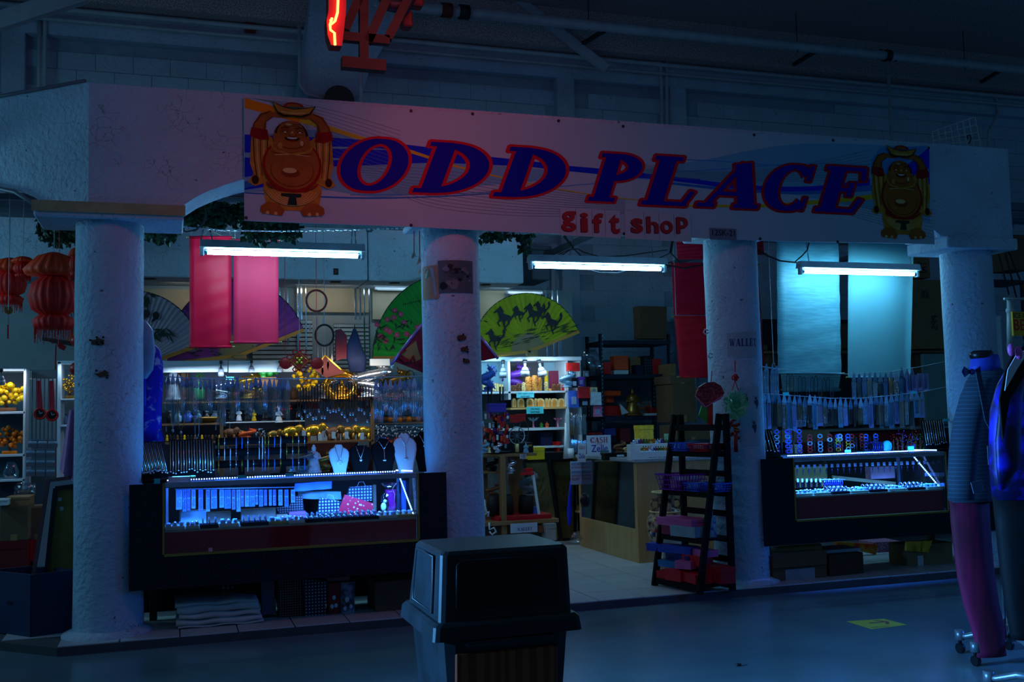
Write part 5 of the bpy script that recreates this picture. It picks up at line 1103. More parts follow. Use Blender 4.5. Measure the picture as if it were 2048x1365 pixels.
def statue(x, y, h, Y, col, lab, robe=.26, grp=None, base=True, arms=True):
    o = at(x, y, Y); s = h*pxs(x, y, Y); c = gm_(col); t = Thing('statuette', lab, 'figurine', grp)
    b = MB(); b.lathe((o.x, o.y, o.z+.06*s), [(robe*s, 0), (robe*.9*s, .12*s), (robe*.62*s, .38*s), (robe*.7*s, .55*s), (robe*.62*s, .66*s), (.05*s, .73*s)], 12, .8, lambda a, z: 1+.06*math.sin(5*a)); t.add('robe', b, c)
    b = MB(); b.ball((o.x, o.y, o.z+.85*s), .085*s, .085*s, .11*s, 10, 7); b.ball((o.x, o.y+.01*s, o.z+.95*s), .05*s); t.add('head', b, c)
    if arms:
        for k in (-1, 1): b = MB(); b.tube([(o.x+k*robe*.6*s, o.y, o.z+.68*s), (o.x+k*robe*.85*s, o.y-.04*s, o.z+.52*s), (o.x+k*.05*s, o.y-.16*s, o.z+.5*s)], [.055*s, .05*s, .03*s], 7); t.add('arm', b, c)
    if base: b = MB(); b.lathe((o.x, o.y, o.z), [(robe*1.05*s, 0), (robe*1.1*s, .04*s), (robe*.95*s, .07*s)], 14); t.add('base', b, c)
    return t.done()
def fruit_tree(x, y, w, h, Y, col, lab, seed=2, pot='brown', nb=34, grp=None):
    random.seed(seed); o = at(x, y, Y); k = pxs(x, y, Y); s = h*k; W = w*k/2; t = Thing('stone_tree', lab, 'ornament', grp)
    b = MB(); b.box(o.x-W*.5, o.x+W*.5, o.y-.04, o.y+.04, o.z, o.z+s*.12, .004); t.add('planter', b, gm_(pot)); b = MB(); b.tube([(o.x, o.y, o.z+s*.1), (o.x-.1*W, o.y, o.z+s*.35), (o.x+.1*W, o.y, o.z+s*.6)], [.012, .009, .005], 6)
    for i in range(4): a = random.uniform(.4, 2.7); b.tube([(o.x, o.y, o.z+s*(.3+.08*i)), (o.x+math.cos(a)*W*.7, o.y+random.uniform(-.03, .03), o.z+s*(.45+.12*i))], [.006, .003], 5)
    t.add('trunk', b, gm_('brown')); b = MB()
    for i in range(nb): a = random.uniform(0, 6.28); r = math.sqrt(random.random()); q = (o.x+math.cos(a)*W*r, o.y+random.uniform(-.05, .05), o.z+s*.62+math.sin(a)*s*.36*r); b.ball(q, random.uniform(.1, .19)*W, None, None, 7, 4)
    t.add('stones', b, gm_(col), kind='stuff'); return t.done()
def jar(x, y, h, w, Y, col, lab, grp=None, nm='jar', cat='jar'):
    o = at(x, y, Y); k = pxs(x, y, Y); s = h*k; r = w*k/2; t = Thing(nm, lab, cat, grp); b = MB(); b.lathe((o.x, o.y, o.z), [(r*.7, 0), (r, s*.15), (r, s*.55), (r*.55, s*.75), (r*.5, s*.85)], 14); t.add('jar_body', b, gm_(col)); b = MB(); b.lathe((o.x, o.y, o.z+s*.85), [(r*.55, 0), (r*.58, s*.1), (r*.2, s*.15)], 12); t.add('lid', b, gm_('grey')); return t.done()
def plank(x0, x1, y, Y, d, th, lab, m, nm='shelf_plank'):
    a, c = P(x0, y, Y), P(x1, y, Y); z = P((x0+x1)/2, y, Y).z; t = Thing(nm, lab, 'shelf'); b = MB(); b.box(a.x, c.x, Y, Y+d, z-th, z, .002); t.add('board', b, m)
    for e in (a.x+.04, c.x-.05): b = MB(); b.box(e, e+.01, Y+.03, Y+d, z-th-.05, z-th); t.add('bracket', b, alu)
    return t.done()
brwn = M('plank_brown', (118, 84, 54), .5, var=.15); whs = M('white_shelf', (190, 204, 214), .45, var=.04)
# ================================================================== LEFT BAY: wall of goods
def spx(y, Y, x=600): return P(x, y, Y).z
t = Thing('light_valance', 'long white lamp valance above the left shelves', 'valance'); b = MB(); b.pbox(322, 722, 455, 745, 2.55, .03, .004); t.add('board', b, whs); b = MB(); b.pbox(457, 722, 590, 745, 2.55, .03, .004); t.add('board', b, whs); b = MB(); b.pbox(740, 718, 780, 732, 2.55, .03, .003); t.add('board', b, whs); t.done()
lamp('shelf_light', 'AREA', (P(450, 750, 2.5).x, 2.45, P(450, 746, 2.5).z), (.6, .8, 1), 4, 1.0, .05, (P(450, 800, 2.8).x, 2.8, 1.4))
lamp('shelf_light', 'AREA', (P(690, 750, 2.4).x, 2.3, P(690, 746, 2.4).z+.1), (1, .8, .6), 3.5, .9, .05, (P(680, 820, 2.8).x, 2.8, 1.4))
def cliplamp(x, y0, y1, Y, lab, tilt=0, w=16):
    k = pxs(x, y0, Y); t = Thing('clip_lamp', lab, 'lamp'); a, c = at(x, y0, Y), at(x+tilt, y1, Y); d = c-a; r = w*k/2
    b = MB(); b.cyl(a, a+d*.2, r*.5, n=14); t.add('clip', b, dm); b = MB(); b.cyl(a+d*.2, a+d*.5, r*.28, r*.3, 12); t.add('neck', b, gm_('grey')); b = MB(); b.cyl(a+d*.45, a+d*.7, r*.5, r*.9, 16); b.cyl(a+d*.7, c, r*.95, r, 16); t.add('shade', b, M('lamp_shade', (120, 126, 140), .5)); b = MB(); b.cyl(c, c-EZ*.004, r*.8, n=14); t.add('bulb', b, white); t.done()
for x, lab in ((442, 'grey clip lamp above the silver foil dragon'), (503, 'grey clip lamp left of the green cabbage'), (560, 'grey clip lamp behind the red knot')): cliplamp(x, 722, 752 if x == 442 else 744, 2.53, lab, 0, 12)
# side posts and planks of the left shelf wall
plank(320, 745, 801, 2.75, .3, .02, 'long brown shelf plank under the foil dragons', brwn); plank(745, 868, 799, 2.75, .3, .02, 'brown shelf plank right of the long one, beside the poster column', brwn)
plank(322, 442, 847, 2.75, .3, .02, 'short brown shelf plank with jars behind the chains', brwn); plank(446, 747, 884, 2.55, .35, .022, 'brown shelf plank with the elephants', brwn); plank(330, 442, 884, 2.75, .3, .02, 'brown shelf plank with yellow and black knick-knacks', brwn)
plank(748, 868, 846, 2.8, .25, .012, 'narrow shelf with amber beads beside the poster column', brwn); plank(450, 610, 843, 2.8, .2, .012, 'shelf with vases behind the necklaces', whs)
b = MB(); b.pbox(742, 790, 749, 890, 2.55, .04, .003); single('shelf_post', b, brwn, 'brown wooden post at the right of the elephant shelf', 'post'); b = MB(); b.pbox(440, 838, 447, 960, 2.55, .04, .003); single('shelf_post', b, brwn, 'brown wooden post left of the brown elephants', 'post')
# back boards
b = MB(); b.pbox(318, 745, 610, 1000, 3.12, .02); single('back_board', b, M('board_mauve', (96, 100, 118), .8, var=.15), 'dull back board behind the left shelves', 'board')
b = MB(); b.pbox(745, 745, 872, 1000, 3.12, .02); single('back_board', b, M('board_blue', (84, 108, 128), .8, var=.15), 'blue-grey back board beside the poster column', 'board')
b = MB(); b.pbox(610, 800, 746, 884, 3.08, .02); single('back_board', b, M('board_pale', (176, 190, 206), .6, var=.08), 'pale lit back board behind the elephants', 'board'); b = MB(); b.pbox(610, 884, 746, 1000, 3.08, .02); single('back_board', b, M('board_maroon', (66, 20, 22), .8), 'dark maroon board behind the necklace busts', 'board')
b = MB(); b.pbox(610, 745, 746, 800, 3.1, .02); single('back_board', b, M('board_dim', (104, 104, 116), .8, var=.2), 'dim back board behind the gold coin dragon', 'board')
for i, (x0, y0, x1, y1, m) in enumerate(((613, 806, 636, 818, 'orange'), (668, 806, 690, 818, 'yellow'), (722, 806, 742, 818, 'orange'), (694, 806, 716, 818, 'palewood'))): b = MB(); b.pbox(x0, y0, x1, y1, 3.068, .012); single('picture_card', b, gm_(m), ('orange picture card at the left end of the card row', 'yellow picture card in the card row', 'orange picture card at the right end of the card row', 'pale picture card in the card row')[i]+' behind the cords', 'card')
for i in range(7): b = MB(); b.pbox(640+i*14, 826, 652+i*14, 846, 3.074, .007); single('leaflet', b, M('leaflet', (186, 176, 196), .6), '%s pale printed leaflet from the left behind the elephants' % nth(i), 'leaflet', 'leaflets behind the elephants')
# goods on the top plank
Yg = 2.82
statue(347, 801, 72, Yg, 'white', 'white lady statuette at the left end of the top shelf', .2); statue(366, 801, 82, Yg+.05, 'brown', 'dark statuette with two poles beside the white lady', .14)
for i, x in enumerate((364, 375)): b = MB(); b.bar(at(x, 801, Yg-.04), at(x, 728, Yg-.04), .008); single('thin_pole', b, dm, 'thin dark pole %s of the small swing ornament' % ('left', 'right')[i], 'pole')
jar(398, 800, 42, 22, Yg, 'jade', 'green vase at the left of the top shelf', nm='vase', cat='vase'); fruit_tree(398, 762, 22, 16, Yg, 'green', 'small dark plant in the green vase', 5, 'grey', 14)
dragon(442, 798, 44, Yg, 'silver', 'silver foil dragon left of the teal tag', 3, w_=1.4); dragon(500, 798, 62, Yg, 'gold', 'gold foil dragon left of the green cabbage', 4, w_=1.2)
b = MB(); b.pbox(452, 754, 468, 760, 2.6, .004); single('teal_tag', b, teal, 'teal tag above the necklace line', 'tag')
random.seed(21); t = Thing('jade_cabbage', 'green carved cabbage ornament on a dark stand', 'ornament'); b = MB(); o = at(536, 757, 2.6); k = pxs(536, 757, 2.6)
for i in range(26): a = i*.7; b.ball((o.x+random.uniform(-17, 17)*k, o.y+random.uniform(-.03, .03), o.z+(8+random.uniform(-6, 16))*k), 6*k, 5*k, 6*k, 7, 5)
t.add('leaves', b, gm_('green'), kind='stuff'); b = MB(); b.box(o.x-22*k, o.x+22*k, o.y-.05, o.y+.05, o.z-20*k, o.z-4*k, .008); b.box(o.x-16*k, o.x+16*k, o.y-.04, o.y+.04, o.z-4*k, o.z+2*k, .004); t.add('stand', b, gm_('brown')); t.done()
fruit_tree(612, 800, 54, 66, 2.65, 'yellow', 'yellow stone ornament below the red knot', 6, 'black', 46)
dragon(682, 800, 58, 2.7, 'gold', 'round gold dragon ring right of the yellow ornament', 7, True); statue(684, 800, 40, 2.72, 'gold', 'small gold figure inside the gold dragon ring', .3); dragon(738, 796, 72, 2.6, 'silver', 'large crumpled silver foil dragon', 8, w_=1.3); dragon(785, 796, 58, 2.75, 'brass', 'brass dragon right of the large silver one', 9, w_=1.3); dragon(648, 798, 48, 2.78, 'silver', 'dull silver dragon behind the yellow ornament', 10)
for i, (x, y, w_, c) in enumerate(((716, 800, 7, 'red'), (722, 800, 5, 'pink'), (655, 798, 8, 'purple'), (756, 799, 12, 'grey'), (812, 799, 16, 'glassy'), (838, 799, 18, 'glassy'))): jar(x, y, 34 if i < 3 else 26, w_, 2.85, c, '%s slim %s bottle on the top shelf from the left' % (nth(i), c), nm='bottle', cat='bottle')
for i, x in enumerate((425, 470, 525, 560, 588)): jar(x, 799, 26, 14, 2.95, ('grey', 'brown', 'brass', 'black', 'brown')[i], '%s squat jar from the left at the back of the top shelf' % nth(i))
# second row
for i, (x, w_, c) in enumerate(((340, 14, 'black'), (356, 16, 'glassy'), (376, 20, 'blue'), (398, 12, 'glassy'), (414, 14, 'black'), (430, 16, 'grey'))): jar(x, 846, 24, w_, 2.82, c, '%s %s jar from the left on the short shelf' % (nth(i), c))
t = Thing('scalloped_dish', 'dark dish with gold edge on the short shelf', 'dish'); b = MB(); o = at(412, 845, 2.78); b.lathe(o, [(.05, 0), (.12, .03), (.13, .05), (.11, .045)], 20, .5); t.add('bowl', b, gm_('brass')); t.done()
for i, (x, c, h) in enumerate(((462, 'black', 30), (478, 'white', 26), (494, 'black', 26), (508, 'yellow', 22), (530, 'black', 34), (552, 'black', 30), (598, 'black', 44))): statue(x, 842, h, 2.85, c, '%s %s statuette from the left in the second row' % (nth(i), c), .22)
fruit_tree(566, 842, 32, 40, 2.84, 'red', 'red coral tree behind the necklaces', 12, 'black', 30); statue(558, 846, 30, 2.7, 'white', 'white lady statuette with raised head before the coral', .24)
# elephants and others
elephant(460, 883, 30, 2.62, 'brown', 'brown elephant at the left end of the elephant shelf'); elephant(482, 883, 26, 2.66, 'brass', 'brass elephant beside the orange lotus', -1)
dragon(492, 883, 26, 2.6, 'orange', 'orange lotus dragon ornament on the elephant shelf', 13, w_=1.6); fruit_tree(522, 883, 26, 26, 2.62, 'glassy', 'crystal flower ornament on the elephant shelf', 14, 'glassy', 16); elephant(548, 883, 26, 2.62, 'brass', 'small brass elephant right of the crystal flower')
elephant(583, 883, 36, 2.6, 'gold', 'large gold elephant facing right in the middle of its shelf'); elephant(628, 883, 40, 2.62, 'gold', 'largest gold elephant facing right'); elephant(668, 883, 34, 2.62, 'brown', 'brown elephant with a red saddle'); t = None
statue(663, 883, 22, 2.7, 'red', 'small red figure behind the brown elephant', .3); elephant(696, 883, 36, 2.6, 'brass', 'brass elephant with green tassels', -1); elephant(727, 883, 36, 2.6, 'gold', 'gold and green elephant at the right end of its shelf', -1)
for i, (x, y) in enumerate(((608, 870), (640, 876), (667, 872), (693, 872), (724, 874))): t = Thing('paper_tag', '%s white price tag from the left hanging before the elephants' % nth(i), 'tag', 'price tags before the elephants'); b = MB(); b.pbox(x-4, y-8, x+4, y+6, 2.42, .002); t.add('card', b, white); b = MB(); b.bar(at(x, y-8, 2.42), at(x, y-16, 2.42), .002); t.add('string', b, white); t.done()
for i in range(16): x = 334+i*7; b = MB(); o = at(x, 883, 2.8); k = pxs(x, 883, 2.8); b.lathe(o, [(3.4*k, 0), (3*k, 4*k), (2*k, 8*k), (2.6*k, 10*k), (.5*k, 13*k)], 8); single('knick_knack', b, gm_(('yellow', 'black', 'black', 'brown', 'black')[i % 5]), '%s small ornament from the left on the lowest shelf' % nth(i), 'ornament', 'small ornaments on the lowest left shelf')
for i in range(12): x = 752+i*9.4; b = MB(); o = at(x, 839, 2.85); k = pxs(x, 839, 2.85); b.ball((o.x, o.y, o.z), 6*k, 6*k, 5*k, 10, 6); b.tube([(o.x+6.2*k*math.cos(a*.8), o.y-2*k, o.z+5.2*k*math.sin(a*.8)) for a in range(9)], .6*k, 4); single('amber_bead', b, gm_('amber') if i % 2 else gm_('brown'), '%s brown ball ornament from the left beside the poster column' % nth(i), 'ornament', 'brown ball ornaments in a row')
# wire rack with tiny charms
t = Thing('charm_rack', 'wire rack of silver charms beside the poster column', 'rack'); b = MB()
for i in range(4): b.bar(at(750, 853+i*6, 2.7), at(866, 852+i*6, 2.7), .006)
t.add('wires', b, alu, kind='stuff'); b = MB(); random.seed(31)
for i in range(90): q = at(random.uniform(752, 864), random.uniform(853, 874), 2.69); b.ball(q, .008, .004, .011, 5, 3)
t.add('charms', b, silver, kind='stuff'); t.done()
# bowls with bright trinkets below rack
for i, (x, c) in enumerate(((762, 'blue'), (785, 'red'), (808, 'pink'), (846, 'amber'))): fruit_tree(x, 890, 24, 16, 2.6, c, '%s heap of small trinkets below the charm rack' % c, 40+i, 'grey', 16)
# small shelf items left of busts
for i, (x, y, h, c) in enumerate(((604, 946, 44, 'grey'), (628, 946, 56, 'white'), (648, 944, 40, 'brass'), (585, 944, 30, 'silver'), (615, 948, 24, 'palewood'), (690, 938, 30, 'brass'))): (statue if i % 2 else dragon)(x, y, h, .22+.04*i, c, '%s ornament standing behind the left necklace bust, %s' % (c, ('front', 'tall', 'curled', 'small', 'low', 'right')[i]))
# ---- line of hanging necklaces, left bay
def line(pts, Y, lab, r=.004):
    t = Thing('hanging_line', lab, 'line'); t.add('cord', pxtube(pts, Y, r), M('line_white', (150, 170, 186), .5))
    for q in (pts[0], pts[-1]): susp(t, P(q[0], q[1], Y))
    t.done()
line([(284, 752), (400, 757), (560, 758), (700, 757), (858, 752)], .2, 'thin white line strung from the left corner column to the poster column')
random.seed(5)
def hangpack(x, y0, y1, w_, Y, lab, grp, card=None, strands=3, tag_=True, col=silver):
    y0 += random.uniform(-3.5, 3.5); w_ *= random.uniform(.8, 1.15); t = Thing('necklace_pack', lab, 'necklace', grp); b = MB()
    if tag_: b.pp([(x-w_*.36, y0+14), (x-w_*.5, y0+8), (x-w_*.28, y0), (x-1, y0-7), (x+1, y0-7), (x+w_*.28, y0), (x+w_*.5, y0+8), (x+w_*.36, y0+14)], Y, .002); t.add('header_card', b, M('tag_%d' % (int(x*3) % 3), ((120, 146, 168), (92, 120, 146), (150, 170, 186))[int(x*3) % 3], .5))
    b = MB(); b.pbox(x-w_/2, y0+12, x+w_/2, y1, Y+.004, .0015); t.add('film', b, MC['plastic_film'] if not card else card)
    for k in range(strands):
        xx = x+(k-(strands-1)/2)*w_*.3; e = y1-random.uniform(3, 10); b = MB(); b.tube([at(xx-1.4, y0+10, Y-.003), at(xx-1.2, e, Y-.003), at(xx+1.2, e, Y-.003), at(xx+1.4, y0+10, Y-.003)], .0016, 4); t.add('strand', b, col)
    return t.done()
def loop(x, y0, y1, Y, lab, grp, col, w_=5, pend=True):
    t = Thing('cord_necklace', lab, 'necklace', grp); b = MB(); b.tube([at(x, y1, Y), at(x-w_*.5, y1-14, Y), at(x-w_*.5, y0+6, Y), at(x-w_*.3, y0+1, Y), at(x, y0, Y), at(x+w_*.3, y0+1, Y), at(x+w_*.5, y0+6, Y), at(x+w_*.5, y1-14, Y), at(x, y1, Y)], .0028, 5); t.add('cord', b, col)
    if pend: b = MB(); q = at(x, y1+4, Y); b.ball(q, .009, .005, .014, 7, 4); t.add('pendant', b, silver)
    return t.done()
n_ = 0
for i in range(30):
    x = 309+i*9.2; y1 = 830+random.uniform(-8, 26) if x < 450 else 822+random.uniform(-4, 20)
    hangpack(x, 764+random.uniform(-2, 4) if x > 380 else 758, y1, 9.5, .19+.01*(i % 2), '%s hanging necklace pack from the left, left of the red knot' % nth(i), 'necklace packs on the left line', None, 2 if i % 3 else 3, True, (silver, M('strand_dark', (60, 60, 70), .3, .5), M('chain_gold'))[i % 3])
cordm = M('cord_black', (12, 12, 16), .6); cordb = M('cord_brown', (70, 46, 30), .7)
for i in range(26):
    x = 598+i*5.7; loop(x, 766+random.uniform(-3, 10), 820+random.uniform(-6, 20), .19+.01*(i % 3), '%s dark cord necklace from the left, before the gold coin dragon' % nth(i), 'cord necklaces on the left line', cordm if i % 4 else cordb)
for i in range(11):
    x = 752+i*9.6; hangpack(x, 766, 838+random.uniform(-10, 12), 10, .19+.01*(i % 2), '%s hanging necklace pack from the left beside the poster column' % nth(i), 'necklace packs beside the poster column', None, 3)
loop(820, 742, 782, .3, 'tall dark cord loop on the line beside the poster column', None, cordm, 16, False); loop(362, 800, 862, .2, 'long bead necklace with a round dark pendant', None, M('chain_gold'), 12); loop(394, 830, 880, .2, 'long chain with a blue drop hanging below the line', None, silver, 8); loop(346, 795, 858, .2, 'white bead chain hanging at the left of the line', None, M('pearl'), 5)
for i, x in enumerate((770, 780, 842, 850)): b = MB(); q = at(x, 812, .24); b.tube([at(x, 800, .24), q], .003, 5); b.ball(q-EZ*.03, .012, .008, .032, 8, 5); single('red_tassel', b, gm_('red'), '%s red tassel charm from the left on the line' % nth(i), 'charm')
# small white sign, blue dress, plastic bag at column 1
b = MB(); b.loft([(281, 291, 640), (281, 306, 660), (281, 310, 700), (283, 306, 740), (284, 294, 758)], .03, .6, 12, .05, 5); single('plastic_bag', b, M('bag_blue', (110, 150, 180), .3, var=.2), 'pale blue plastic bag bulging beside the left corner column', 'bag')
t = Thing('blue_robe', 'royal blue robe with white flowers hanging beside the left corner column', 'robe'); b = MB(); b.loft([(297, 304, 684), (292, 320, 700), (292, 326, 730), (288, 325, 775), (286, 322, 820), (286, 323, 860), (284, 328, 884)], .12, .35, 22, .05, 6); t.add('cloth', b, mix_mat('blue_floral', (20, 24, 190), (150, 170, 220), 'noise', 16, 3, .4, pos=(.56, .66)))
b = MB(); b.loft([(292, 300, 690), (288, 296, 720), (286, 292, 760), (287, 292, 812)], .08, .4, 12); t.add('sleeve', b, M('robe_blue', (24, 30, 180), .4)); b = MB(); b.tube([at(306, 684, .12), at(306, 674, .12), at(300, 668, .12)], .004); t.add('hanger', b, dm); t.done()
for i, (x, y) in enumerate(((309, 758), (326, 757), (338, 758))): pass
# sunglasses rack / dream catcher / bags on the mirrored back
def ring(x, y, rx, ry, Y, r, m): b = MB(); k = pxs(x, y, Y); o = at(x, y, Y); b.tube([(o.x+rx*k*math.cos(a*.26), Y, o.z+ry*k*math.sin(a*.26)) for a in range(24)], r, 7, closed=True); return b
def web(x, y, rx, Y): 
    b = MB(); k = pxs(x, y, Y); o = at(x, y, Y)
    for j in range(8):
        for s_ in (.95, .65, .35): a, c = j*.785, (j+1)*.785; b.bar((o.x+rx*k*s_*math.cos(a), Y, o.z+rx*k*s_*math.sin(a)), (o.x+rx*k*s_*.8*math.cos((a+c)/2), Y, o.z+rx*k*s_*.8*math.sin((a+c)/2)), .002); b.bar((o.x+rx*k*s_*.8*math.cos((a+c)/2), Y, o.z+rx*k*s_*.8*math.sin((a+c)/2)), (o.x+rx*k*s_*math.cos(c), Y, o.z+rx*k*s_*math.sin(c)), .002)
    return b
def catcher(x, y, rx, ry, c, lab, feathers, Y=2.5):
    t = Thing('dream_catcher', lab, 'ornament'); susp(t, at(x, y-ry, Y)); t.add('hoop', ring(x, y, rx, ry, Y, .010, c), c); t.add('web', web(x, y, rx, Y), M('line_white'), kind='stuff'); b = MB(); b.bar(at(x, y-ry, Y), at(x, y-ry-12, Y), .004); t.add('string', b, M('line_white'))
    for fx, fy in feathers: b = MB(); b.bar(at(fx, y+ry*.8, Y), at(fx, fy, Y), .003); k = t.add('tassel', b, M('line_white')); f = MB(); f.pp([(fx-2.5, fy+6), (fx, fy-6), (fx+2.5, fy+6), (fx, fy+18)], Y, .004); t.add('feather', f, M('feather', (160, 150, 160), .8), sub=k)
    t.done()
catcher(633, 602, 20, 21, M('hoop_red', (130, 40, 50), .7), 'dream catcher with a dull red hoop, upper of the pair', ((620, 650), (634, 640), (647, 636))); catcher(649, 671, 18, 21, M('hoop_dark', (30, 26, 34), .7), 'dream catcher with a dark hoop, lower of the pair', ((636, 720), (645, 736), (656, 724), (664, 712)))
bag([(672, 660), (682, 658), (694, 672), (694, 716), (672, 722)], 2.6, .06, M('maroon_leather', (110, 16, 44), .5), 'maroon handbag hanging behind the dream catcher', nm='handbag'); 
t = Thing('handbag', 'navy drawstring bag hanging right of the maroon handbag', 'bag'); b = MB(); b.loft([(706, 712, 658), (703, 716, 668), (694, 722, 690), (694, 732, 716), (700, 730, 744)], 2.6, .35, 16, .05, 6); t.add('bag_body', b, M('navy_cloth', (26, 44, 90), .7, var=.2)); b = MB(); b.bar(at(709, 660, 2.6), at(709, 650, 2.6), .008); t.add('handle', b, cordm); t.done()
# red chinese knot
def knot(x, y, s, Y, lab, m=None, gold=True, tass=True):
    m = m or M('knot_red', (196, 16, 26), .6, var=.1); t = Thing('knot_charm', lab, 'charm'); susp(t, at(x, y-s*1.9, Y)); b = MB(); b.pp([(x-s, y), (x, y-s*.95), (x+s, y), (x, y+s*.95)], Y, .02); t.add('diamond', b, m)
    if gold: b = MB(); b.tube([at(*q, Y-.004) for q in ((x-s*.8, y), (x, y-s*.75), (x+s*.8, y), (x, y+s*.75))], .005, 5, closed=True); t.add('gold_border', b, goldm); b = MB(); [b.ball(at(x+dx*s*.2, y+dy*s*.2, Y-.006), .16*s*pxs(x, y, Y), .004, .16*s*pxs(x, y, Y), 8, 4) for dx, dy in ((-1, -1), (1, -1), (-1, 1), (1, 1), (0, 0))]; t.add('gold_emblem', b, goldm)
    b = MB(); k = pxs(x, y, Y)
    for q in range(8):
        a = q*.785+.39; c = at(x+math.cos(a)*s*.95, y+math.sin(a)*s*.85, Y); b.tube([(c.x+.26*s*k*math.cos(j), Y, c.z+.2*s*k*math.sin(j)) for j in range(6)], .035*s*k+.003, 5, closed=True)
    t.add('loops', b, m, kind='stuff'); b = MB(); b.bar(at(x, y-s, Y), at(x, y-s*1.9, Y), .008); t.add('cord', b, m)
    if tass: b = MB(); b.cyl(at(x, y+s, Y), at(x, y+s*2.4, Y), .05*s*k+.004, .14*s*k, 10); t.add('tassel', b, m)
    return t.done()
knot(599, 722, 22, 2.1, 'red and gold diamond knot charm hanging over the goods', tass=False)
for i, (x, w_) in enumerate(((571, 12), (634, 13))): b = MB(); b.ball(at(x, 727, 2.1), w_*pxs(x, 727, 2.1), .01, 12*pxs(x, 727, 2.1), 14, 8); up(b, at(x, 727, 2.1)); single('red_disc', b, gm_('red'), 'round red paper disc %s of the red knot' % ('left', 'right')[i], 'disc')
t = Thing('pennant', 'dark red fringed pennant with gold edge lying behind the gold coin dragon', 'pennant'); b = MB(); b.pp([(628, 740), (650, 712), (690, 746), (652, 756)], 2.5, .008); susp(t, at(650, 713, 2.5)); t.add('cloth', b, M('pennant_brown', (84, 26, 30), .7)); b = MB(); b.bar(at(629, 738, 2.495), at(650, 711, 2.495), .012); b.bar(at(650, 711, 2.495), at(682, 740, 2.495), .012); t.add('gold_border', b, goldm); t.done()
# big lucky pennant beside column 2
t = Thing('lucky_pennant', 'large crimson diamond pennant with a sequin edge and looped cord behind the poster column', 'pennant'); Y = .38
b = MB(); b.pp([(786, 722), (850, 646), (912, 700), (862, 752)], Y, .012); t.add('cloth', b, M('crimson_satin', (150, 10, 50), .45)); b = MB(); b.pp([(800, 708), (832, 682), (836, 700), (842, 718), (828, 726)], Y-.004, .003); t.add('gold_patch', b, M('gold_print', (170, 150, 90), .5))
b = MB(); b.tube([at(782, 730, Y-.01), at(850, 640, Y-.01), at(920, 694, Y-.01)], .012, 6); t.add('sequin_edge', b, M('sequin', (190, 140, 210), .2, .6))
b = MB(); b.tube([at(x, y, Y-.02) for x, y in ((812, 700), (802, 706), (800, 716), (810, 724), (822, 722), (826, 712), (832, 730), (842, 726), (846, 742), (852, 736), (858, 752))], .009, 6); t.add('cord_loops', b, M('cord_crimson', (150, 16, 44), .6)); t.done()
t = Thing('lucky_pennant', 'sequin edged pennant corner showing right of the poster column', 'pennant'); b = MB(); b.pp([(955, 665), (995, 716), (968, 722), (955, 722)], .75, .01); susp(t, at(960, 672, .75)); t.add('cloth', b, M('crimson_satin')); b = MB(); b.tube([at(956, 668, .745), at(996, 718, .745)], .012, 6); t.add('sequin_edge', b, M('sequin')); t.done()
# feathers on strings at the top of column 2
for i, (x, y, y2) in enumerate(((828, 462, 506), (839, 462, 518), (842, 470, 536))): t = Thing('feather_charm', '%s red string with pale feathers beside the top of the poster column' % ('left', 'middle', 'long right')[i], 'charm'); b = MB(); b.bar(at(x, y, .05), at(x, y2, .05), .006); t.add('string', b, M('string_red', (180, 50, 70), .6)); b = MB(); b.pp([(x-6, y2+12), (x-1, y2-2), (x+2, y2+2), (x, y2+10)], .05, .004); b.pp([(x+1, y2-2), (x+5, y2+8), (x+2, y2+8)], .05, .004); t.add('feather', b, M('feather_cream', (170, 160, 140), .7)); t.done()
# ================================================================== MIDDLE BAY
Ym = 2.9
lamp('bookcase_light', 'AREA', (P(992, 730, 2.75).x, 2.72, P(990, 726, 2.75).z), (.35, .75, 1), 2.2, .25, .05, (P(992, 790, 3.1).x, 3.1, 1.5))
lamp('bookcase_light', 'AREA', (P(1075, 730, 2.75).x, 2.7, P(1075, 726, 2.75).z), (.6, .85, 1), 4.5, .5, .05, (P(1075, 790, 3.1).x, 3.1, 1.4))
t = Thing('bookcase', 'white open bookcase between the poster column and the black rack', 'bookcase'); D = .32
b = MB(); b.pbox(958, 714, 1163, 722, Ym-.05, D+.05, .003); t.add('top_board', b, whs)
for x0, x1, y0, y1 in ((1016, 1021, 722, 800), (1132, 1138, 722, 900), (960, 964, 722, 900)): b = MB(); b.pbox(x0, y0, x1, y1, Ym, D, .002); t.add('upright', b, whs)
for x0, x1, y0, y1 in ((964, 1134, 783, 787), (1021, 1134, 815, 819), (964, 1134, 857, 862), (1021, 1134, 893, 897)): b = MB(); b.pbox(x0, y0, x1, y1, Ym, D, .001); t.add('shelf', b, whs if y0 != 815 else M('pale_wood'))
b = MB(); b.pbox(960, 722, 1021, 786, Ym+D, .01); t.add('back_panel', b, M('back_lit_tint', (150, 190, 210), .5, var=.04)); b = MB(); b.pbox(1088, 722, 1132, 783, Ym+D, .01); t.add('back_panel', b, MC['back_lit_tint']); b = MB(); b.pbox(1021, 722, 1088, 783, Ym+D, .01); b.pbox(960, 787, 1134, 905, Ym+D, .01); t.add('back_panel', b, M('back_dark', (70, 70, 78), .7)); t.done()  # lamp light on the bright back panels is put into their paler colour
b = MB(); b.pbox(1160, 722, 1163, 900, Ym, .2); single('rack_panel', b, whs, 'thin white panel edge right of the bookcase', 'panel')
cliplamp(1006, 721, 756, 2.81, 'grey clip lamp over the left bookcase compartment', 0, 15); cliplamp(1050, 720, 753, 2.81, 'grey clip lamp, left of the two over the carvings', 0, 19); cliplamp(1077, 720, 753, 2.81, 'grey clip lamp, right of the two over the carvings', 9, 19)
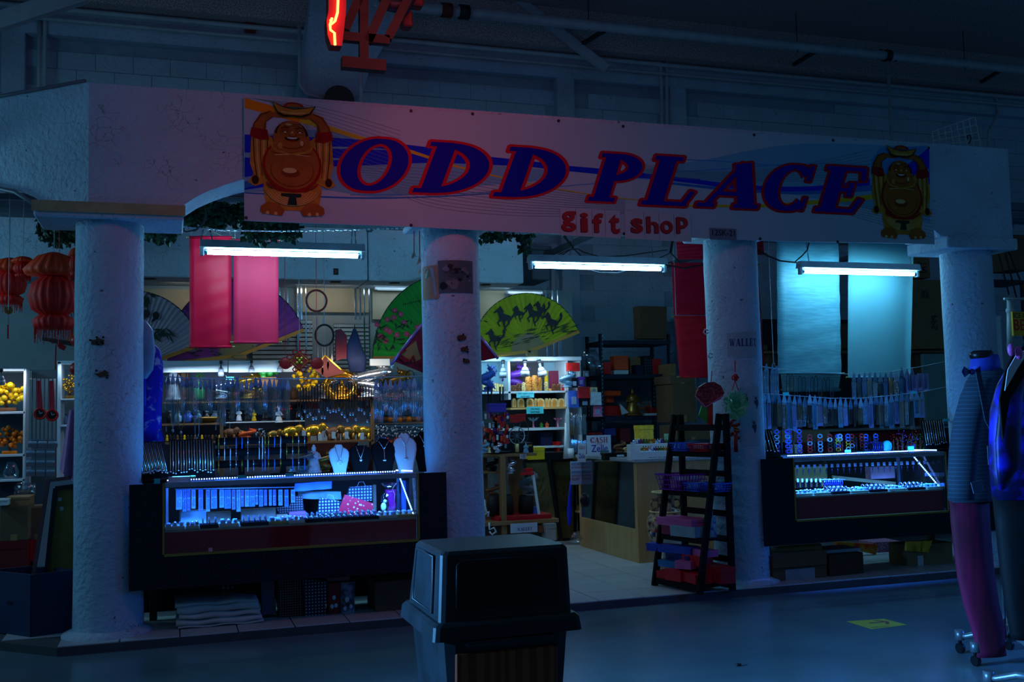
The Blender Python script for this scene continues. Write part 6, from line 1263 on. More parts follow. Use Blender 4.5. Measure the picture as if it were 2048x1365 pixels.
for i in range(9): x = 966+i*4.6; b = MB(); b.pbox(x, 764+abs(i-2)*.9, x+4, 783, Ym+.04, .12, .004); single('wood_plaque', b, gm_('palewood'), '%s pale wooden plaque from the left in the bookcase compartment' % nth(i), 'plaque', 'pale wooden plaques')
def carving(x, y, h, w_, lab, c='wood', Y=Ym+.05):
    random.seed(int(x)); o = at(x, y, Y); k = pxs(x, y, Y); t = Thing('carving', lab, 'carving'); r = w_*k/2; b = MB(); b.lathe(o, [(r*.8, 0), (r, h*k*.1), (r, h*k*.85), (r*.6, h*k)], 12, .7, lambda a, z: 1+.12*math.sin(4*a+z*60)); t.add('body', b, gm_(c)); b = MB()
    for i in range(30): a = random.uniform(3.3, 6.1); zz = random.uniform(.1, .9)*h*k; b.ball((o.x+r*.95*math.cos(a), o.y+r*.66*math.sin(a), o.z+zz), .0075, None, None, 6, 4)
    t.add('relief', b, gm_(c), kind='stuff'); return t.done()
for x, h, w_, lab, c in ((1027, 12, 12, 'small brown carving at the left of the shelf', 'brown'), (1037, 16, 9, 'pinkish cone carving left of the white idol', 'brown'), (1047, 18, 8, 'little pale idol beside the tall carvings', 'palewood'), (1057, 30, 12, 'left tall carved wooden log', 'wood'), (1070, 32, 14, 'middle and tallest carved wooden log', 'wood'), (1080, 28, 8, 'right carved wooden log', 'wood'), (1092, 19, 7, 'slim pale carving right of the logs', 'palewood'), (1108, 15, 8, 'left of two short brown carvings', 'brown'), (1117, 15, 8, 'right of two short brown carvings', 'brown'), (1126, 12, 6, 'reddish carving at the end of the shelf', 'red')): carving(x, 783, h, w_, lab, c)
carving(1100, 783, 5, 5, 'tiny wooden bead carving on the shelf'); b = MB(); b.pbox(1100, 742, 1121, 782, Ym+.2, .03, .003); single('book', b, M('book_maroon', (120, 24, 60), .5), 'maroon book standing behind the short carvings', 'book')
b = MB(); b.pbox(1090, 742, 1096, 782, Ym+.22, .03, .002); single('book', b, gm_('yellow'), 'thin yellow book left of the maroon book', 'book')
dragon(1028, 783, 54, Ym+.15, 'purple', 'dark purple glass peacock ornament at the left of the carvings', 17, w_=1.1); dragon(975, 784, 52, Ym-.22, 'blue', 'blue ornament in the left bookcase compartment', 18, w_=.6)
def archclock(x, w_, lab, c='palewood', h=18):
    t = Thing('arch_carving', lab, 'carving'); b = MB(); y = 815; pts = [(x-w_/2, y), (x-w_/2, y-h*.6)]+[(x-w_/2*math.cos(a), y-h*.6-h*.4*math.sin(a)) for a in [i*.52 for i in range(7)]]+[(x+w_/2, y)]; b.pp(pts, Ym+.03, .05); t.add('body', b, gm_(c)); b = MB(); b.pp([(x+(px-x)*.6, y-1-(y-py)*.78) for px, py in pts], Ym+.027, .003); t.add('niche', b, gm_('wood')); t.done()
for i, (x, w_) in enumerate(((1029, 7), (1042, 14), (1061, 14), (1072, 6), (1081, 17), (1094, 6), (1100, 5), (1109, 15), (1123, 13))): archclock(x, w_, '%s arched wooden carving from the left under the teal signs' % nth(i))
def lotus(x, y, h, w_, c, lab):
    t = Thing('lotus_ornament', lab, 'ornament'); o = at(x, y, Ym+.03); k = pxs(x, y, Ym); b = MB(); b.lathe(o, [(.02, 0), (.008, .02), (.008, h*k*.6)], 10); t.add('stem', b, gm_('pink'))
    for i in range(10): a = i*.628; r = w_*k/2; b = MB(); p = Vector((o.x, o.y, o.z+h*k*.55)); d = Vector((math.cos(a), math.sin(a)*.7, 0)); s_ = Vector((-math.sin(a), math.cos(a), 0))*r*.2; b.add([p, p+d*r*.6+s_+EZ*.015, p+d*r+EZ*r*.75, p+d*r*.6-s_+EZ*.015], [(0, 1, 2, 3)]); t.add('petal', b, gm_(c))
    t.done()
lotus(1067, 857, 24, 24, 'glassy', 'blue crystal lotus on a pink stem'); lotus(1116, 857, 26, 20, 'pink', 'pink crystal lotus at the right of the lower shelf')
for x, c, lab in ((1083, 'green', 'small green tree ornament on the lower shelf'), (1094, 'orange', 'small orange ornament on the lower shelf')): statue(x, 857, 13, Ym+.03, c, lab, .34)
sign('handwritten_sign', 'teal sign about organic wood under the upper carvings', 1033, 785, 1068, 796, Ym-.02, [('100% organic wood', .08, .58, .93, .9, ikb), ('hand made', .25, .1, .75, .42, ikb)], (90, 200, 214)); sign('handwritten_sign', 'teal sign about real wood under the arched carvings', 1053, 814, 1087, 828, Ym-.02, [('real wood', .25, .55, .75, .88, ikb), ('hand made', .22, .12, .78, .45, ikb)], (70, 190, 196))
# items in the lower bookcase and behind
for x0, y0, x1, y1, m, lab, Y in ((1082, 865, 1106, 892, M('navy_box', (22, 26, 70), .5), 'navy jewel box in the bottom of the bookcase', Ym+.1), (1106, 884, 1124, 893, gm_('red'), 'flat red box beside the navy jewel box', Ym+.08), (1056, 895, 1090, 920, M('yellow_box', (214, 180, 20), .5), 'yellow box on the black framed picture', 2.75), (1092, 905, 1130, 920, gm_('black'), 'flat black tray right of the yellow box', 2.75), (1115, 884, 1120, 912, gm_('red'), 'upright red case beside the white cone', 2.9)): giftbox(x0, y0, x1, y1, Y, .12, m, lab)
b = MB(); q = at(1133, 918, 2.7); k = pxs(1133, 900, 2.7); b.lathe(q, [(7*k, 0), (4*k, 30*k), (1.5*k, 72*k)], 14); single('white_cone', b, white, 'tall narrow white cone beside the bookcase end', 'cone'); b = MB(); b.lathe(at(1142, 917, 2.65), [(.03, 0), (.031, .1)], 14); single('paper_cup', b, white, 'white paper cup at the foot of the white cone', 'cup')
# things in front of the bookcase, on the low wooden display
pw = mix_mat('display_wood', (120, 88, 54), (150, 112, 70), 'wave', 3, 3, .5, stretch=(8, 8, .6)); Yd = 1.95
t = Thing('wooden_display', 'low wooden display rack with open shelves beside the poster column', 'display rack')
for x0, y0, x1, y1, Y, d in ((958, 908, 1074, 914, Yd, .4), (958, 1042, 1118, 1050, Yd-.05, .5), (1002, 914, 1013, 1072, Yd-.03, .06), (1020, 914, 1046, 1040, Yd+.3, .04), (958, 914, 976, 1040, Yd+.36, .03), (1110, 1050, 1114, 1082, Yd-.03, .3), (958, 944, 1002, 948, Yd+.05, .3)): b = MB(); b.pbox(x0, y0, x1, y1, Y, d, .003); t.add('panel', b, pw)
b = MB(); a = rect(958, 1050, 1112, 1082, Yd+.02); b.box(a[0], a[1], Yd+.02, Yd+.44, TF, a[3], .004); t.add('base', b, M('base_dark', (70, 52, 36), .6)); t.done()
t = Thing('red_tray', 'shallow red tray on the wooden display', 'tray'); b = MB(); b.pbox(996, 1031, 1104, 1042, Yd-.02, .3, .004); t.add('tray', b, M('tray_red', (170, 12, 22), .45)); b = MB(); b.pbox(1020, 1031, 1090, 1035, Yd+.05, .2, .003); t.add('flat_case', b, gm_('brown')); t.done()
sign('wallet_sign', 'white wallet sign on the low shelf of the wooden display', 1021, 1047, 1075, 1066, Yd-.1, [('WALLET', .25, .2, .8, .55, ikn, True)], (170, 184, 200)); giftbox(1092, 1048, 1113, 1082, Yd-.12, .15, M('beige_box', (150, 146, 146), .6), 'pale upright box at the right foot of the wooden display')
b = MB(); b.pbox(1078, 1052, 1090, 1066, Yd-.06, .03, .003); single('small_picture', b, gm_('brown'), 'small brown card between the wallet sign and the pale box', 'card')
t = Thing('black_radio', 'pair of black jewellery cases on the wooden display', 'box'); b = MB(); b.pbox(998, 880, 1036, 908, Yd+.05, .2, .006); t.add('case', b, gm_('black')); b = MB(); b.pbox(1036, 886, 1067, 908, Yd+.04, .2, .006); t.add('case', b, gm_('black')); b = MB(); b.pbox(1054, 890, 1064, 893, Yd+.03, .01); t.add('gold_clasp', b, goldm); t.done()
sign('price_tag', 'small white 1/2 tag under the black cases', 1040, 909, 1053, 918, Yd-.02, [('1/2', .2, .2, .8, .8, ikb)])
giftbox(978, 807, 1013, 825, 1.9, .1, M('violet_tin', (70, 50, 150), .35), 'violet metal case with two tall wire handles', ml=M('violet_tin')); 
for i, (xa, xb) in enumerate(((976, 983), (1000, 1006))): b = MB(); b.tube([at(xa, 806, 1.92), at(xa, 774, 1.92), at(xb, 774, 1.92), at(xb, 806, 1.92)], .008, 6); single('wire_hoop', b, dm, '%s dark wire hoop above the violet case' % ('left', 'right')[i], 'hoop')
t = Thing('charm_tower', 'crowded rotating stand of red charms and snow globes', 'display stand'); b = MB(); b.cyl(at(990, 904, 2.1), at(990, 826, 2.1), .02); b.cyl(at(990, 905, 2.1), at(990, 902, 2.1), .16, n=20); t.add('stand', b, dm); random.seed(51)
for i in range(5): b = MB(); q = at(990, 832+i*16, 2.1); b.cyl((q.x, q.y, q.z), (q.x, q.y, q.z+.006), .15-.01*i, n=20); t.add('tier', b, dm)
for i in range(70):
    x, y = random.uniform(964, 1016), random.uniform(828, 892); c = random.choice(['red', 'red', 'red', 'white', 'pink', 'glassy', 'orange', 'purple', 'white']); b = MB(); q = at(x, y, random.uniform(1.93, 2.02)); (b.ball(q, .014, .01, random.uniform(.014, .03), 7, 5) if i % 2 else b.box(q.x-.01, q.x+.01, q.y, q.y+.01, q.z-.03, q.z+.02, .002)); t.add('charm', b, gm_(c))
t.done()
for i, (x, y, c) in enumerate(((1004, 839, 'red'), (1030, 838, 'red'), (1044, 836, 'red'))): giftbox(x-8, y-8, x+8, y+8, 2.3, .06, gm_(c), '%s dark red box behind the charm tower' % nth(i))
t = Thing('wheel_ornament', 'wire wheel ornament on the wooden display', 'ornament'); t.add('rim', ring(1034, 872, 16, 17, 2.0, .006, 0), gm_('silver')); t.add('rim', ring(1048, 864, 10, 22, 2.02, .004, 0), dm); b = MB(); o = at(1034, 872, 2.0)
for i in range(10): b.bar(o, (o.x+.11*math.cos(i*.628), 2.0, o.z+.115*math.sin(i*.628)), .003)
t.add('spokes', b, alu, kind='stuff'); b = MB(); b.cyl(at(1034, 905, 2.0), at(1034, 888, 2.0), .02); t.add('stand', b, gm_('palewood')); t.done()
for i, (x, h, c) in enumerate(((968, 22, 'glassy'), (978, 14, 'palewood'), (994, 20, 'silver'), (1052, 20, 'glassy'))): (statue if i % 2 else dragon)(x, 906, h, 1.9, c, '%s small %s ornament from the left on the wooden display edge' % (nth(i), c), .3 if i % 2 else 60+i)
# things on its shelves
dragon(984, 943, 26, 2.05, 'black', 'dark rooster ornament on the rack shelf', 19, w_=1.4); dragon(984, 995, 26, 2.1, 'brown', 'brown rooster ornament low in the rack', 20, w_=1.5); dragon(1020, 948, 30, 2.0, 'silver', 'hanging silver ornament in the rack', 21, w_=.7)
for i, x in enumerate((990, 1012, 1053)): t = Thing('black_hat_stand', ('left', 'middle', 'right')[i]+' black drum bag on the rack', 'bag'); b = MB(); k = pxs(x, 1030, Yd); b.lathe(at(x, 1032, Yd+.15), [(.07, 0), (.075, .1), (.07, .18), (.05, .2)], 18); t.add('bag_body', b, cordm); t.done()
b = MB(); b.pbox(1060, 1014, 1076, 1028, Yd+.1, .05, .003); single('blue_cup', b, gm_('blue'), 'small blue box on the rack', 'box')
b = MB(); b.bar(at(1066, 950, Yd), at(1078, 1030, Yd), .022, .02, (0, 1, 0)); single('white_stick', b, white, 'white slanting stick leaning on the rack', 'stick'); b = MB(); b.pbox(1043, 945, 1068, 951, Yd-.02, .05, .004); b.pbox(1050, 937, 1066, 944, Yd, .05, .003); single('red_bundle', b, gm_('red'), 'red and grey bundle tied near the top of the rack', 'bundle')
dragon(1056, 992, 50, 2.1, 'grey', 'grey twig ornament in front of the framed picture', 22, w_=.8)
b = MB(); b.tube([at(x, y, 1.9) for x, y in ((968, 1000), (970, 1016), (974, 1028), (970, 1030), (978, 1024), (976, 1034))], .01, 6); single('white_ribbon', b, white, 'white plastic ribbon beside the poster column', 'ribbon'); b = MB(); b.tube([at(x, y, 1.6) for x, y in ((978, 1046), (979, 1060), (988, 1056), (992, 1064), (984, 1070), (979, 1064))], .008, 6); single('white_hanger', b, white, 'white plastic hook hanging low beside the rack', 'hook')
giftbox(970, 1004, 996, 1040, 2.15, .12, kraft, 'open brown box low in the rack')
# leaning framed pictures
def frame(q, Y, lab, inner, lean=.0, th=.03, w_=.035):
    t = Thing('framed_picture', lab, 'picture'); p = [at(x, y, Y) for x, y in q]; zb = min(p[2].z, p[3].z)
    p = [Vector((a.x, a.y+(a.z-zb)*lean, a.z)) for a in p]; b = MB()
    for a, c in zip(p, p[1:]+p[:1]): b.bar(a, c, w_*.8, w_, (0, 1, 0))
    t.add('frame', b, gm_('black') if not isinstance(th, tuple) else M('frame_rose', (120, 80, 84), .5)); b = MB(); b.add([*p], [(0, 1, 2, 3)]); t.add('picture', b, inner); return t
olive = mix_mat('olive_picture', (70, 62, 38), (110, 98, 58), 'noise', 4, 4, .4)
for q, Y, lab in (([(1050, 922), (1098, 920), (1120, 1080), (1072, 1084)], 2.75, 'black framed olive picture leaning behind the rack'), ([(1105, 922), (1150, 920), (1150, 1078), (1122, 1080)], 3.1, 'second black framed picture leaning farther back')):
    t = frame(q, Y, lab, olive, 0.05); b = MB(); random.seed(9)
    for i in range(24): x, y = random.uniform(q[0][0]+14, q[1][0]-8)+6, random.uniform(945, 1030); b.bar(at(x, y, Y-.01), at(x+random.uniform(-8, 8), y+random.uniform(-10, 10), Y-.01), .004)
    t.add('branches', b, gm_('black'), kind='stuff'); t.done()
b = MB(); b.loft([(1140, 1143, 962), (1137, 1144, 990), (1134, 1144, 1020), (1135, 1143, 1044), (1136, 1141, 1052)], 2.75, .5, 12); single('blue_balloon', b, M('ultramarine', (20, 50, 230), .4), 'long ultramarine bag hanging beside the wooden bookshelf', 'bag')
# black rack
rk = M('rack_steel', (30, 50, 70), .45, .5); Yr = 3.5
t = Thing('metal_rack', 'dark steel slotted shelving rack behind the counter', 'rack')
for x, y0, y1, Y in ((1205, 668, 905, Yr), (1342, 668, 905, Yr), (1178, 674, 880, Yr+.5), (1308, 694, 880, Yr+.5)):
    b = MB(); b.pbox(x-3, y0, x+3, y1, Y, .012, .001); b.pbox(x-3, y0, x-2, y1, Y, .03); k = t.add('post', b, rk); h = MB()
    for i in range(int((y1-y0)/8)): h.pbox(x-1, y0+3+i*8, x+1, y0+6+i*8, Y-.001, .002)
    t.add('slots', h, M('slot_light', (120, 150, 170), .6), sub=k, kind='stuff')
for y in (681, 750, 834, 890):
    a, c = P(1205, y, Yr), P(1342, y, Yr); b = MB(); b.box(a.x, c.x, Yr, Yr+.5, a.z-.05, a.z, .003); b.box(a.x+.02, c.x-.02, Yr-.004, Yr, a.z-.045, a.z-.005); t.add('shelf', b, rk)
t.done()
for x0, y0, x1, y1, Y, m, lab in ((1278, 613, 1335, 678, Yr+.1, kraft2, 'brown carton on top of the steel rack'), (1210, 725, 1223, 749, Yr+.1, gm_('red'), 'red box at the left end of the upper rack shelf'), (1230, 712, 1258, 740, Yr+.12, M('orange_box', (214, 70, 14), .5), 'orange box stacked on the upper rack shelf'), (1229, 741, 1258, 749, Yr+.1, white, 'flat white box under the orange box'), (1262, 715, 1287, 748, Yr+.2, kraft, 'tan carton behind the dark printed boxes'), (1272, 730, 1288, 749, Yr+.08, M('navy_print', (20, 26, 60), .5), 'low dark printed box on the upper rack shelf'), (1288, 712, 1305, 749, Yr+.1, dotted('ball_box', (10, 14, 24), (120, 150, 190), 30, (.25, .4)), 'dark box printed with balls on the upper rack shelf'), (1306, 718, 1324, 749, Yr+.1, gm_('red'), 'tall red box right of the ball box'), (1325, 738, 1338, 749, Yr+.1, white, 'small stack of white cartons at the right of the shelf'), (1213, 812, 1246, 832, Yr+.1, gm_('red'), 'red gift box on the lower rack shelf'), (1213, 793, 1228, 806, Yr+.3, gm_('orange'), 'small orange box behind the red gift box'), (1300, 816, 1322, 830, Yr+.12, gm_('red'), 'dark red box at the right of the lower rack shelf'), (1288, 827, 1314, 832, Yr+.06, white, 'flat white carton on the lower rack shelf'), (1213, 782, 1242, 792, Yr+.2, M('orange_box'), 'long orange lid leaning on the rack'), (1210, 858, 1232, 872, Yr-.2, M('blue_wrap', (30, 50, 130), .4), 'blue wrapped parcel above the counter sign'), (1242, 858, 1262, 884, Yr-.2, M('dark_red', (110, 10, 14), .5), 'dark red book leaning above the counter'), (1186, 866, 1206, 884, Yr-.2, gm_('red'), 'red box behind the cash sign')):
    giftbox(x0, y0, x1, y1, Y, .16, m, lab, rot=.12*math.sin(x0), lidh=.2)
fruit_tree(1292, 832, 26, 28, Yr+.15, 'orange', 'reddish brown lion ornament on the lower rack shelf', 23, 'brown', 24); statue(1266, 832, 56, Yr+.06, 'brass', 'tall brown guardian statue on the lower rack shelf', .3); b = MB(); b.pp([(1240, 808), (1244, 830), (1258, 826)], Yr+.02, .02); single('folded_paper', b, white, 'white folded paper beside the guardian statue', 'paper')
b = MB(); b.loft([(1168, 1190, 700), (1164, 1200, 712), (1172, 1204, 730), (1186, 1202, 748)], Yr-.1, .3, 14, .12, 5); single('plastic_bag', b, MC['plastic_film'], 'crumpled clear plastic bag hanging left of the steel rack', 'bag')
b = MB(); b.pbox(1195, 720, 1345, 900, 4.2, .02); single('back_board', b, M('board_steel', (84, 108, 124), .7, var=.15), 'grey-blue board behind the steel rack', 'board')
# packages hung between bookcase and rack
for i, (x0, y0, x1, y1, c, lab) in enumerate(((1134, 726, 1160, 743, 'red', 'dark red box on the bookcase end'), (1143, 756, 1156, 776, 'black', 'dark book with a pale title hung on the rack side'), (1156, 754, 1169, 773, 'purple', 'lilac card pack hung on the rack side'), (1157, 774, 1180, 797, 'red', 'bright red pack in the middle of the hung packs'), (1168, 742, 1178, 754, 'grey', 'small grey pack above the lilac card'), (1182, 785, 1203, 811, 'white', 'white printed pack right of the red one'), (1182, 775, 1195, 786, 'palewood', 'tan folded pack above the white one'), (1138, 782, 1158, 816, 'blue', 'dark blue pack with a pale logo on the rack side'), (1160, 797, 1180, 814, 'black', 'black pack with a picture below the red one'), (1188, 812, 1204, 834, 'pink', 'pink patterned pack below the white one'))): t = Thing('hung_package', lab, 'package'); b = MB(); b.pbox(x0, y0, x1, y1, 2.75+.015*i, .03, .002); t.add('pack', b, gm_(c)); b = MB(); b.pbox(x0+(x1-x0)*.25, y0+(y1-y0)*.35, x1-(x1-x0)*.25, y1-(y1-y0)*.2, 2.747+.015*i, .003); t.add('print', b, M('print_pale', (130, 150, 180), .5) if c not in ('red', 'white') else gm_(c)); t.done()
dragon(1134, 775, 32, 2.7, 'glassy', 'beaded glass heart hanging at the end of the bookcase', 24, w_=1.2)
for i in range(14): hangpack(1142+i*4.6 if i < 7 else 1142+(i-7)*9, 820 if i < 7 else 868, 870 if i < 7 else 905, 7, 2.7+.01*(i % 3), '%s dark film pack hung below the boxes beside the bookcase' % nth(i), 'dark film packs beside the bookcase', None, 1, False)
# counter: glazed side along the aisle, plain end
X0c, X1c = 3.99, 4.95; zc = P(1278, 921, 1.21).z; Yc0, Yc1 = 1.21, 2.62; wd = mix_mat('counter_wood', (178, 146, 94), (188, 156, 102), 'noise', 4, 5, .45, stretch=(6, 6, .5))
t = Thing('wooden_counter', 'pale wood shop counter with a glazed side facing the aisle', 'counter')
b = MB(); b.box(X0c+.1, X1c, Yc0, Yc0+.02, TF, zc, .002); t.add('end_panel', b, wd)
b = MB(); b.box(X0c, X0c+.10, Yc0, Yc0+.02, TF, zc, .002); t.add('end_panel', b, wd)
gl0, gl1 = PX(1272, 1055, X0c).z, zc-.03
b = MB(); b.box(X0c, X0c+.02, Yc0+.02, Yc1, TF, .36, .002); t.add('low_panel', b, wd)
for y0, y1 in ((Yc0+.02, Yc0+.06), (Yc1-.05, Yc1)): b = MB(); b.box(X0c, X0c+.02, y0, y1, .36, zc-.02, .002); t.add('stile', b, wd)
b = MB(); b.box(X0c+.006, X0c+.012, Yc0+.06, Yc1-.05, .36, zc-.03); t.add('glass_pane', b, MC['mirror_glass'])
b = MB(); b.box(X0c-.02, X1c, Yc0-.02, Yc1+.02, zc-.02, zc+.012, .004); t.add('top', b, M('counter_top', (150, 160, 168), .35)); b = MB(); b.box(X0c+.02, X1c-.1, Yc0+.03, Yc1-.02, .36, .38); b.box(X0c+.04, X0c+.5, Yc0+.05, Yc1-.05, .78, .79); t.add('inner_shelf', b, M('inner_glass_shelf', (90, 110, 120), .3)); b = MB(); b.box(X0c+.03, X0c+.05, Yc1-.12, Yc1-.1, .4, .93); t.add('white_bracket', b, white); t.done()
for i, (yy, c) in enumerate(((1.4, 'amber'), (1.7, 'black'), (2.0, 'grey'), (2.3, 'brown'))): b = MB(); b.lathe((X0c+.2, yy, .381), [(.05, 0), (.07, .05), (.03, .1), (.04, .13)], 12); single('vase', b, gm_(c), '%s small vase inside the counter, %s from the aisle end' % (c, nth(i)), 'vase')
# signs on the counter
sign('cash_sign', 'white CASH only Zelle sign standing on the counter', 1174, 871, 1222, 911, 2.1, [('CASH', .14, .62, .86, .9, ikr, True), ('ONLY', .4, .53, .62, .6, ikr), ('Zelle', .17, .16, .86, .52, M('zelle_ink', (50, 30, 150), .5))], (188, 196, 216), th=.01)
sign('cash_sign', 'narrow curled CASH Zelle sign left of the larger one', 1156, 888, 1172, 925, 2.3, [('CASH', .15, .7, .85, .88, ikr, True), ('Zelle', .1, .2, .9, .45, MC['zelle_ink'])], (184, 192, 210), th=.006, ang=.06)
sign('rules_sign', 'white notice of blue and red lines hanging on the small bookshelf', 1141, 923, 1164, 970, 2.55, [('NO EXCHANGE', .1, .82, .9, .93, ikn), ('NO REFUNDS', .1, .68, .9, .78, ikr), ('NO EXCHANGE', .1, .48, .9, .59, ikn), ('WITHOUT', .1, .32, .9, .42, ikr), ('RECEIPT', .1, .18, .8, .28, ikr)], (160, 180, 220))
b = MB(); b.pbox(1201, 901, 1218, 911, 2.0, .01); single('green_note', b, M('green_note', (70, 110, 110), .6), 'dark green note in front of the CASH sign', 'note')
b = MB(); b.pbox(1232, 909, 1250, 915, 1.7, .01); b.mat(1).pbox(1234, 910, 1248, 914, 1.695, .002); single('small_label', b, [ikb, white], 'small white label on the counter edge', 'label'); giftbox(1210, 906, 1258, 921, 1.75, .1, gm_('black'), 'flat black tray on the counter')
t = Thing('jewellery_box_display', 'white stepped jewelry box display with rows of animal figurines', 'display stand'); Y = 1.26
for i, (y0, y1, Yk) in enumerate(((903, 921, Y), (888, 905, Y+.09))): b = MB(); b.pbox(1262, y0, 1352, y1, Yk, .09, .003); t.add('step', b, white)
b = MB(); b.pp([(1262, 885), (1270, 885), (1270, 900), (1280, 900), (1280, 922), (1262, 922)], Y-.02, .015); t.add('side_board', b, white); b = MB(); a = rect(1293, 913, 1342, 921, Y-.008); b.box(a[0], a[1], Y-.01, Y-.006, a[2], a[3]); k = t.add('label_card', b, white); b = MB(); put_text(b, 'JEWELRY BOX', (a[0]+.02, Y-.0115, a[2]+.006), EX, EZ, a[1]-a[0]-.03, a[3]-a[2]-.012, .01); t.add('lettering', b, ikb, sub=k); t.done()
random.seed(77)
for row, (y, Y_, n) in enumerate(((903, 1.27, 14), (888, 1.37, 13))):
    for i in range(n):
        x = 1284+i*5.0 if row == 0 else 1268+i*5.6; c = ['brass', 'silver', 'brown', 'gold', 'white', 'green', 'amber', 'purple'][(i*3+row) % 8]; o = at(x, y, Y_+.02); s = .035; t = Thing('animal_figurine', '%s tiny %s animal box from the left in the %s row on the counter' % (nth(i), c, ('front', 'rear')[row]), 'figurine', 'tiny animal boxes on the counter display')
        b = MB(); b.ball((o.x, o.y, o.z+s*.6), s*.45, s*.3, s*.38, 8, 5); t.add('body', b, gm_(c)); b = MB(); b.ball((o.x+s*.3, o.y-.01, o.z+s*1.15), s*.22, None, None, 7, 4); t.add('head', b, gm_(c)); b = MB(); b.bar((o.x-s*.25, o.y, o.z), (o.x-s*.25, o.y, o.z+s*.5), s*.2); b.bar((o.x+s*.25, o.y, o.z), (o.x+s*.25, o.y, o.z+s*.5), s*.2); t.add('legs', b, gm_(c)); t.done()
giftbox(1278, 851, 1308, 880, 1.7, .12, gm_('yellow'), 'yellow box standing behind the tiny animal boxes'); giftbox(1330, 868, 1345, 890, 1.6, .02, M('pale_green'), 'pale green card behind the tiny animal boxes'); dragon(1238, 905, 22, 1.6, 'brown', 'brown horn ornament on the counter', 25, w_=1.4); dragon(1252, 905, 14, 1.5, 'palewood', 'little pale ornament before the horn', 26)
# small wooden bookshelf beside the counter
t = Thing('small_bookshelf', 'narrow wooden bookshelf with open compartments behind the counter side', 'bookcase'); Ya, Yb2 = 2.72, 3.9; Xa = 4.13
for z in (.07, .36, .68, .92): b = MB(); b.box(Xa, Xa+.3, Ya, Yb2, z, z+.02, .002); t.add('shelf', b, wd)
b = MB(); b.box(Xa, Xa+.3, Ya, Ya+.02, TF, .95, .002); b.box(Xa, Xa+.3, Yb2, Yb2+.02, TF, .95, .002); t.add('side', b, wd); b = MB(); b.box(Xa+.3, Xa+.31, Ya, Yb2, TF, .95); t.add('back', b, pw); t.done()
b = MB(); b.loft([(1160, 1180, 985), (1164, 1178, 996), (1168, 1176, 1006)], 2.9, .5, 10, .1, 4); single('crumpled_paper', b, white, 'crumpled white paper in the small bookshelf', 'paper'); b = MB(); b.lathe(PZ(1170, 1014, .70)-EZ*0, [(.03, 0), (.04, .05), (.02, .1)], 10); single('dark_goblet', b, gm_('black'), 'dark goblet in the small bookshelf', 'cup')
b = MB(); b.loft([(1141, 1160, 1086), (1140, 1166, 1078), (1142, 1160, 1070), (1150, 1156, 1064)], 2.5, .6, 12, .1, 5); single('plastic_bag', b, MC['plastic_film'], 'crumpled clear bag on the floor before the small bookshelf', 'bag'); giftbox(1166, 1068, 1180, 1092, 2.68, .03, M('beige_box'), 'pale small box on the floor before the bookshelf')
# big cartons behind the third column
for x0, y0, x1, y1, Y, d, lab, m in ((1345, 768, 1392, 845, 3.0, .4, 'large brown carton right of the steel rack', kraft2), (1340, 752, 1390, 768, 3.0, .4, 'flat brown carton lying on the large one', kraft2), (1352, 850, 1420, 880, 2.7, .4, 'brown carton behind the ladder shelf top', kraft2), (1340, 728, 1352, 752, 3.3, .3, 'small brown carton behind the red scroll', kraft)): carton(x0, y0, x1, y1, Y, d, lab, m)
carton(1352, 890, 1420, 1090, 2.7, .4, 'stack of brown cartons seen through the ladder shelf', M('carton_dim', (70, 56, 44), .8))
# floral vase
t = Thing('floral_vase', 'tall painted floor vase with two handles behind the ladder shelf', 'vase'); Y = .86; o = PZ(1337, 1138, TF); o = Vector((P(1335, 1100, Y).x, Y, TF)); k = pxs(1335, 1050, Y); H = 152*k
vm = mix_mat('floral_glaze', (176, 150, 120), (70, 44, 50), 'noise', 22, 6, .25, pos=(.42, .6)); 
b = MB(); b.lathe(o, [(.085, 0), (.08, .02), (.12, H*.2), (.165, H*.45), (.175, H*.62), (.14, H*.75), (.075, H*.80), (.075, H*.92), (.115, H*.99), (.118, H)], 28); t.add('vase_body', b, vm); b = MB(); b.tube([(o.x+.118*math.cos(a*.4), o.y+.118*math.sin(a*.4), o.z+H) for a in range(16)], .009, 6, closed=True); b.tube([(o.x+.143*math.cos(a*.4), o.y+.143*math.sin(a*.4), o.z+H*.745) for a in range(16)], .008, 6, closed=True); t.add('rim', b, gm_('palewood'))
for s_ in (-1, 1): b = MB(); b.tube([(o.x+s_*.07, o.y, o.z+H*.9), (o.x+s_*.13, o.y, o.z+H*.9), (o.x+s_*.15, o.y, o.z+H*.83), (o.x+s_*.12, o.y, o.z+H*.77), (o.x+s_*.09, o.y, o.z+H*.78)], .014, 8); t.add('handle', b, vm)
random.seed(4)
for i in range(34): a = random.uniform(3.3, 6.1); zz = random.uniform(.12, .7); r = .12+.055*math.sin(zz*3.1); b = MB(); q = (o.x+r*1.04*math.cos(a), o.y+r*1.04*math.sin(a), o.z+H*zz); b.ball(q, .016, .01, .016, 7, 4); t.add('painted_flower', b, gm_(random.choice(['red', 'green', 'palewood', 'blue', 'orange'])))
t.done()
giftbox(1326, 1066, 1364, 1120, .55, .05, M('white_floral', (180, 190, 176), .5), 'white box with red flowers behind the ladder shelf foot')
# strip of lights low behind ladder
b = MB(); b.pbox(1366, 918, 1426, 921, 1.9, .02); single('light_strip', b, E('warm_strip', (1, .85, .45), 2.2), 'short warm light strip seen through the ladder shelf', 'light'); b = MB(); b.pbox(1366, 922, 1428, 940, 2.0, .02); b.mat(1).pbox(1370, 985, 1425, 1000, 1.9, .05); single('lit_tray', b, [M('pearl_tray', (190, 190, 140), .4, var=.4, scale=90), gm_('orange')], 'pale lit trinket tray seen through the ladder shelf', 'tray')
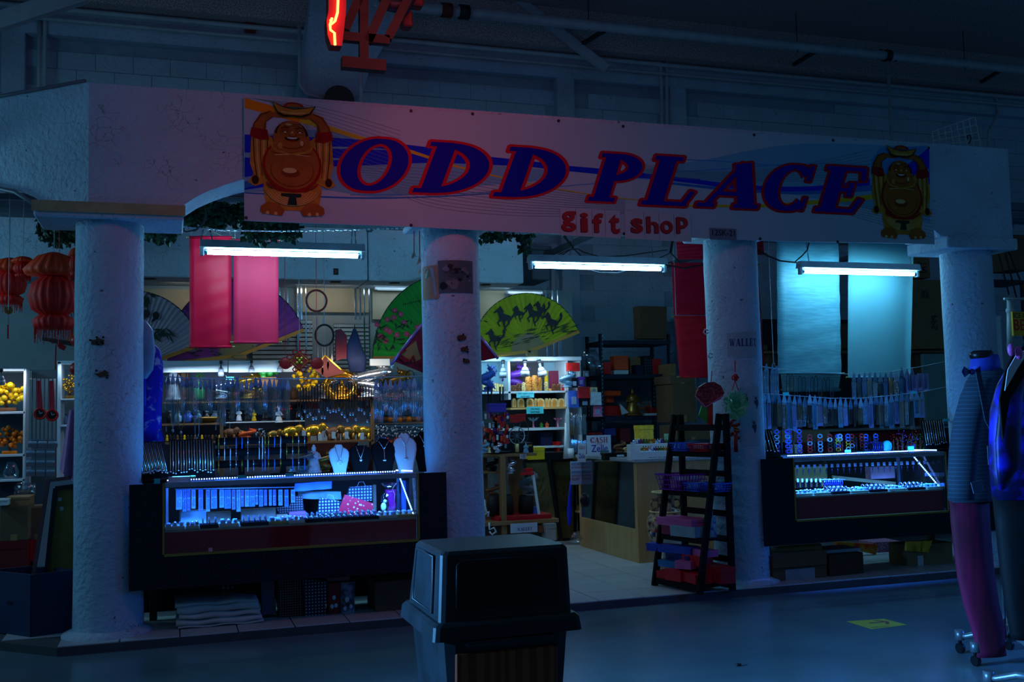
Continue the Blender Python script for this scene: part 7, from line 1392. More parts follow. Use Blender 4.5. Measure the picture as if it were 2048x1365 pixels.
# ================================================================== RIGHT BAY
hl = [(1516, 732), (1560, 738), (1620, 745), (1700, 749), (1780, 744), (1840, 734), (1900, 722)]; line(hl, .75, 'upper line of hanging necklaces in the right bay', .003)
hl2 = [(1519, 787), (1590, 792), (1660, 797), (1720, 797), (1790, 791), (1850, 783), (1905, 772)]; line(hl2, .45, 'lower line of hanging necklaces in the right bay', .003)
def ly(L, x):
    for (a, b_), (c, d) in zip(L[:-1], L[1:]):
        if a <= x <= c: return b_+(d-b_)*(x-a)/(c-a)
    return L[-1][1]
random.seed(15); fg = M('film_pale', (110, 160, 190), .3, var=.2, scale=30); lil = M('card_lilac', (150, 150, 210), .45, var=.05)
for i, x in enumerate((1523, 1533, 1545, 1553)): hangpack(x, ly(hl, x)+4, 800, 9, .74+.01*(i % 2), '%s pale necklace pack beside the third column, upper line' % nth(i), 'packs on the upper right line', fg, 3)
for i in range(13): x = 1568+i*8; loop(x, ly(hl, x)+8+random.uniform(-2, 5), 800+random.uniform(0, 40), .74+.012*(i % 3), '%s cord necklace from the left on the upper line, right bay' % nth(i), 'cord necklaces on the upper right line', cordm if i % 3 else M('cord_grey', (90, 110, 130), .6), 5)
for i in range(12): x = 1708+i*10.6; hangpack(x, ly(hl, x)+6, 800, 10, .74+.012*(i % 2), '%s necklace pack from the left before the smooth pale scroll' % nth(i), 'packs under the smooth scroll', None if i % 3 else fg, 3, True, (silver, cordm, M('bead_blue'), goldm)[i % 4])
for i, (x, y0, y1) in enumerate(((1818, 748, 786), (1828, 748, 786), (1840, 742, 782), (1852, 742, 782))): hangpack(x, y0-8, y1, 11, .7, '%s lilac card with dark chains near the right of the upper line' % nth(i), 'lilac cards on the upper line', lil, 2, False, cordm)
for i in range(32):
    x = 1528+i*10.2
    if 1845 < x < 1850: continue
    k_ = (i*7) % 5; wide = 1 if k_ else 1.2
    hangpack(x, ly(hl2, x)+5, (862 if x < 1590 else 855)+random.uniform(-8, 6) if x < 1830 else 836, 9.5*wide, .44+.012*(i % 3), '%s necklace pack from the left on the lower line, right bay' % nth(i), 'packs on the lower right line', (fg, None, lil, None, None)[k_], 2+(i % 2), True, (silver, M('strand_dark'), cordm, M('chain_gold'))[i % 4])
b = MB(); b.pbox(1566, 785, 1578, 792, .42, .004); single('teal_tag', b, teal, 'teal tag on the lower line of the right bay', 'tag'); b = MB(); b.pbox(1820, 783, 1833, 788, .42, .004); single('teal_tag', b, teal, 'teal tag under the lilac cards', 'tag')
b = MB(); up(b, at(1547, 728, .9)); b.bar(at(1516, 732, .9), at(1560, 740, .9), .01); b.tube([at(1546, 735, .9), at(1545, 728, .9), at(1549, 727, .9), at(1549, 733, .9)], .003); single('clothes_hanger', b, gm_('white'), 'small hanger at the left end of the upper line', 'hanger')
# back shelves of the right bay
Yq = 3.3
t = Thing('back_shelf', 'dark shelving behind the pale scrolls in the right bay', 'shelf'); 
for x0, x1, y in ((1515, 1900, 702), (1515, 1900, 858)): a, c = P(x0, y, Yq), P(x1, y, Yq); z = P(1700, y, Yq).z; b = MB(); b.box(a.x, c.x, Yq, Yq+.6, z-.03, z, .003); t.add('shelf', b, brwn if y == 702 else M('pale_board', (150, 160, 160), .5))
for x in (1530, 1690, 1890): a = P(x, 702, Yq); b = MB(); b.box(a.x-.02, a.x+.02, Yq+.5, Yq+.55, TF, z+1.0, .003); t.add('post', b, pw)
b = MB(); a, c = P(1530, 750, 4), P(1905, 750, 4); b.box(a.x, c.x, 4.0, 4.02, TF, P(1700, 640, 4).z); t.add('back_board', b, M('board_slate', (40, 46, 56), .8)); t.done()
for x0, y0, x1, y1, Y, d, lab, m in ((1832, 560, 1890, 698, Yq, .5, 'tall brown carton with printed marks right of the pale scrolls', M('carton_olive', (140, 118, 84), .8)), (1832, 516, 1860, 556, Yq+.05, .4, 'small carton with sideways marks above the tall one', kraft), (1832, 706, 1848, 760, Yq+.1, .3, 'narrow dark carton under the shelf at the right', kraft2), (1525, 690, 1535, 701, Yq+.1, .3, 'small brown carton left of the wrinkled scroll', kraft2), (1536, 705, 1553, 740, Yq+.1, .3, 'brown carton below the shelf left of the wrinkled scroll', kraft2), (1683, 648, 1697, 698, Yq+.1, .3, 'brown carton between the two pale scrolls', kraft2), (1590, 862, 1660, 885, 1.6, .3, 'wide olive board box above the right showcase', M('carton_olive')), (1606, 885, 1660, 905, 1.55, .3, 'dark red box above the right showcase', M('dark_red')), (1700, 865, 1840, 885, 2.0, .3, 'long dark red shelf box behind the trinkets', M('dark_red')), (1592, 890, 1605, 908, 1.4, .1, 'small pale box beside the sunglasses', white), (1850, 708, 1900, 850, 2.2, .05, 'pale green-grey panel behind the packs at the right', M('panel_sage', (100, 140, 140), .6))):
    carton(x0, y0, x1, y1, Y, d, lab, m, tp=False)
for tx, x0, y0, x1, y1, v in (('YAI', 1842, 522, 1858, 545, 1), ('PPS', 1864, 632, 1874, 660, 1)):
    b = MB(); p = P(x1, y0, Yq-.006); q = P(x0, y1, Yq-.006); put_text(b, tx, (p.x, Yq-.006+(.05 if tx == 'YAI' else 0), p.z), -EZ, EX*1, (p.z-q.z), -(p.x-q.x), .01); b.move((q.x-p.x, 0, 0)) if 0 else None; single('box_print', b, ikb, 'dark sideways marks printed on the %s' % ('small carton', 'tall carton')[tx == 'PPS'], 'print')
b = MB(); a = rect(1842, 580, 1858, 598, Yq-.003); b.box(a[0], a[1], Yq-.004, Yq-.003, a[2], a[3]); b.mat(1); w_ = (a[1]-a[0]); b.prism([(a[0]+w_*.15, a[3]-.02), (a[0]+w_*.45, a[3]-.02), (a[0]+w_*.33, a[3]-.08), (a[0]+w_*.33, a[2]+.03), (a[0]+w_*.45, a[2]+.02), (a[0]+w_*.15, a[2]+.02), (a[0]+w_*.27, a[2]+.03), (a[0]+w_*.27, a[3]-.08)], (0, Yq-.005, 0), EX, EZ, (0, 0, 0)); b.prism([(a[0]+w_*.6, a[2]+.02), (a[0]+w_*.9, a[2]+.02), (a[0]+w_*.75, a[3]-.03)], (0, Yq-.005, 0), EX, EZ, (0, 0, 0)); single('box_print', b, [M('print_tan', (110, 92, 64), .8), ikb], 'square handling mark printed on the tall carton', 'print')
sign('brooch_sign', 'white sign fragment reading OCH among the hanging packs', 1586, 841, 1612, 854, .6, [('OCH', .25, .15, .9, .85, ikb, True)], (150, 164, 184))
# goods on the right case
def shades(x, y0, n, lab, c):
    t = Thing('trinket_stand', lab, 'display stand'); a, q = at(x, y0, .1), PZ(x, 915, 1.03); q = Vector((a.x, .1, 1.03)); b = MB(); b.cyl(q, a, .008); b.cyl(q, q+EZ*.008, .06, n=14); t.add('pole', b, dm); random.seed(int(x))
    for i in range(n):
        z = q.z+.03+(a.z-q.z)*i/n*1.02
        for s_ in (-1, 1): b = MB(); b.tube([(a.x+s_*.05+.022*math.cos(k*.9), .09, z+.016*math.sin(k*.9)) for k in range(7)], .006, 5, closed=True); t.add('ornament', b, gm_(random.choice(c)))
    t.done()
for i, (x, c) in enumerate(((1562, ['blue', 'purple', 'glassy']), (1586, ['purple', 'blue', 'black']), (1628, ['red', 'glassy']), (1668, ['black', 'white', 'red']), (1684, ['white', 'gold', 'blue']), (1712, ['red', 'glassy', 'black']), (1740, ['blue', 'purple']))): shades(x, 862 if i < 2 else 874, 5, '%s trinket stand from the left on the right showcase' % nth(i), c)
t = Thing('turquoise_disc', 'round turquoise stone disc on the right showcase', 'ornament'); b = MB(); q = at(1775, 893, .0); b.cyl((q.x, 0, q.z), (q.x, .02, q.z), 11*pxs(1775, 893, 0), n=24); t.add('disc', b, mix_mat('turquoise', (60, 190, 200), (30, 120, 140), 'noise', 18, 4, .3)); b = MB(); b.box(q.x-.03, q.x+.03, -.01, .05, 1.028, q.z-.06); t.add('stand', b, dm); t.done()
t = Thing('bangle_roll', 'roll of dark blue bangles left of the turquoise disc', 'bangle'); 
for i in range(6): b = MB(); q = at(1742+i*4, 894, .02); b.tube([(q.x, q.y+.035*math.cos(s*.7), q.z+.04*math.sin(s*.7)) for s in range(9)], .005, 6, closed=True); t.add('bangle', b, M('navy_bangle'))
b = MB(); b.tube([at(1738, 894, .02), at(1766, 894, .02)], .02); t.add('roll', b, blk_v); t.done()
for i in range(7): fruit_tree(1788+i*9, 912, 15, 40+(i*7) % 18, .05+.02*(i % 2), ('red', 'red', 'purple', 'red', 'blue', 'red', 'green')[i], '%s bunch of red and blue sparkling charms right of the disc' % nth(i), 80+i, 'black', 22)
for x0, y0, x1, y1, m, lab in ((1690, 900, 1702, 913, M('blue_card', (90, 120, 200), .5), 'small pale blue price card, left on the right showcase'), (1714, 904, 1748, 912, M('blue_card'), 'long note card on the right showcase'), (1816, 893, 1828, 905, M('sky_card', (60, 130, 230), .5), 'bright blue price card right of the disc'), (1578, 912, 1584, 919, white, 'tiny white card at the left of the right showcase'), (1888, 838, 1899, 843, teal, 'teal card on the right chain ramp')): b = MB(); b.pbox(x0, y0, x1, y1, -.13, .004); single('price_card', b, m, lab, 'card')
# ================================================================== UNDER THE SHOWCASES
t = Thing('cloth_stack', 'stack of folded grey dust sheets on the tiles under the left showcase', 'cloth'); cm = M('canvas_grey', (186, 192, 188), .9, var=.12, bump=.3)
for i, (x0, x1, y0, y1) in enumerate(((356, 528, 1248, 1266), (352, 524, 1236, 1250), (358, 520, 1224, 1238), (354, 518, 1208, 1226), (350, 516, 1203, 1212))):
    a, c, z0, z1 = rect(x0, y0, x1, y1, -.14+.01*(i % 2)); z0 = max(z0, TF); b = MB(); N = 14; pr = [(-.5+j/7, 0) for j in range(8)]
    V = []; 
    for j in range(N+1):
        u = j/N; x = a+(c-a)*u
        for q in range(10): an = q*.628; hh = (z1-z0)/2*(1+.18*math.sin(u*9+i*2)); V.append((x, -.14+.2+.2*math.copysign(abs(math.cos(an))**.5, math.cos(an)), (z0+z1)/2+hh*math.copysign(abs(math.sin(an))**.6, math.sin(an))+.004*math.sin(u*14+i)))
    b.smooth = True; b.add(V, [(j*10+q, j*10+(q+1) % 10, (j+1)*10+(q+1) % 10, (j+1)*10+q) for j in range(N) for q in range(10)]+[tuple(range(9, -1, -1)), tuple(range(N*10, N*10+10))]); t.add('fold', b, cm)
t.done()
pinkdots = dotted('pink_dots', (24, 12, 30), (210, 150, 190), 34, (.3, .36)); greyprint = mix_mat('grey_print', (60, 60, 74), (104, 104, 116), 'wave', 60, 6, .6)
bag([(446, 1166), (468, 1165), (466, 1190), (444, 1194)], .3, .06, pinkdots, 'pink dotted bag half hidden behind the showcase rail', False); bag([(478, 1164), (530, 1162), (530, 1200), (480, 1204)], .28, .08, black_dots, 'black dotted bag behind the dust sheets', False)
bag([(522, 1162), (548, 1160), (551, 1228), (524, 1232)], .02, .1, greyprint, 'grey patterned bag right of the dust sheets', False); bag([(556, 1158), (604, 1158), (606, 1234), (558, 1236)], .0, .14, black_dots, 'tall black bag with rings under the left showcase', False); bag([(606, 1160), (656, 1162), (650, 1236), (610, 1234)], -.04, .12, navy_dots, 'navy bag with rings beside the santa bag', False)
t = Thing('christmas_bag', 'red and white Christmas bag under the left showcase', 'bag'); b = MB(); b.pp([(657, 1168), (680, 1166), (680, 1237), (657, 1233)], -.04, .1); t.add('bag_front', b, M('xmas_red', (130, 16, 26), .5, var=.2)); b = MB(); b.pp([(681, 1166), (710, 1164), (709, 1234), (681, 1237)], -.03, .1); t.add('bag_side', b, mix_mat('xmas_white', (60, 60, 70), (150, 150, 160), 'noise', 16, 5, .5)); b = MB()
for x, y, r in ((668, 1196, 4), (664, 1214, 4), (672, 1212, 4), (694, 1200, 5), (690, 1218, 4), (702, 1214, 4)): b.ball(at(x, y, -.045), r*.0033, .002, r*.004, 8, 5)
t.add('printed_figures', b, white, kind='stuff'); t.done()
carton(750, 1162, 838, 1236, -.08, .3, 'large brown carton under the right end of the left showcase', M('carton_dark', (92, 74, 52), .85)); carton(560, 1040+125, 562, 1170, .3, .02, 'sliver of card behind the dotted bag', white, tp=False)
giftbox(640, 1156, 700, 1164, .05, .15, M('pink_paper'), 'flat pink paper pad on the bags under the showcase'); 
b = MB(); b.pbox(545, 1200, 552, 1230, .05, .01); single('white_card', b, white, 'narrow white card between the grey and black bags', 'card')
b = MB(); b.box(CX[0]+.2, CX[1]-.2, .62, .64, TF, 1.0); single('dark_gap_sheet', b, M('gap_black', (10, 11, 14), .95), 'black sheet for the dark gap behind the left showcase', 'curtain')  # near-black sheet stands in for the shade in the gap behind the showcase
t = Thing('cardboard_box', 'open brown carton with a white label under the right showcase', 'box'); b = MB(); b.pbox(1546, 1108, 1654, 1168, -.18, .3, .004); k = t.add('body', b, kraft2); b = MB(); b.pbox(1571, 1138, 1630, 1166, -.184, .003); t.add('label', b, M('label_paper', (140, 150, 160), .6), sub=k); b = MB(); b.pbox(1546, 1104, 1654, 1134, -.2, .015, .002); t.add('flap', b, kraft2); t.done()
t = Thing('cardboard_roll', 'rolled tan cardboard lying over the labelled carton', 'roll'); b = MB(); p, q = P(1540, 1102, -.1), P(1640, 1100, -.1); b.cyl((p.x, -.1, p.z), (q.x, -.1, p.z), .032, n=14); t.add('roll', b, M('tan_roll', (150, 130, 74), .8)); t.done()
carton(1657, 1108, 1730, 1164, -.16, .3, 'plain brown carton right of the labelled one', M('carton_dim'), rot=.08); b = MB(); b.pbox(1632, 1100, 1722, 1106, -.1, .25); single('grey_board', b, M('board_pale'), 'pale board lying on the two cartons', 'board')
b = MB(); b.pp([(1672, 1084), (1756, 1090), (1752, 1110), (1676, 1094)], .7, .04); single('framed_picture', b, mix_mat('fire_picture', (220, 60, 10), (200, 150, 20), 'noise', 14, 4, .5), 'orange and yellow picture lying behind the cartons', 'picture'); giftbox(1752, 1084, 1802, 1128, .8, .25, mix_mat('pink_print', (140, 70, 110), (190, 140, 170), 'noise', 60, 5, .6), 'pink patterned box on the tiles under the right showcase', rot=-.1)
t = Thing('cardboard_box', 'brown carton with gold foil at the right under the showcase', 'box'); b = MB(); b.pbox(1816, 1088, 1906, 1142, .0, .25, .004); k = t.add('body', b, M('carton_olive')); b = MB(); b.pbox(1836, 1112, 1847, 1138, -.005, .004); t.add('tape', b, white, sub=k); b = MB(); b.cloth([(1812, 1084), (1866, 1082), (1860, 1106), (1812, 1102)], -.03, .004, 8, 4, .02, 3); t.add('foil', b, goldm); t.done()
# ================================================================== LADDER SHELF
t = Thing('ladder_shelf', 'black wooden ladder shelf full of baskets and boxes beside the third column', 'shelf'); lk = M('black_wood', (8, 8, 11), .6, var=.2, spec=.2)
Af, At = PZ(1399, 1190, TF), P(1452, 828, -.36); Bf = PZ(1465, 1182, TF); Cf, Ct = PZ(1309, 1172, TF), P(1354, 830, .07); zt_ = At.z
Bt = Vector((Bf.x+.0, Bf.y, zt_)); At = Vector((Bt.x-.06, Bt.y-.01, zt_)); W_ = Cf-Af; Df = Bf+W_; Dt = Bt+W_; Ct = At+W_
legs = [(Af, At), (Bf, Bt), (Cf, Ct), (Df, Dt)]
for a, c in legs: b = MB(); b.bar(a, c, .045, .03, (0, 1, 0)); t.add('leg', b, lk)
def on(L, z): a, c = L; u = (z-a.z)/(c.z-a.z); return a.lerp(c, u)
shz = [.12, .46, .80, 1.10, 1.30]; SH = []
for i, z in enumerate(shz):
    A, B2, C2, D2 = [on(L, z) for L in legs]; SH.append((A, B2, C2, D2))
    if i < 4:
        b = MB(); o_ = [A, B2, D2, C2]; b.add([p for p in o_]+[p-EZ*.018 for p in o_], [(0, 1, 2, 3), (7, 6, 5, 4), (0, 4, 5, 1), (1, 5, 6, 2), (2, 6, 7, 3), (3, 7, 4, 0)]); t.add('shelf', b, lk)
    b = MB(); b.bar(A-EZ*.02, C2-EZ*.02, .02, .045); b.bar(B2-EZ*.02, D2-EZ*.02, .02, .045); t.add('rail', b, lk)
    if i: b = MB(); b.bar(on(legs[1], z-.17), on(legs[3], z-.17), .02, .045); t.add('rail', b, lk)
t.done()
def onshelf(i, u, v):  # u along near->far side, v front->back
    A, B2, C2, D2 = SH[i]; return (A.lerp(C2, u)).lerp(B2.lerp(D2, u), v)
sd = (W_.normalized()); fd = Vector((-sd.y, sd.x, 0)); fd = (Bf-Af).normalized()
def basket(i, u, v, L, Wd, H, m, lab, fill=None):
    c = onshelf(i, u, v); t = Thing('basket', lab, 'basket'); b = MB(); n = 4; lo = [c+sd*L*a*.42+fd*Wd*e*.42 for a, e in ((-1, -1), (1, -1), (1, 1), (-1, 1))]; hi = [c+sd*L*a*.5+fd*Wd*e*.5+EZ*H for a, e in ((-1, -1), (1, -1), (1, 1), (-1, 1))]
    b.add(lo, [(0, 1, 2, 3)])
    for k in range(4):
        a0, a1, h0, h1 = lo[k], lo[(k+1) % 4], hi[k], hi[(k+1) % 4]; ln_ = (a1-a0).length; cols = max(4, int(ln_/.022))
        for q in range(cols+1): w = q/cols; b.bar(a0.lerp(a1, w), h0.lerp(h1, w), .007, .003)
        for q in (.04, .35, .66): b.bar(a0.lerp(h0, q), a1.lerp(h1, q), .007, .005)
    t.add('mesh', b, m, kind='stuff'); b = MB()
    for k in range(4): b.bar(hi[k], hi[(k+1) % 4], .012)
    t.add('rim', b, m); t.done(); random.seed(int(u*99+i))
    for q in range(5): p = c+sd*L*random.uniform(-.35, .35)+fd*Wd*random.uniform(-.3, .3)+EZ*H*.75; b = MB(); b.box(p.x-.02, p.x+.02, p.y-.03, p.y+.03, p.z-.02, p.z+.02, .003); b.rotz(q, p); single('small_packet', b, (fill or [white, M('packet'), gm_('blue')])[q % 3], '%s small packet in the %s' % (nth(q), lab), 'packet', 'packets in the '+lab.split(' basket')[0]+' basket')
bl = M('basket_blue', (30, 90, 220), .4); pu = M('basket_purple', (120, 20, 160), .4); rd = M('basket_red', (180, 14, 30), .4)
basket(3, .74, .35, .2, .14, .06, bl, 'blue basket on the top ladder shelf'); basket(3, .28, .3, .24, .14, .055, rd, 'red basket on the top ladder shelf'); basket(2, .74, .3, .3, .26, .12, pu, 'purple basket on the second ladder shelf'); basket(2, .36, .3, .18, .16, .06, bl, 'blue basket beside the purple one'); basket(2, .1, .55, .16, .16, .06, bl, 'blue basket near the front leg')
def ob(i, u, v, L, Wd, H, m, lab, rot=0, dz=0, lid=True, tilt=0):
    c = onshelf(i, u, v)+EZ*dz; t = Thing('gift_box', lab, 'box'); ca = Matrix.Rotation(rot, 3, 'Z'); a, e = ca@sd, ca@fd; up = EZ
    if tilt: R_ = Matrix.Rotation(tilt, 3, e); a = R_@a; up = R_@EZ
    b = MB(); b.obox(c+up*H*.36, a, e, up, L*.49, Wd*.49, H*.36); t.add('box_body', b, m); b = MB(); b.obox(c+up*H*.85, a, e, up, L*.5, Wd*.5, H*.15); t.add('lid', b, m); t.done()
pk = M('box_pink', (190, 90, 150), .45); lb = M('box_pale', (130, 160, 170), .45); rb = M('box_red', (190, 14, 34), .45); bb = M('box_blue', (30, 60, 170), .4)
ob(1, .62, .3, .42, .2, .06, pk, 'long pink box on the third ladder shelf', 0, .07); ob(1, .78, .3, .16, .18, .07, M('box_rose', (130, 40, 70), .45), 'dark rose box under the long pink one'); ob(1, .42, .25, .26, .2, .08, lb, 'pale box in front on the third ladder shelf', .1)
t = Thing('steel_bottle', 'pale steel bottle with blue flowers on the third ladder shelf', 'bottle'); c = onshelf(1, .12, .45); b = MB(); b.lathe(c, [(.04, 0), (.042, .01), (.042, .13), (.02, .16), (.02, .18)], 18); t.add('bottle_body', b, mix_mat('floral_steel', (150, 170, 190), (60, 90, 150), 'noise', 30, 3, .3, pos=(.55, .62))); b = MB(); b.cyl(c+EZ*.18, c+EZ*.21, .022, n=14); t.add('cap', b, gm_('grey')); b = MB(); b.tube([c+EZ*.2+sd*.02, c+EZ*.23, c+EZ*.2-sd*.02], .004); t.add('loop', b, gm_('black')); t.done()
for L_ in ((.8, .3, .44, .1, .06, bb, 'long bright blue box lying at the top of the pile', .2, .2), (.3, .5, .3, .1, .05, pk, 'pink striped box at the top right of the pile', -.1, .2), (.75, .35, .3, .14, .05, M('box_teal', (40, 110, 170), .3), 'shiny teal wrapped box at the left of the pile', .15, .09), (.7, .5, .36, .12, .05, M('box_navy', (20, 40, 120), .4), 'navy box under the teal one', -.2, .14), (.35, .45, .2, .12, .08, rb, 'red box in the middle of the pile', .1, .12), (.42, .2, .14, .1, .06, pk, 'small pink box on the red boxes', .3, .10), (.56, .15, .17, .13, .085, rb, 'red square box at the front of the pile', .1, .005), (.2, .2, .2, .14, .07, rb, 'red box beside the front leg', -.2, .01), (.12, .6, .4, .12, .12, M('box_crimson', (160, 10, 30), .4), 'long crimson box slanting on the pile', -.15, .02), (.86, .2, .14, .1, .06, rb, 'small red box at the left foot of the ladder shelf', .2, .0), (.5, .6, .3, .12, .07, M('box_rose'), 'dark rose box deep in the pile', .4, .02), (.8, .7, .2, .14, .08, M('box_navy'), 'navy box behind the small red box', .1, .0)): ob(0, *L_[:3], L_[3], L_[4], L_[5], L_[6], L_[7], L_[8])
# charms on column 3
def yc(px): 
    p = P(px, 800, -CRAD); return -math.sqrt(max(.0, CRAD**2-(min(.2, abs(p.x-CX[2])))**2))-.03
t = Thing('knot_charm', 'red knotted cord with the round pale green shaggy charm on the third column', 'charm'); Y = -.28; b = MB(); b.bar(at(1470, 722, Y), at(1470, 745, Y), .006); b.bar(at(1470, 762, Y), at(1464, 782, Y), .005); b.bar(at(1470, 762, Y), at(1477, 782, Y), .005); t.add('cord', b, gm_('red'))
b = MB(); k = pxs(1470, 756, Y); o = at(1470, 756, Y); [b.tube([(o.x+dx*5*k+4*k*math.cos(j), Y-.005*m_, o.z+dz*4*k+4*k*math.sin(j)) for j in range(6)], .006, 5, closed=True) for m_, (dx, dz) in enumerate(((-.6, 0), (.6, 0), (0, .7), (0, -.5)))]; t.add('knot', b, gm_('red'))
b = MB(); random.seed(3); o = at(1470, 810, Y)
for i in range(260):
    a = random.uniform(0, 6.28); r = random.uniform(.2, 1)*25*k; p = Vector((o.x+r*math.cos(a), Y-.025*(1-(r/(25*k))**2), o.z+r*math.sin(a))); d = Vector((math.cos(a), -.6, math.sin(a)))*.026; s_ = Vector((-math.sin(a), 0, math.cos(a)))*.008; b.add([p-s_, p+s_, p+d+s_*.3, p+d-s_*.3], [(0, 1, 2, 3)])
t.add('shaggy_ring', b, mix_mat('jade_fringe', (90, 190, 130), (150, 220, 170), 'noise', 12, 3, .6), kind='stuff'); b = MB(); b.cyl(o, o-EY*.03, 14*k, 10*k, 18); t.add('centre', b, gm_('jade')); t.done()
Y = -.20
t = Thing('beaded_fan_charm', 'dark red beaded fan charm with a green and red tassel, left on the third column', 'charm'); b = MB(); b.pp([(1391, 793), (1398, 775), (1412, 766), (1428, 764), (1442, 772), (1449, 786), (1442, 798), (1424, 808), (1410, 815)], Y-.16, .02); t.add('fan_body', b, mix_mat('bead_red', (110, 14, 22), (190, 70, 70), 'noise', 90, 4, .35, pos=(.5, .62))); b = MB(); b.bar(at(1391, 793, Y-.165), at(1411, 815, Y-.165), .008); b.bar(at(1411, 815, Y-.165), at(1446, 792, Y-.165), .008); t.add('edge', b, gm_('pink')); b = MB(); b.bar(at(1422, 764, Y-.15), at(1424, 742, Y-.15), .005); t.add('cord', b, gm_('red'))
b = MB(); b.pp([(1404, 812), (1414, 812), (1416, 848), (1398, 832)], Y-.16, .015); t.add('green_tassel', b, M('tassel_green', (60, 150, 50), .6)); b = MB(); b.pp([(1415, 808), (1426, 808), (1426, 850), (1415, 850)], Y-.16, .02); t.add('red_tassel', b, M('tassel_orange', (190, 50, 24), .6)); t.done()
t = Thing('long_tassel', 'long red tassel with gold bands hanging behind the ladder top', 'charm'); Y = -.30; b = MB(); b.cyl(at(1472, 905, Y), at(1472, 858, Y), .017, .014, 12); t.add('tassel', b, gm_('red')); b = MB(); [b.cyl(at(1472, y, Y), at(1472, y-2, Y), .019, n=12) for y in (862, 857)]; t.add('gold_band', b, goldm, kind='stuff'); b = MB(); random.seed(6); [b.ball(at(1462+random.uniform(-14, 16), 855+random.uniform(-16, 26), Y+.02), .014, .01, .014, 6, 4) for _ in range(40)]; t.add('bead_cluster', b, mix_mat('bead_red'  , None, None) if 0 else MC['bead_red'], kind='stuff'); t.done()
for i, (x, y) in enumerate(((1412, 665), (1421, 713))): b = MB(); b.tube([at(x+4, y-4, -.24), at(x-2, y-6, -.24), at(x-5, y, -.24), at(x-1, y+4, -.24), at(x+4, y+1, -.24)], .006, 6); single('wall_hook', b, white, '%s white S hook at the left edge of the third column' % ('upper', 'lower')[i], 'hook')
# ================================================================== LEFT SIDE OF THE STALL
lr = M('paper_red', (255, 62, 16), .6, var=.25, scale=14); lr2 = M('paper_dark_red', (215, 24, 14), .65, var=.25, scale=14)
def lantern(x, w_, y0, y1, Y, lab, s2=True):
    t = Thing('paper_lantern', lab, 'lantern'); k = pxs(x, (y0+y1)/2, Y); o = at(x, y1, Y); H = (y1-y0)*k; R = w_*k/2; pl = lambda a, z: 1+.05*math.sin(18*a)
    b = MB(); b.lathe(o, [(R*.15, H*.98), (R*.55, H*.93), (R*.98, H*.78), (R*.9, H*.72), (R*.45, H*.70)][::-1], 72, 1, pl); t.add('canopy', b, lr)
    b = MB(); b.lathe(o, [(R*.35, H*.24), (R*.7, H*.32), (R*.82, H*.47), (R*.7, H*.62), (R*.4, H*.70)], 72, 1, pl); t.add('globe', b, lr2)
    b = MB(); b.lathe(o, [(R*.6, H*.10), (R*.68, H*.2), (R*.5, H*.25), (R*.2, H*.26)], 72, 1, pl); t.add('skirt', b, lr2)
    b = MB()
    for i in range(40): a = i*.157; q = Vector((o.x+R*.62*math.cos(a), o.y+R*.62*math.sin(a), o.z+H*.12)); b.bar(q, q-EZ*H*(.08+.05*(i % 3)), .004)
    t.add('fringe', b, lr2, kind='stuff'); susp(t, o+EZ*H*.97); t.done()
lantern(107, 112, 502, 676, .9, 'large red honeycomb paper lantern left of the corner column'); lantern(18, 76, 514, 618, 1.75, 'smaller red paper lantern at the left edge'); lantern(152, 30, 494, 560, .35, 'red paper lantern half behind the corner column'); lantern(46, 44, 512, 560, 1.2, 'orange-red paper lantern top between the two larger lanterns')
t = Thing('medallion', 'small gold and red medallion with a tassel under the smaller lantern', 'charm'); b = MB(); q = at(17, 621, 1.2); b.cyl(q, q+EY*.01, .03, n=14); t.add('disc', b, gm_('brass')); b = MB(); b.bar(at(16, 650, 1.2), at(16, 678, 1.2), .01); t.add('tassel', b, gm_('red')); b = MB(); b.bar(q, at(17, 650, 1.2), .003); t.add('cord', b, gm_('red')); susp(t, q); t.done()
b = MB(); b.pp([(113, 688), (120, 685), (133, 694), (128, 702), (118, 697)], .9, .01); b.bar(at(112, 690, .9), at(111, 740, .9), .008); up(b, at(117, 690, .9)); single('red_ribbon', b, gm_('red'), 'small orange-red ribbon hanging below the large lantern', 'ribbon')
for i, (y, r) in enumerate(((682, 12), (738, 14))): b = MB(); b.ball(at(153, y, .75), r*.0035); up(b, at(153, y, .75)); single('red_ball', b, gm_('red'), '%s red ball ornament peeping from behind the corner column' % ('upper', 'lower')[i], 'ornament')
Yl = 2.3; vw = P(0, 700, Yl)
b = MB(); a, c = P(-90, 800, Yl+.42), P(150, 800, Yl+.42); b.box(a.x, c.x, Yl+.42, Yl+.44, TF, P(60, 735, Yl).z); single('slat_back', b, M('board_slate2', (70, 90, 100), .7), 'grey back board behind the left shelves', 'board')
t = Thing('white_shelving', 'white lit shelving at the left edge with yellow and amber stones', 'shelving')
for y in (738, 824, 910, 960): a, c = P(-60, y, Yl), P(50, y, Yl); z = P(0, y, Yl).z; b = MB(); b.box(a.x, c.x, Yl, Yl+.4, z-.02, z, .002); t.add('shelf', b, whs)
for x0, x1 in ((46, 51),): b = MB(); b.pbox(x0, 738, x1, 980, Yl, .4, .003); t.add('upright', b, whs)
t.done()
t = Thing('white_shelving', 'white shelving upright and shelves beside the corner column', 'shelving'); 
for x0, x1, y0, y1 in ((114, 121, 724, 960), (119, 152, 798, 801), (119, 152, 850, 854), (114, 152, 722, 728)): b = MB(); b.pbox(x0, y0, x1, y1, Yl-.1, .35, .002); t.add('board', b, whs)
t.done()
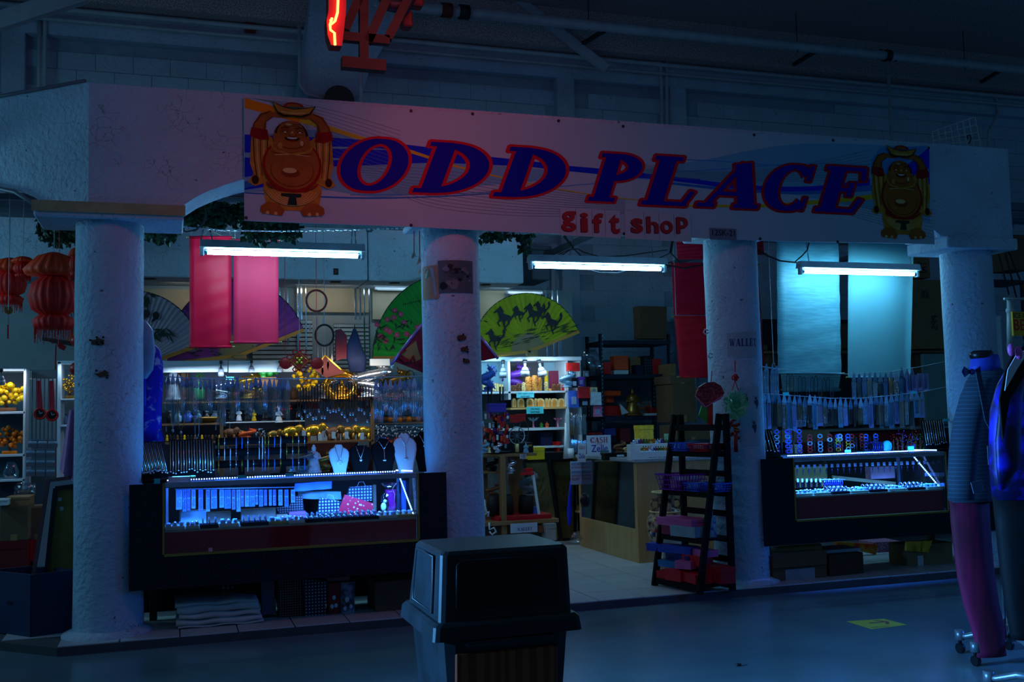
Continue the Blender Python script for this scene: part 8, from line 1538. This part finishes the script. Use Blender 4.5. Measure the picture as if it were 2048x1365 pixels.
lamp('side_light', 'AREA', (P(15, 745, 2.1).x, 2.2, P(15, 745, 2.2).z), (.8, .85, 1), 1.6, .4, .05, (P(15, 800, 2.5).x, 2.5, 1.2)); lamp('side_light', 'AREA', (P(140, 735, 2.1).x, 2.15, P(140, 732, 2.2).z), (.6, .8, 1), .7, .15, .05, (P(140, 800, 2.4).x, 2.4, 1.2))
cliplamp(2, 738, 770, 2.15, 'grey clip lamp at the left edge', 0, 16)
fruit_tree(14, 823, 70, 56, 2.4, 'yellow', 'yellow stone tree at the left edge', 91, 'brown', 60); fruit_tree(20, 909, 56, 56, 2.4, 'amber', 'amber stone ornament on the lower left shelf', 92, 'amber', 50); fruit_tree(140, 798, 34, 48, 2.35, 'gold', 'gold foil pineapple ornament beside the corner column', 93, 'brass', 40); jar(132, 850, 22, 10, 2.35, 'glassy', 'left dark glass bottle on the lower side shelf', nm='bottle', cat='bottle'); jar(143, 850, 22, 10, 2.35, 'blue', 'right dark glass bottle on the lower side shelf', nm='bottle', cat='bottle')
b = MB(); b.loft([(6, 36, 958), (4, 38, 945), (10, 34, 932), (14, 28, 924)], 2.35, .5, 12, .1, 5); single('plastic_bag', b, MC['plastic_film'], 'clear bag of trinkets on the lower left shelf', 'bag'); b = MB(); b.loft([(28, 74, 990), (28, 74, 975), (34, 66, 966)], 1.9, .6, 14, .06, 6); single('plastic_bag', b, MC['plastic_film'], 'glittering clear bag on the cartons at the left', 'bag')
for i in range(7): b = MB(); x = 58+i*8; b.pbox(x, 758, x+5, 880, 2.2, .01, .001); single('hanging_strip', b, M('strip_grey', (104, 124, 130), .5), '%s grey hanging strip from the left behind the red clocks' % nth(i), 'strip', 'grey strips behind the red clocks')
for i, (x, y) in enumerate(((80, 828), (104, 831))):
    t = Thing('red_clock', '%s round red clock hanging on a red ribbon' % ('left', 'right')[i], 'clock'); Y = 1.9; k = pxs(x, y, Y); o = at(x, y, Y); b = MB(); b.cyl(o, o+EY*.03, 11*k, n=26); b.tube([(o.x+10.5*k*math.cos(a*.3), Y, o.z+10.5*k*math.sin(a*.3)) for a in range(21)], .008, 6, closed=True); t.add('clock_case', b, gm_('red')); b = MB(); b.cyl(o-EY*.003, o, 7.5*k, n=24); t.add('dial', b, gm_('black')); b = MB(); b.bar(o-EY*.005, o+Vector((.02, -.005, .01)), .003); b.bar(o-EY*.005, o+Vector((-.006, -.005, .024)), .003); t.add('hands', b, white, kind='stuff')
    b = MB(); b.bar(at(x-3, y-11, Y), at(x-5+i*2, 762, Y), .02, .003, (0, 1, 0)); b.bar(at(x+3, y-11, Y), at(x-1+i*2, 762, Y), .02, .003, (0, 1, 0)); t.add('ribbon', b, M('ribbon_red', (170, 30, 50), .5)); t.done()
for r in range(4):
    for c in range(3): 
        x, y = 52+c*20+(0 if r else 4), 878+r*19; t = Thing('toy_pack', 'clear toy pack, %s row from the top and %s from the left' % (nth(r), nth(c)), 'package', 'toy packs beside the corner column'); b = MB(); b.pbox(x, y+10, x+18, y+18, 1.95, .05, .002); t.add('tray', b, M('tray_wine', (110, 20, 34), .5)); b = MB()
        for q in range(5): b.ball(at(x+3+q*3, y+8, 1.94), .0115, None, None, 7, 4)
        t.add('toys', b, white, kind='stuff'); b = MB(); b.pbox(x, y, x+18, y+18, 1.92, .002); t.add('film', b, MC['plastic_film']); t.done()
b = MB(); b.cloth([(138, 822), (154, 816), (156, 972), (118, 940)], .35, .004, 10, 20, .03, 2); single('pink_cloth', b, M('pink_cloth', (200, 130, 180), .7, var=.1, bump=.2), 'pink cloth draped beside the corner column', 'cloth')
carton(0, 1012, 56, 1082, 1.5, .4, 'brown carton in the upper row at the left edge', kraft2); carton(56, 1016, 96, 1080, 1.7, .4, 'brown carton right of the left edge one', kraft2); giftbox(-10, 1000, 16, 1012, 1.4, .2, white, 'flat white box on the cartons at the left'); giftbox(-6, 1082, 54, 1140, 1.5, .4, M('dark_red'), 'dark red box under the cartons at the left'); giftbox(56, 1080, 92, 1124, 1.7, .3, gm_('red'), 'red box beside the leaning frame'); giftbox(10, 995, 60, 1012, 1.55, .3, kraft, 'low tan tray with trinkets on the cartons')
b = MB(); b.box(P(-60, 1100, 1.5).x, P(100, 1100, 1.5).x, 1.5, 1.9, TF, P(30, 1139, 1.5).z-.002); single('wooden_crate', b, M('base_dark'), 'dark crate under the red box at the left edge', 'crate')
t = frame([(96, 962), (152, 955), (150, 1150), (66, 1158)], .35, 'rose edged empty frame leaning in the dark blue carton', MC['mirror_glass'], .05, (1,), .03); t.done(); t = frame([(110, 978), (156, 972), (152, 1152), (92, 1158)], .30, 'olive backed framed picture leaning in the dark blue carton', M('olive_back', (120, 100, 50), .8, var=.2), .05); b = MB(); b.pbox(116, 996, 123, 1003, .29, .002); b.pbox(120, 1014, 127, 1022, .29, .002); t.add('sticker', b, M('label_paper'), kind='stuff'); t.done()
t = Thing('blue_carton', 'large open dark blue carton with a hand hole beside the corner column', 'box'); m = M('carton_navy', (22, 44, 80), .7, var=.1); zt = P(50, 1148, .1).z; c0, c1, c2 = PZ(-25, 1262, TF), PZ(62, 1275, TF), PZ(152, 1262, TF); d1 = (c0-c1); d2 = (c2-c1)
for p, q in ((c1, c0), (c1, c2), (c0, c0+d2), (c2, c2+d1)):
    nn = (q-p).cross(EZ).normalized()*.008; b = MB(); b.add([p-nn, q-nn, q+nn, p+nn]+[v+EZ*(zt-TF) for v in (p-nn, q-nn, q+nn, p+nn)], [(3, 2, 1, 0), (4, 5, 6, 7), (0, 1, 5, 4), (1, 2, 6, 5), (2, 3, 7, 6), (3, 0, 4, 7)]); t.add('side', b, m)
b = MB(); b.add([c1, c2, c2+d1, c0], [(0, 1, 2, 3)]); t.add('bottom', b, m); b = MB(); p = c1.lerp(c0, .45)+EZ*.2; u = (c0-c1).normalized(); nn = u.cross(EZ).normalized()*(.0095 if u.cross(EZ).y < 0 else -.0095); b.prism([(.04*math.cos(a*.63), .012*math.sin(a*.63)) for a in range(10)], p+nn, u, EZ, (0, 0, 0)); t.add('hand_hole', b, gm_('black')); t.done()
# ================================================================== TRASH CAN
t = Thing('trash_can', 'dark domed trash can with a wood-grain panel standing in the foreground', 'trash can'); tm = mix_mat('bin_plastic', (8, 11, 14), (20, 24, 29), 'noise', 7, 6, .45, pos=(.35, .7), spec=.25); tk = mix_mat('bin_flap', (7, 7, 8), (30, 28, 26), 'noise', 9, 8, .6, pos=(.45, .8), stretch=(1, 1, .35), spec=.2)
zT, zR, zB = None, None, None
Yt = -3.9
A = P(880, 1108, Yt); Bp = P(1140, 1087, Yt)            # front top edge of the hood
hx = P(905, 1270, Yt).x; 
F0, F1 = P(879, 1250, Yt-.03), P(1146, 1232, Yt-.03)     # front bottom of the hood
ang = .0
L0, L1 = P(838, 1200, Yt+.30), P(862, 1075, Yt+.30)
xa, xb = F0.x, F1.x; xta, xtb = A.x+.005, Bp.x-.005; zt = (A.z+Bp.z)/2; zb = (F0.z+F1.z)/2; dp = .44
yfb, yft = Yt-.03, Yt; ybb, ybt = Yt+dp+.02, Yt+dp-.03
b = MB()
def frus(b, x0, x1, y0, y1, z0, X0, X1, Y0_, Y1_, z1, r=.02):
    ring_ = lambda x0, x1, y0, y1, z, r: [(x0+r, y0, z), (x1-r, y0, z), (x1-r*.3, y0+r*.3, z), (x1, y0+r, z), (x1, y1-r, z), (x1-r*.3, y1-r*.3, z), (x1-r, y1, z), (x0+r, y1, z), (x0+r*.3, y1-r*.3, z), (x0, y1-r, z), (x0, y0+r, z), (x0+r*.3, y0+r*.3, z)]
    V = ring_(x0, x1, y0, y1, z0, r)+ring_(X0, X1, Y0_, Y1_, z1, r)+ring_(X0+.012, X1-.012, Y0_+.012, Y1_-.012, z1+.012, r)
    b.add(V, [(i, (i+1) % 12, 12+(i+1) % 12, 12+i) for i in range(12)]+[(12+i, 12+(i+1) % 12, 24+(i+1) % 12, 24+i) for i in range(12)]+[tuple(range(24, 36)), tuple(range(11, -1, -1))])
frus(b, xa, xb, yfb, ybb, zb, xta, xtb, yft, ybt, zt-.012); t.add('hood', b, tm)
b = MB(); frus(b, xa-.028, xb+.028, yfb-.028, ybb+.028, zb-.05, xa-.022, xb+.022, yfb-.022, ybb+.022, zb-.004); t.add('rim', b, tm)
# swing flap in the front, sunk a little
sl = (yft-yfb)/(zt-zb); u0, u1 = .12, .90; v0, v1 = .16, .86
def fp(u, v, k): z = zb+(zt-zb)*v; x0 = xa+(xta-xa)*v; x1 = xb+(xtb-xb)*v; return (x0+(x1-x0)*u, yfb+sl*(z-zb)-k, z)
b = MB(); pts = [(u0+.03, v0), (u1-.03, v0), (u1, v0+.05), (u1, v1-.05), (u1-.03, v1), (u0+.03, v1), (u0, v1-.05), (u0, v0+.05)]; b.tube([fp(u, v, .001) for u, v in pts], .004, 6, closed=True); t.add('flap_edge', b, tm)
b = MB(); b.add([fp(u, v, .004) for u, v in pts], [tuple(range(8))]); t.add('flap', b, tk)
for s_, x0_, x1_ in ((-1, xa, xta), (1, xb, xtb)): b = MB(); q = lambda v, yv: (x0_+(x1_-x0_)*v+s_*.004, yfb+.06+(ybb-yfb-.12)*yv, zb+(zt-zb)*v); b.add([q(.12, .1), q(.12, .9), q(.9, .85), q(.9, .15)], [(0, 1, 2, 3)]); b.tube([q(.12, .1), q(.12, .9), q(.9, .85), q(.9, .15)], .006, 6, closed=True); t.add('side_recess', b, tm)
b = MB(); frus(b, xa+.05, xb-.05, yfb+.05, ybb-.05, 0.02, xa+.004, xb-.004, yfb+.004, ybb-.004, zb-.05, .05); t.add('bin_body', b, tm)
b = MB(); z1 = zb-.10; n = 8; x0_, x1_ = xa+.055, xb-.06
b.box(x0_, x1_, yfb-.002, yfb+.06, .1, z1, .004); b.v = [(x, y+(.044*(z1-z)/(z1)), z) for x, y, z in b.v]; t.add('wood_panel', b, mix_mat('bin_wood', (104, 42, 16), (136, 60, 24), 'wave', 7, 5, .5, stretch=(1, 1, .08), spec=.2))
b = MB(); b.box(xa+.08, xb-.08, yfb-.03+.0, yfb+.0, zb-.075, zb-.05, .01); t.add('lip', b, tm); b = MB(); b.box(xa+.03, xa+.06, yfb+.06, yfb+.09, 0, .03); b.box(xb-.06, xb-.03, yfb+.06, yfb+.09, 0, .03); b.box(xa+.06, xb-.06, ybb-.1, ybb-.07, 0, .03); t.add('feet', b, gm_('black'), kind='stuff'); t.done()
# ================================================================== FLOOR STICKER
yl = M('sticker_yellow', (190, 190, 30), .4, var=.08); q = [PZ(x, y, 0) for x, y in ((1692, 1244), (1768, 1239), (1815, 1251), (1743, 1260))]; ax = (q[1]-q[0]); ay = (q[3]-q[0])
t = Thing('floor_sticker', 'yellow one way floor sticker with a dark red arrow', 'sticker'); b = MB(); b.add([p+EZ*.0015 for p in q], [(3, 2, 1, 0)]); b.v = b.v; t.add('sheet', b, yl); c = q[0]+EZ*.0025
S2 = lambda u, v: c+(q[1]-q[0])*u*(1-v)+(q[2]-q[3])*u*v+ay*v
b = MB()
for pl in (((.35, .35), (.75, .35), (.75, .45), (.35, .45)), ((.62, .12), (.72, .12), (.88, .4), (.78, .4)), ((.78, .4), (.88, .4), (.7, .7), (.6, .7))): b.add([S2(*p) for p in pl], [(0, 1, 2, 3)])
t.add('arrow', b, M('arrow_red', (130, 20, 40), .5)); b = MB(); V, F = text_geo('ONE WAY', .01); mx = max(v[0] for v in V); b.add([S2(.08+.5*v[0]/mx, .93-.16*v[1]) for v in V], F); t.add('lettering', b, MC['arrow_red']); t.done()
b = MB(); b.box(-.5, .6, 0, 0, 0, 0) if 0 else None
p = PZ(1477, 1333, 0); b = MB(); b.ball((p.x, p.y, .008), .02, .014, .008, 7, 4); single('litter', b, gm_('black'), 'tiny dark scrap on the hall floor', 'litter')
# ================================================================== MANNEQUINS
plaid = mix_mat('plaid_wool', (40, 58, 74), (56, 80, 98), 'wave', 12, .3, .85, pos=(.86, .94), stretch=(1, 1, 1.2)); 
plaid.node_tree.nodes['Wave Texture'].bands_direction = 'Z'
def stand(t, x, y0, y1, Yc, legs=5, r=.26):
    a, c = at(x, y0, Yc), at(x+2, y1, Yc); z0 = .13; c = Vector((a.x, Yc, z0)); b = MB(); b.cyl(c, (a.x, Yc, .72), .02, n=14); b.cyl((a.x, Yc, .72), (a.x, Yc, a.z), .013, n=12); t.add('pole', b, chrome); b = MB(); b.cyl((a.x, Yc, .70), (a.x, Yc, .74), .026, n=12); b.cyl((a.x, Yc, .10), (a.x, Yc, .2), .032, n=14); t.add('collar', b, chrome)
    for i in range(legs):
        an = 3.3+i*6.283/legs; d = Vector((math.cos(an), math.sin(an), 0)); b = MB(); b.tube([c, c+d*r*.5+EZ*.0, c+d*r*.85-EZ*.03, c+d*r-EZ*.035], [.02, .018, .016, .016], 8); b.cyl(c+d*r-EZ*.055, c+d*r+EZ*.0, .026, n=12); k = t.add('leg', b, M('stand_grey', (120, 130, 140), .35, .6)); w = c+d*r; b = MB(); b.cyl((w.x-.012, w.y, .028), (w.x+.012, w.y, .028), .028, n=14); b.bar((w.x, w.y, .03), (w.x, w.y, .08), .014); t.add('castor', b, gm_('black'), sub=k)
Y1 = -2.75
t = Thing('mannequin', 'mannequin in a plaid jacket and maroon trousers on a wheeled stand', 'mannequin'); stand(t, 1998, 990, 1310, Y1+.05)
b = MB(); b.loft([(1950, 1984, 722, .8), (1944, 1984, 716, .8), (1942, 1982, 706, .8), (1948, 1980, 702, .7)], Y1, .8, 20); t.add('neck_cap', b, gm_('black'))
b = MB(); b.loft([(1941, 1995, 742, .6), (1943, 1996, 732, .7), (1946, 1994, 718, .75), (1950, 1992, 710, .7)], Y1, .7, 22); t.add('collar', b, M('shirt_blue', (40, 60, 170), .6)); b = MB(); p = at(1944, 744, Y1-.09); b.ball(p, .018, .015, .016, 8, 5); b.add([p, p+Vector((-.06, -.01, .03)), p+Vector((-.06, -.01, -.03)), p+Vector((-.06, .01, 0))], [(0, 1, 2), (0, 2, 3), (0, 3, 1)]); b.add([p, p+Vector((.05, -.01, .03)), p+Vector((.05, -.01, -.03)), p+Vector((.05, .01, 0))], [(0, 2, 1), (0, 3, 2), (0, 1, 3)]); t.add('bow_tie', b, M('bow_navy', (20, 26, 90), .5))
b = MB(); b.loft([(1903, 1994, 1003, .5), (1900, 1992, 996, .52), (1902, 1990, 950, .5), (1904, 1990, 900, .5), (1912, 1994, 850, .48), (1922, 2004, 800, .48), (1934, 2010, 765, .5), (1944, 2012, 748, .55), (1950, 2000, 738, .6), (1952, 1994, 732, .6)], Y1, .5, 32, .012, 5); t.add('jacket', b, plaid)
b = MB(); b.loft([(1902, 1944, 1000, .9), (1900, 1945, 960, .9), (1903, 1950, 900, .9), (1912, 1960, 840, .9), (1926, 1972, 790, .9), (1940, 1984, 758, .8)], Y1-.17, .9, 22, .02, 4); t.add('sleeve', b, plaid)
b = MB(); b.loft([(1984, 2012, 930, .9), (1986, 2014, 880, .9), (1988, 2016, 820, .9), (1990, 2014, 770, .8)], Y1+.14, .9, 18, .02, 4); t.add('sleeve', b, plaid)
b = MB(); b.pp([(1952, 744), (1962, 748), (1982, 830), (1980, 860), (1970, 840)], Y1-.30, .006); b.rotz(-.0, (0, 0, 0)); t.add('lapel', b, plaid); b = MB(); b.pp([(1942, 966), (1964, 960), (1970, 982), (1948, 988)], Y1-.40, .004); t.add('price_tag', b, M('tag_grey', (90, 110, 124), .6)); b = MB(); b.pbox(1976, 892, 1984, 930, Y1-.33, .003); t.add('hang_tag', b, M('tag_grey'))
mar = mix_mat('maroon_satin', (88, 4, 40), (128, 8, 62), 'noise', 6, 3, .75, stretch=(3, 1, .4))
b = MB(); b.loft([(1952, 2012, 1312, .5), (1955, 2010, 1300, .5), (1945, 2008, 1260, .5), (1930, 1996, 1210, .5), (1917, 1986, 1150, .5), (1910, 1980, 1090, .5), (1905, 1976, 1040, .5), (1903, 1974, 1000, .5)], Y1, .5, 26, .05, 4); t.add('trousers', b, mar); t.done()
Y2 = -3.5
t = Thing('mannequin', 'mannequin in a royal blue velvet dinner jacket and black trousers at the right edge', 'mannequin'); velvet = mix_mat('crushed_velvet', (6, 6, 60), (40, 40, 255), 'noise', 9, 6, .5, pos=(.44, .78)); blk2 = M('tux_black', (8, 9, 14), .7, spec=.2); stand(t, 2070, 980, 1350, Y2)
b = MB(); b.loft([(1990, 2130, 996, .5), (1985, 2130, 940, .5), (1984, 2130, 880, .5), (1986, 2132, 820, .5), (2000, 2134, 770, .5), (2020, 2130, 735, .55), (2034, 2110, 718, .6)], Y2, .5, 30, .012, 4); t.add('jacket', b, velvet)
b = MB(); b.pp([(2010, 745), (2028, 706), (2052, 690), (2056, 740), (2020, 800), (2006, 880), (2000, 800)], Y2-.36, .008); t.add('lapel', b, blk2); b = MB(); b.pp([(2016, 740), (2032, 712), (2052, 700), (2052, 712), (2036, 736), (2010, 782)], Y2-.375, .004); t.add('shirt', b, M('shirt_white', (200, 200, 206), .6)); b = MB(); p = at(2030, 706, Y2-.40); b.ball(p+Vector((-.02, 0, .012)), .018, .012, .028, 8, 5); b.ball(p+Vector((.02, 0, -.0)), .018, .012, .03, 8, 5); t.add('bow_tie', b, M('bow_pink', (210, 90, 170), .5))
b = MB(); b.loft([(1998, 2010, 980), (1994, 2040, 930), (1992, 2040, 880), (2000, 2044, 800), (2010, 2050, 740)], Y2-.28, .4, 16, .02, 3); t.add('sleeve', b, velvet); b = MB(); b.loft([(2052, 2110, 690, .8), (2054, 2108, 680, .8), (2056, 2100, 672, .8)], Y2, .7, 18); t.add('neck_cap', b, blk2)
b = MB(); b.loft([(2026, 2130, 1274, .5), (2022, 2130, 1262, .5), (2012, 2130, 1200, .5), (2004, 2130, 1130, .5), (1998, 2130, 1060, .5), (1992, 2130, 990, .5)], Y2, .5, 26, .04, 4); t.add('trousers', b, blk2); t.done()
# things beyond the last column at the right
b = MB(); b.cyl(at(2020, 700, .4), at(2020, 600, .4), .03, n=14); b.cyl(at(2008, 598, .4), at(2060, 598, .4), .012, n=8); b.ball(at(2020, 622, .4), .04); single('pipe_stand', b, gm, 'grey pipe stand beyond the right column', 'stand')
sign('ice_cold_sign', 'yellow and red ICE COLD BEER sign fragment at the right edge', 2026, 624, 2078, 672, .25, [('ICE COLD', .03, .74, .95, .95, ikb), ('BEER', .03, .22, .95, .68, M('sign_red', (220, 20, 10), .5))], (220, 170, 20), th=.02)
giftbox(1990, 632, 2016, 1120, .8, .3, whs, 'pale upright cabinet behind the right column', lidh=.02)
b = MB(); b.pbox(1986, 560, 2060, 566, 1.6, .4, .004); b.pbox(1990, 566, 1994, 860, 1.7, .03); b.pbox(2052, 566, 2056, 860, 1.7, .03); single('dark_shelf', b, dm, 'dark metal shelf frame beyond the right column', 'shelf')
for i, (a, c) in enumerate((((1988, 470), (2018, 590)), ((2002, 470), (2034, 600)), ((2016, 500), (2040, 560)))): b = MB(); b.bar(at(*a, 1.2), at(*c, 1.2), .012); single('thin_rod', b, dm, '%s thin slanting rod from the left beyond the right column' % nth(i), 'rod')
carton(2020, 470, 2060, 540, 1.5, .3, 'brown carton on the shelf at the right edge', kraft2, tp=False)
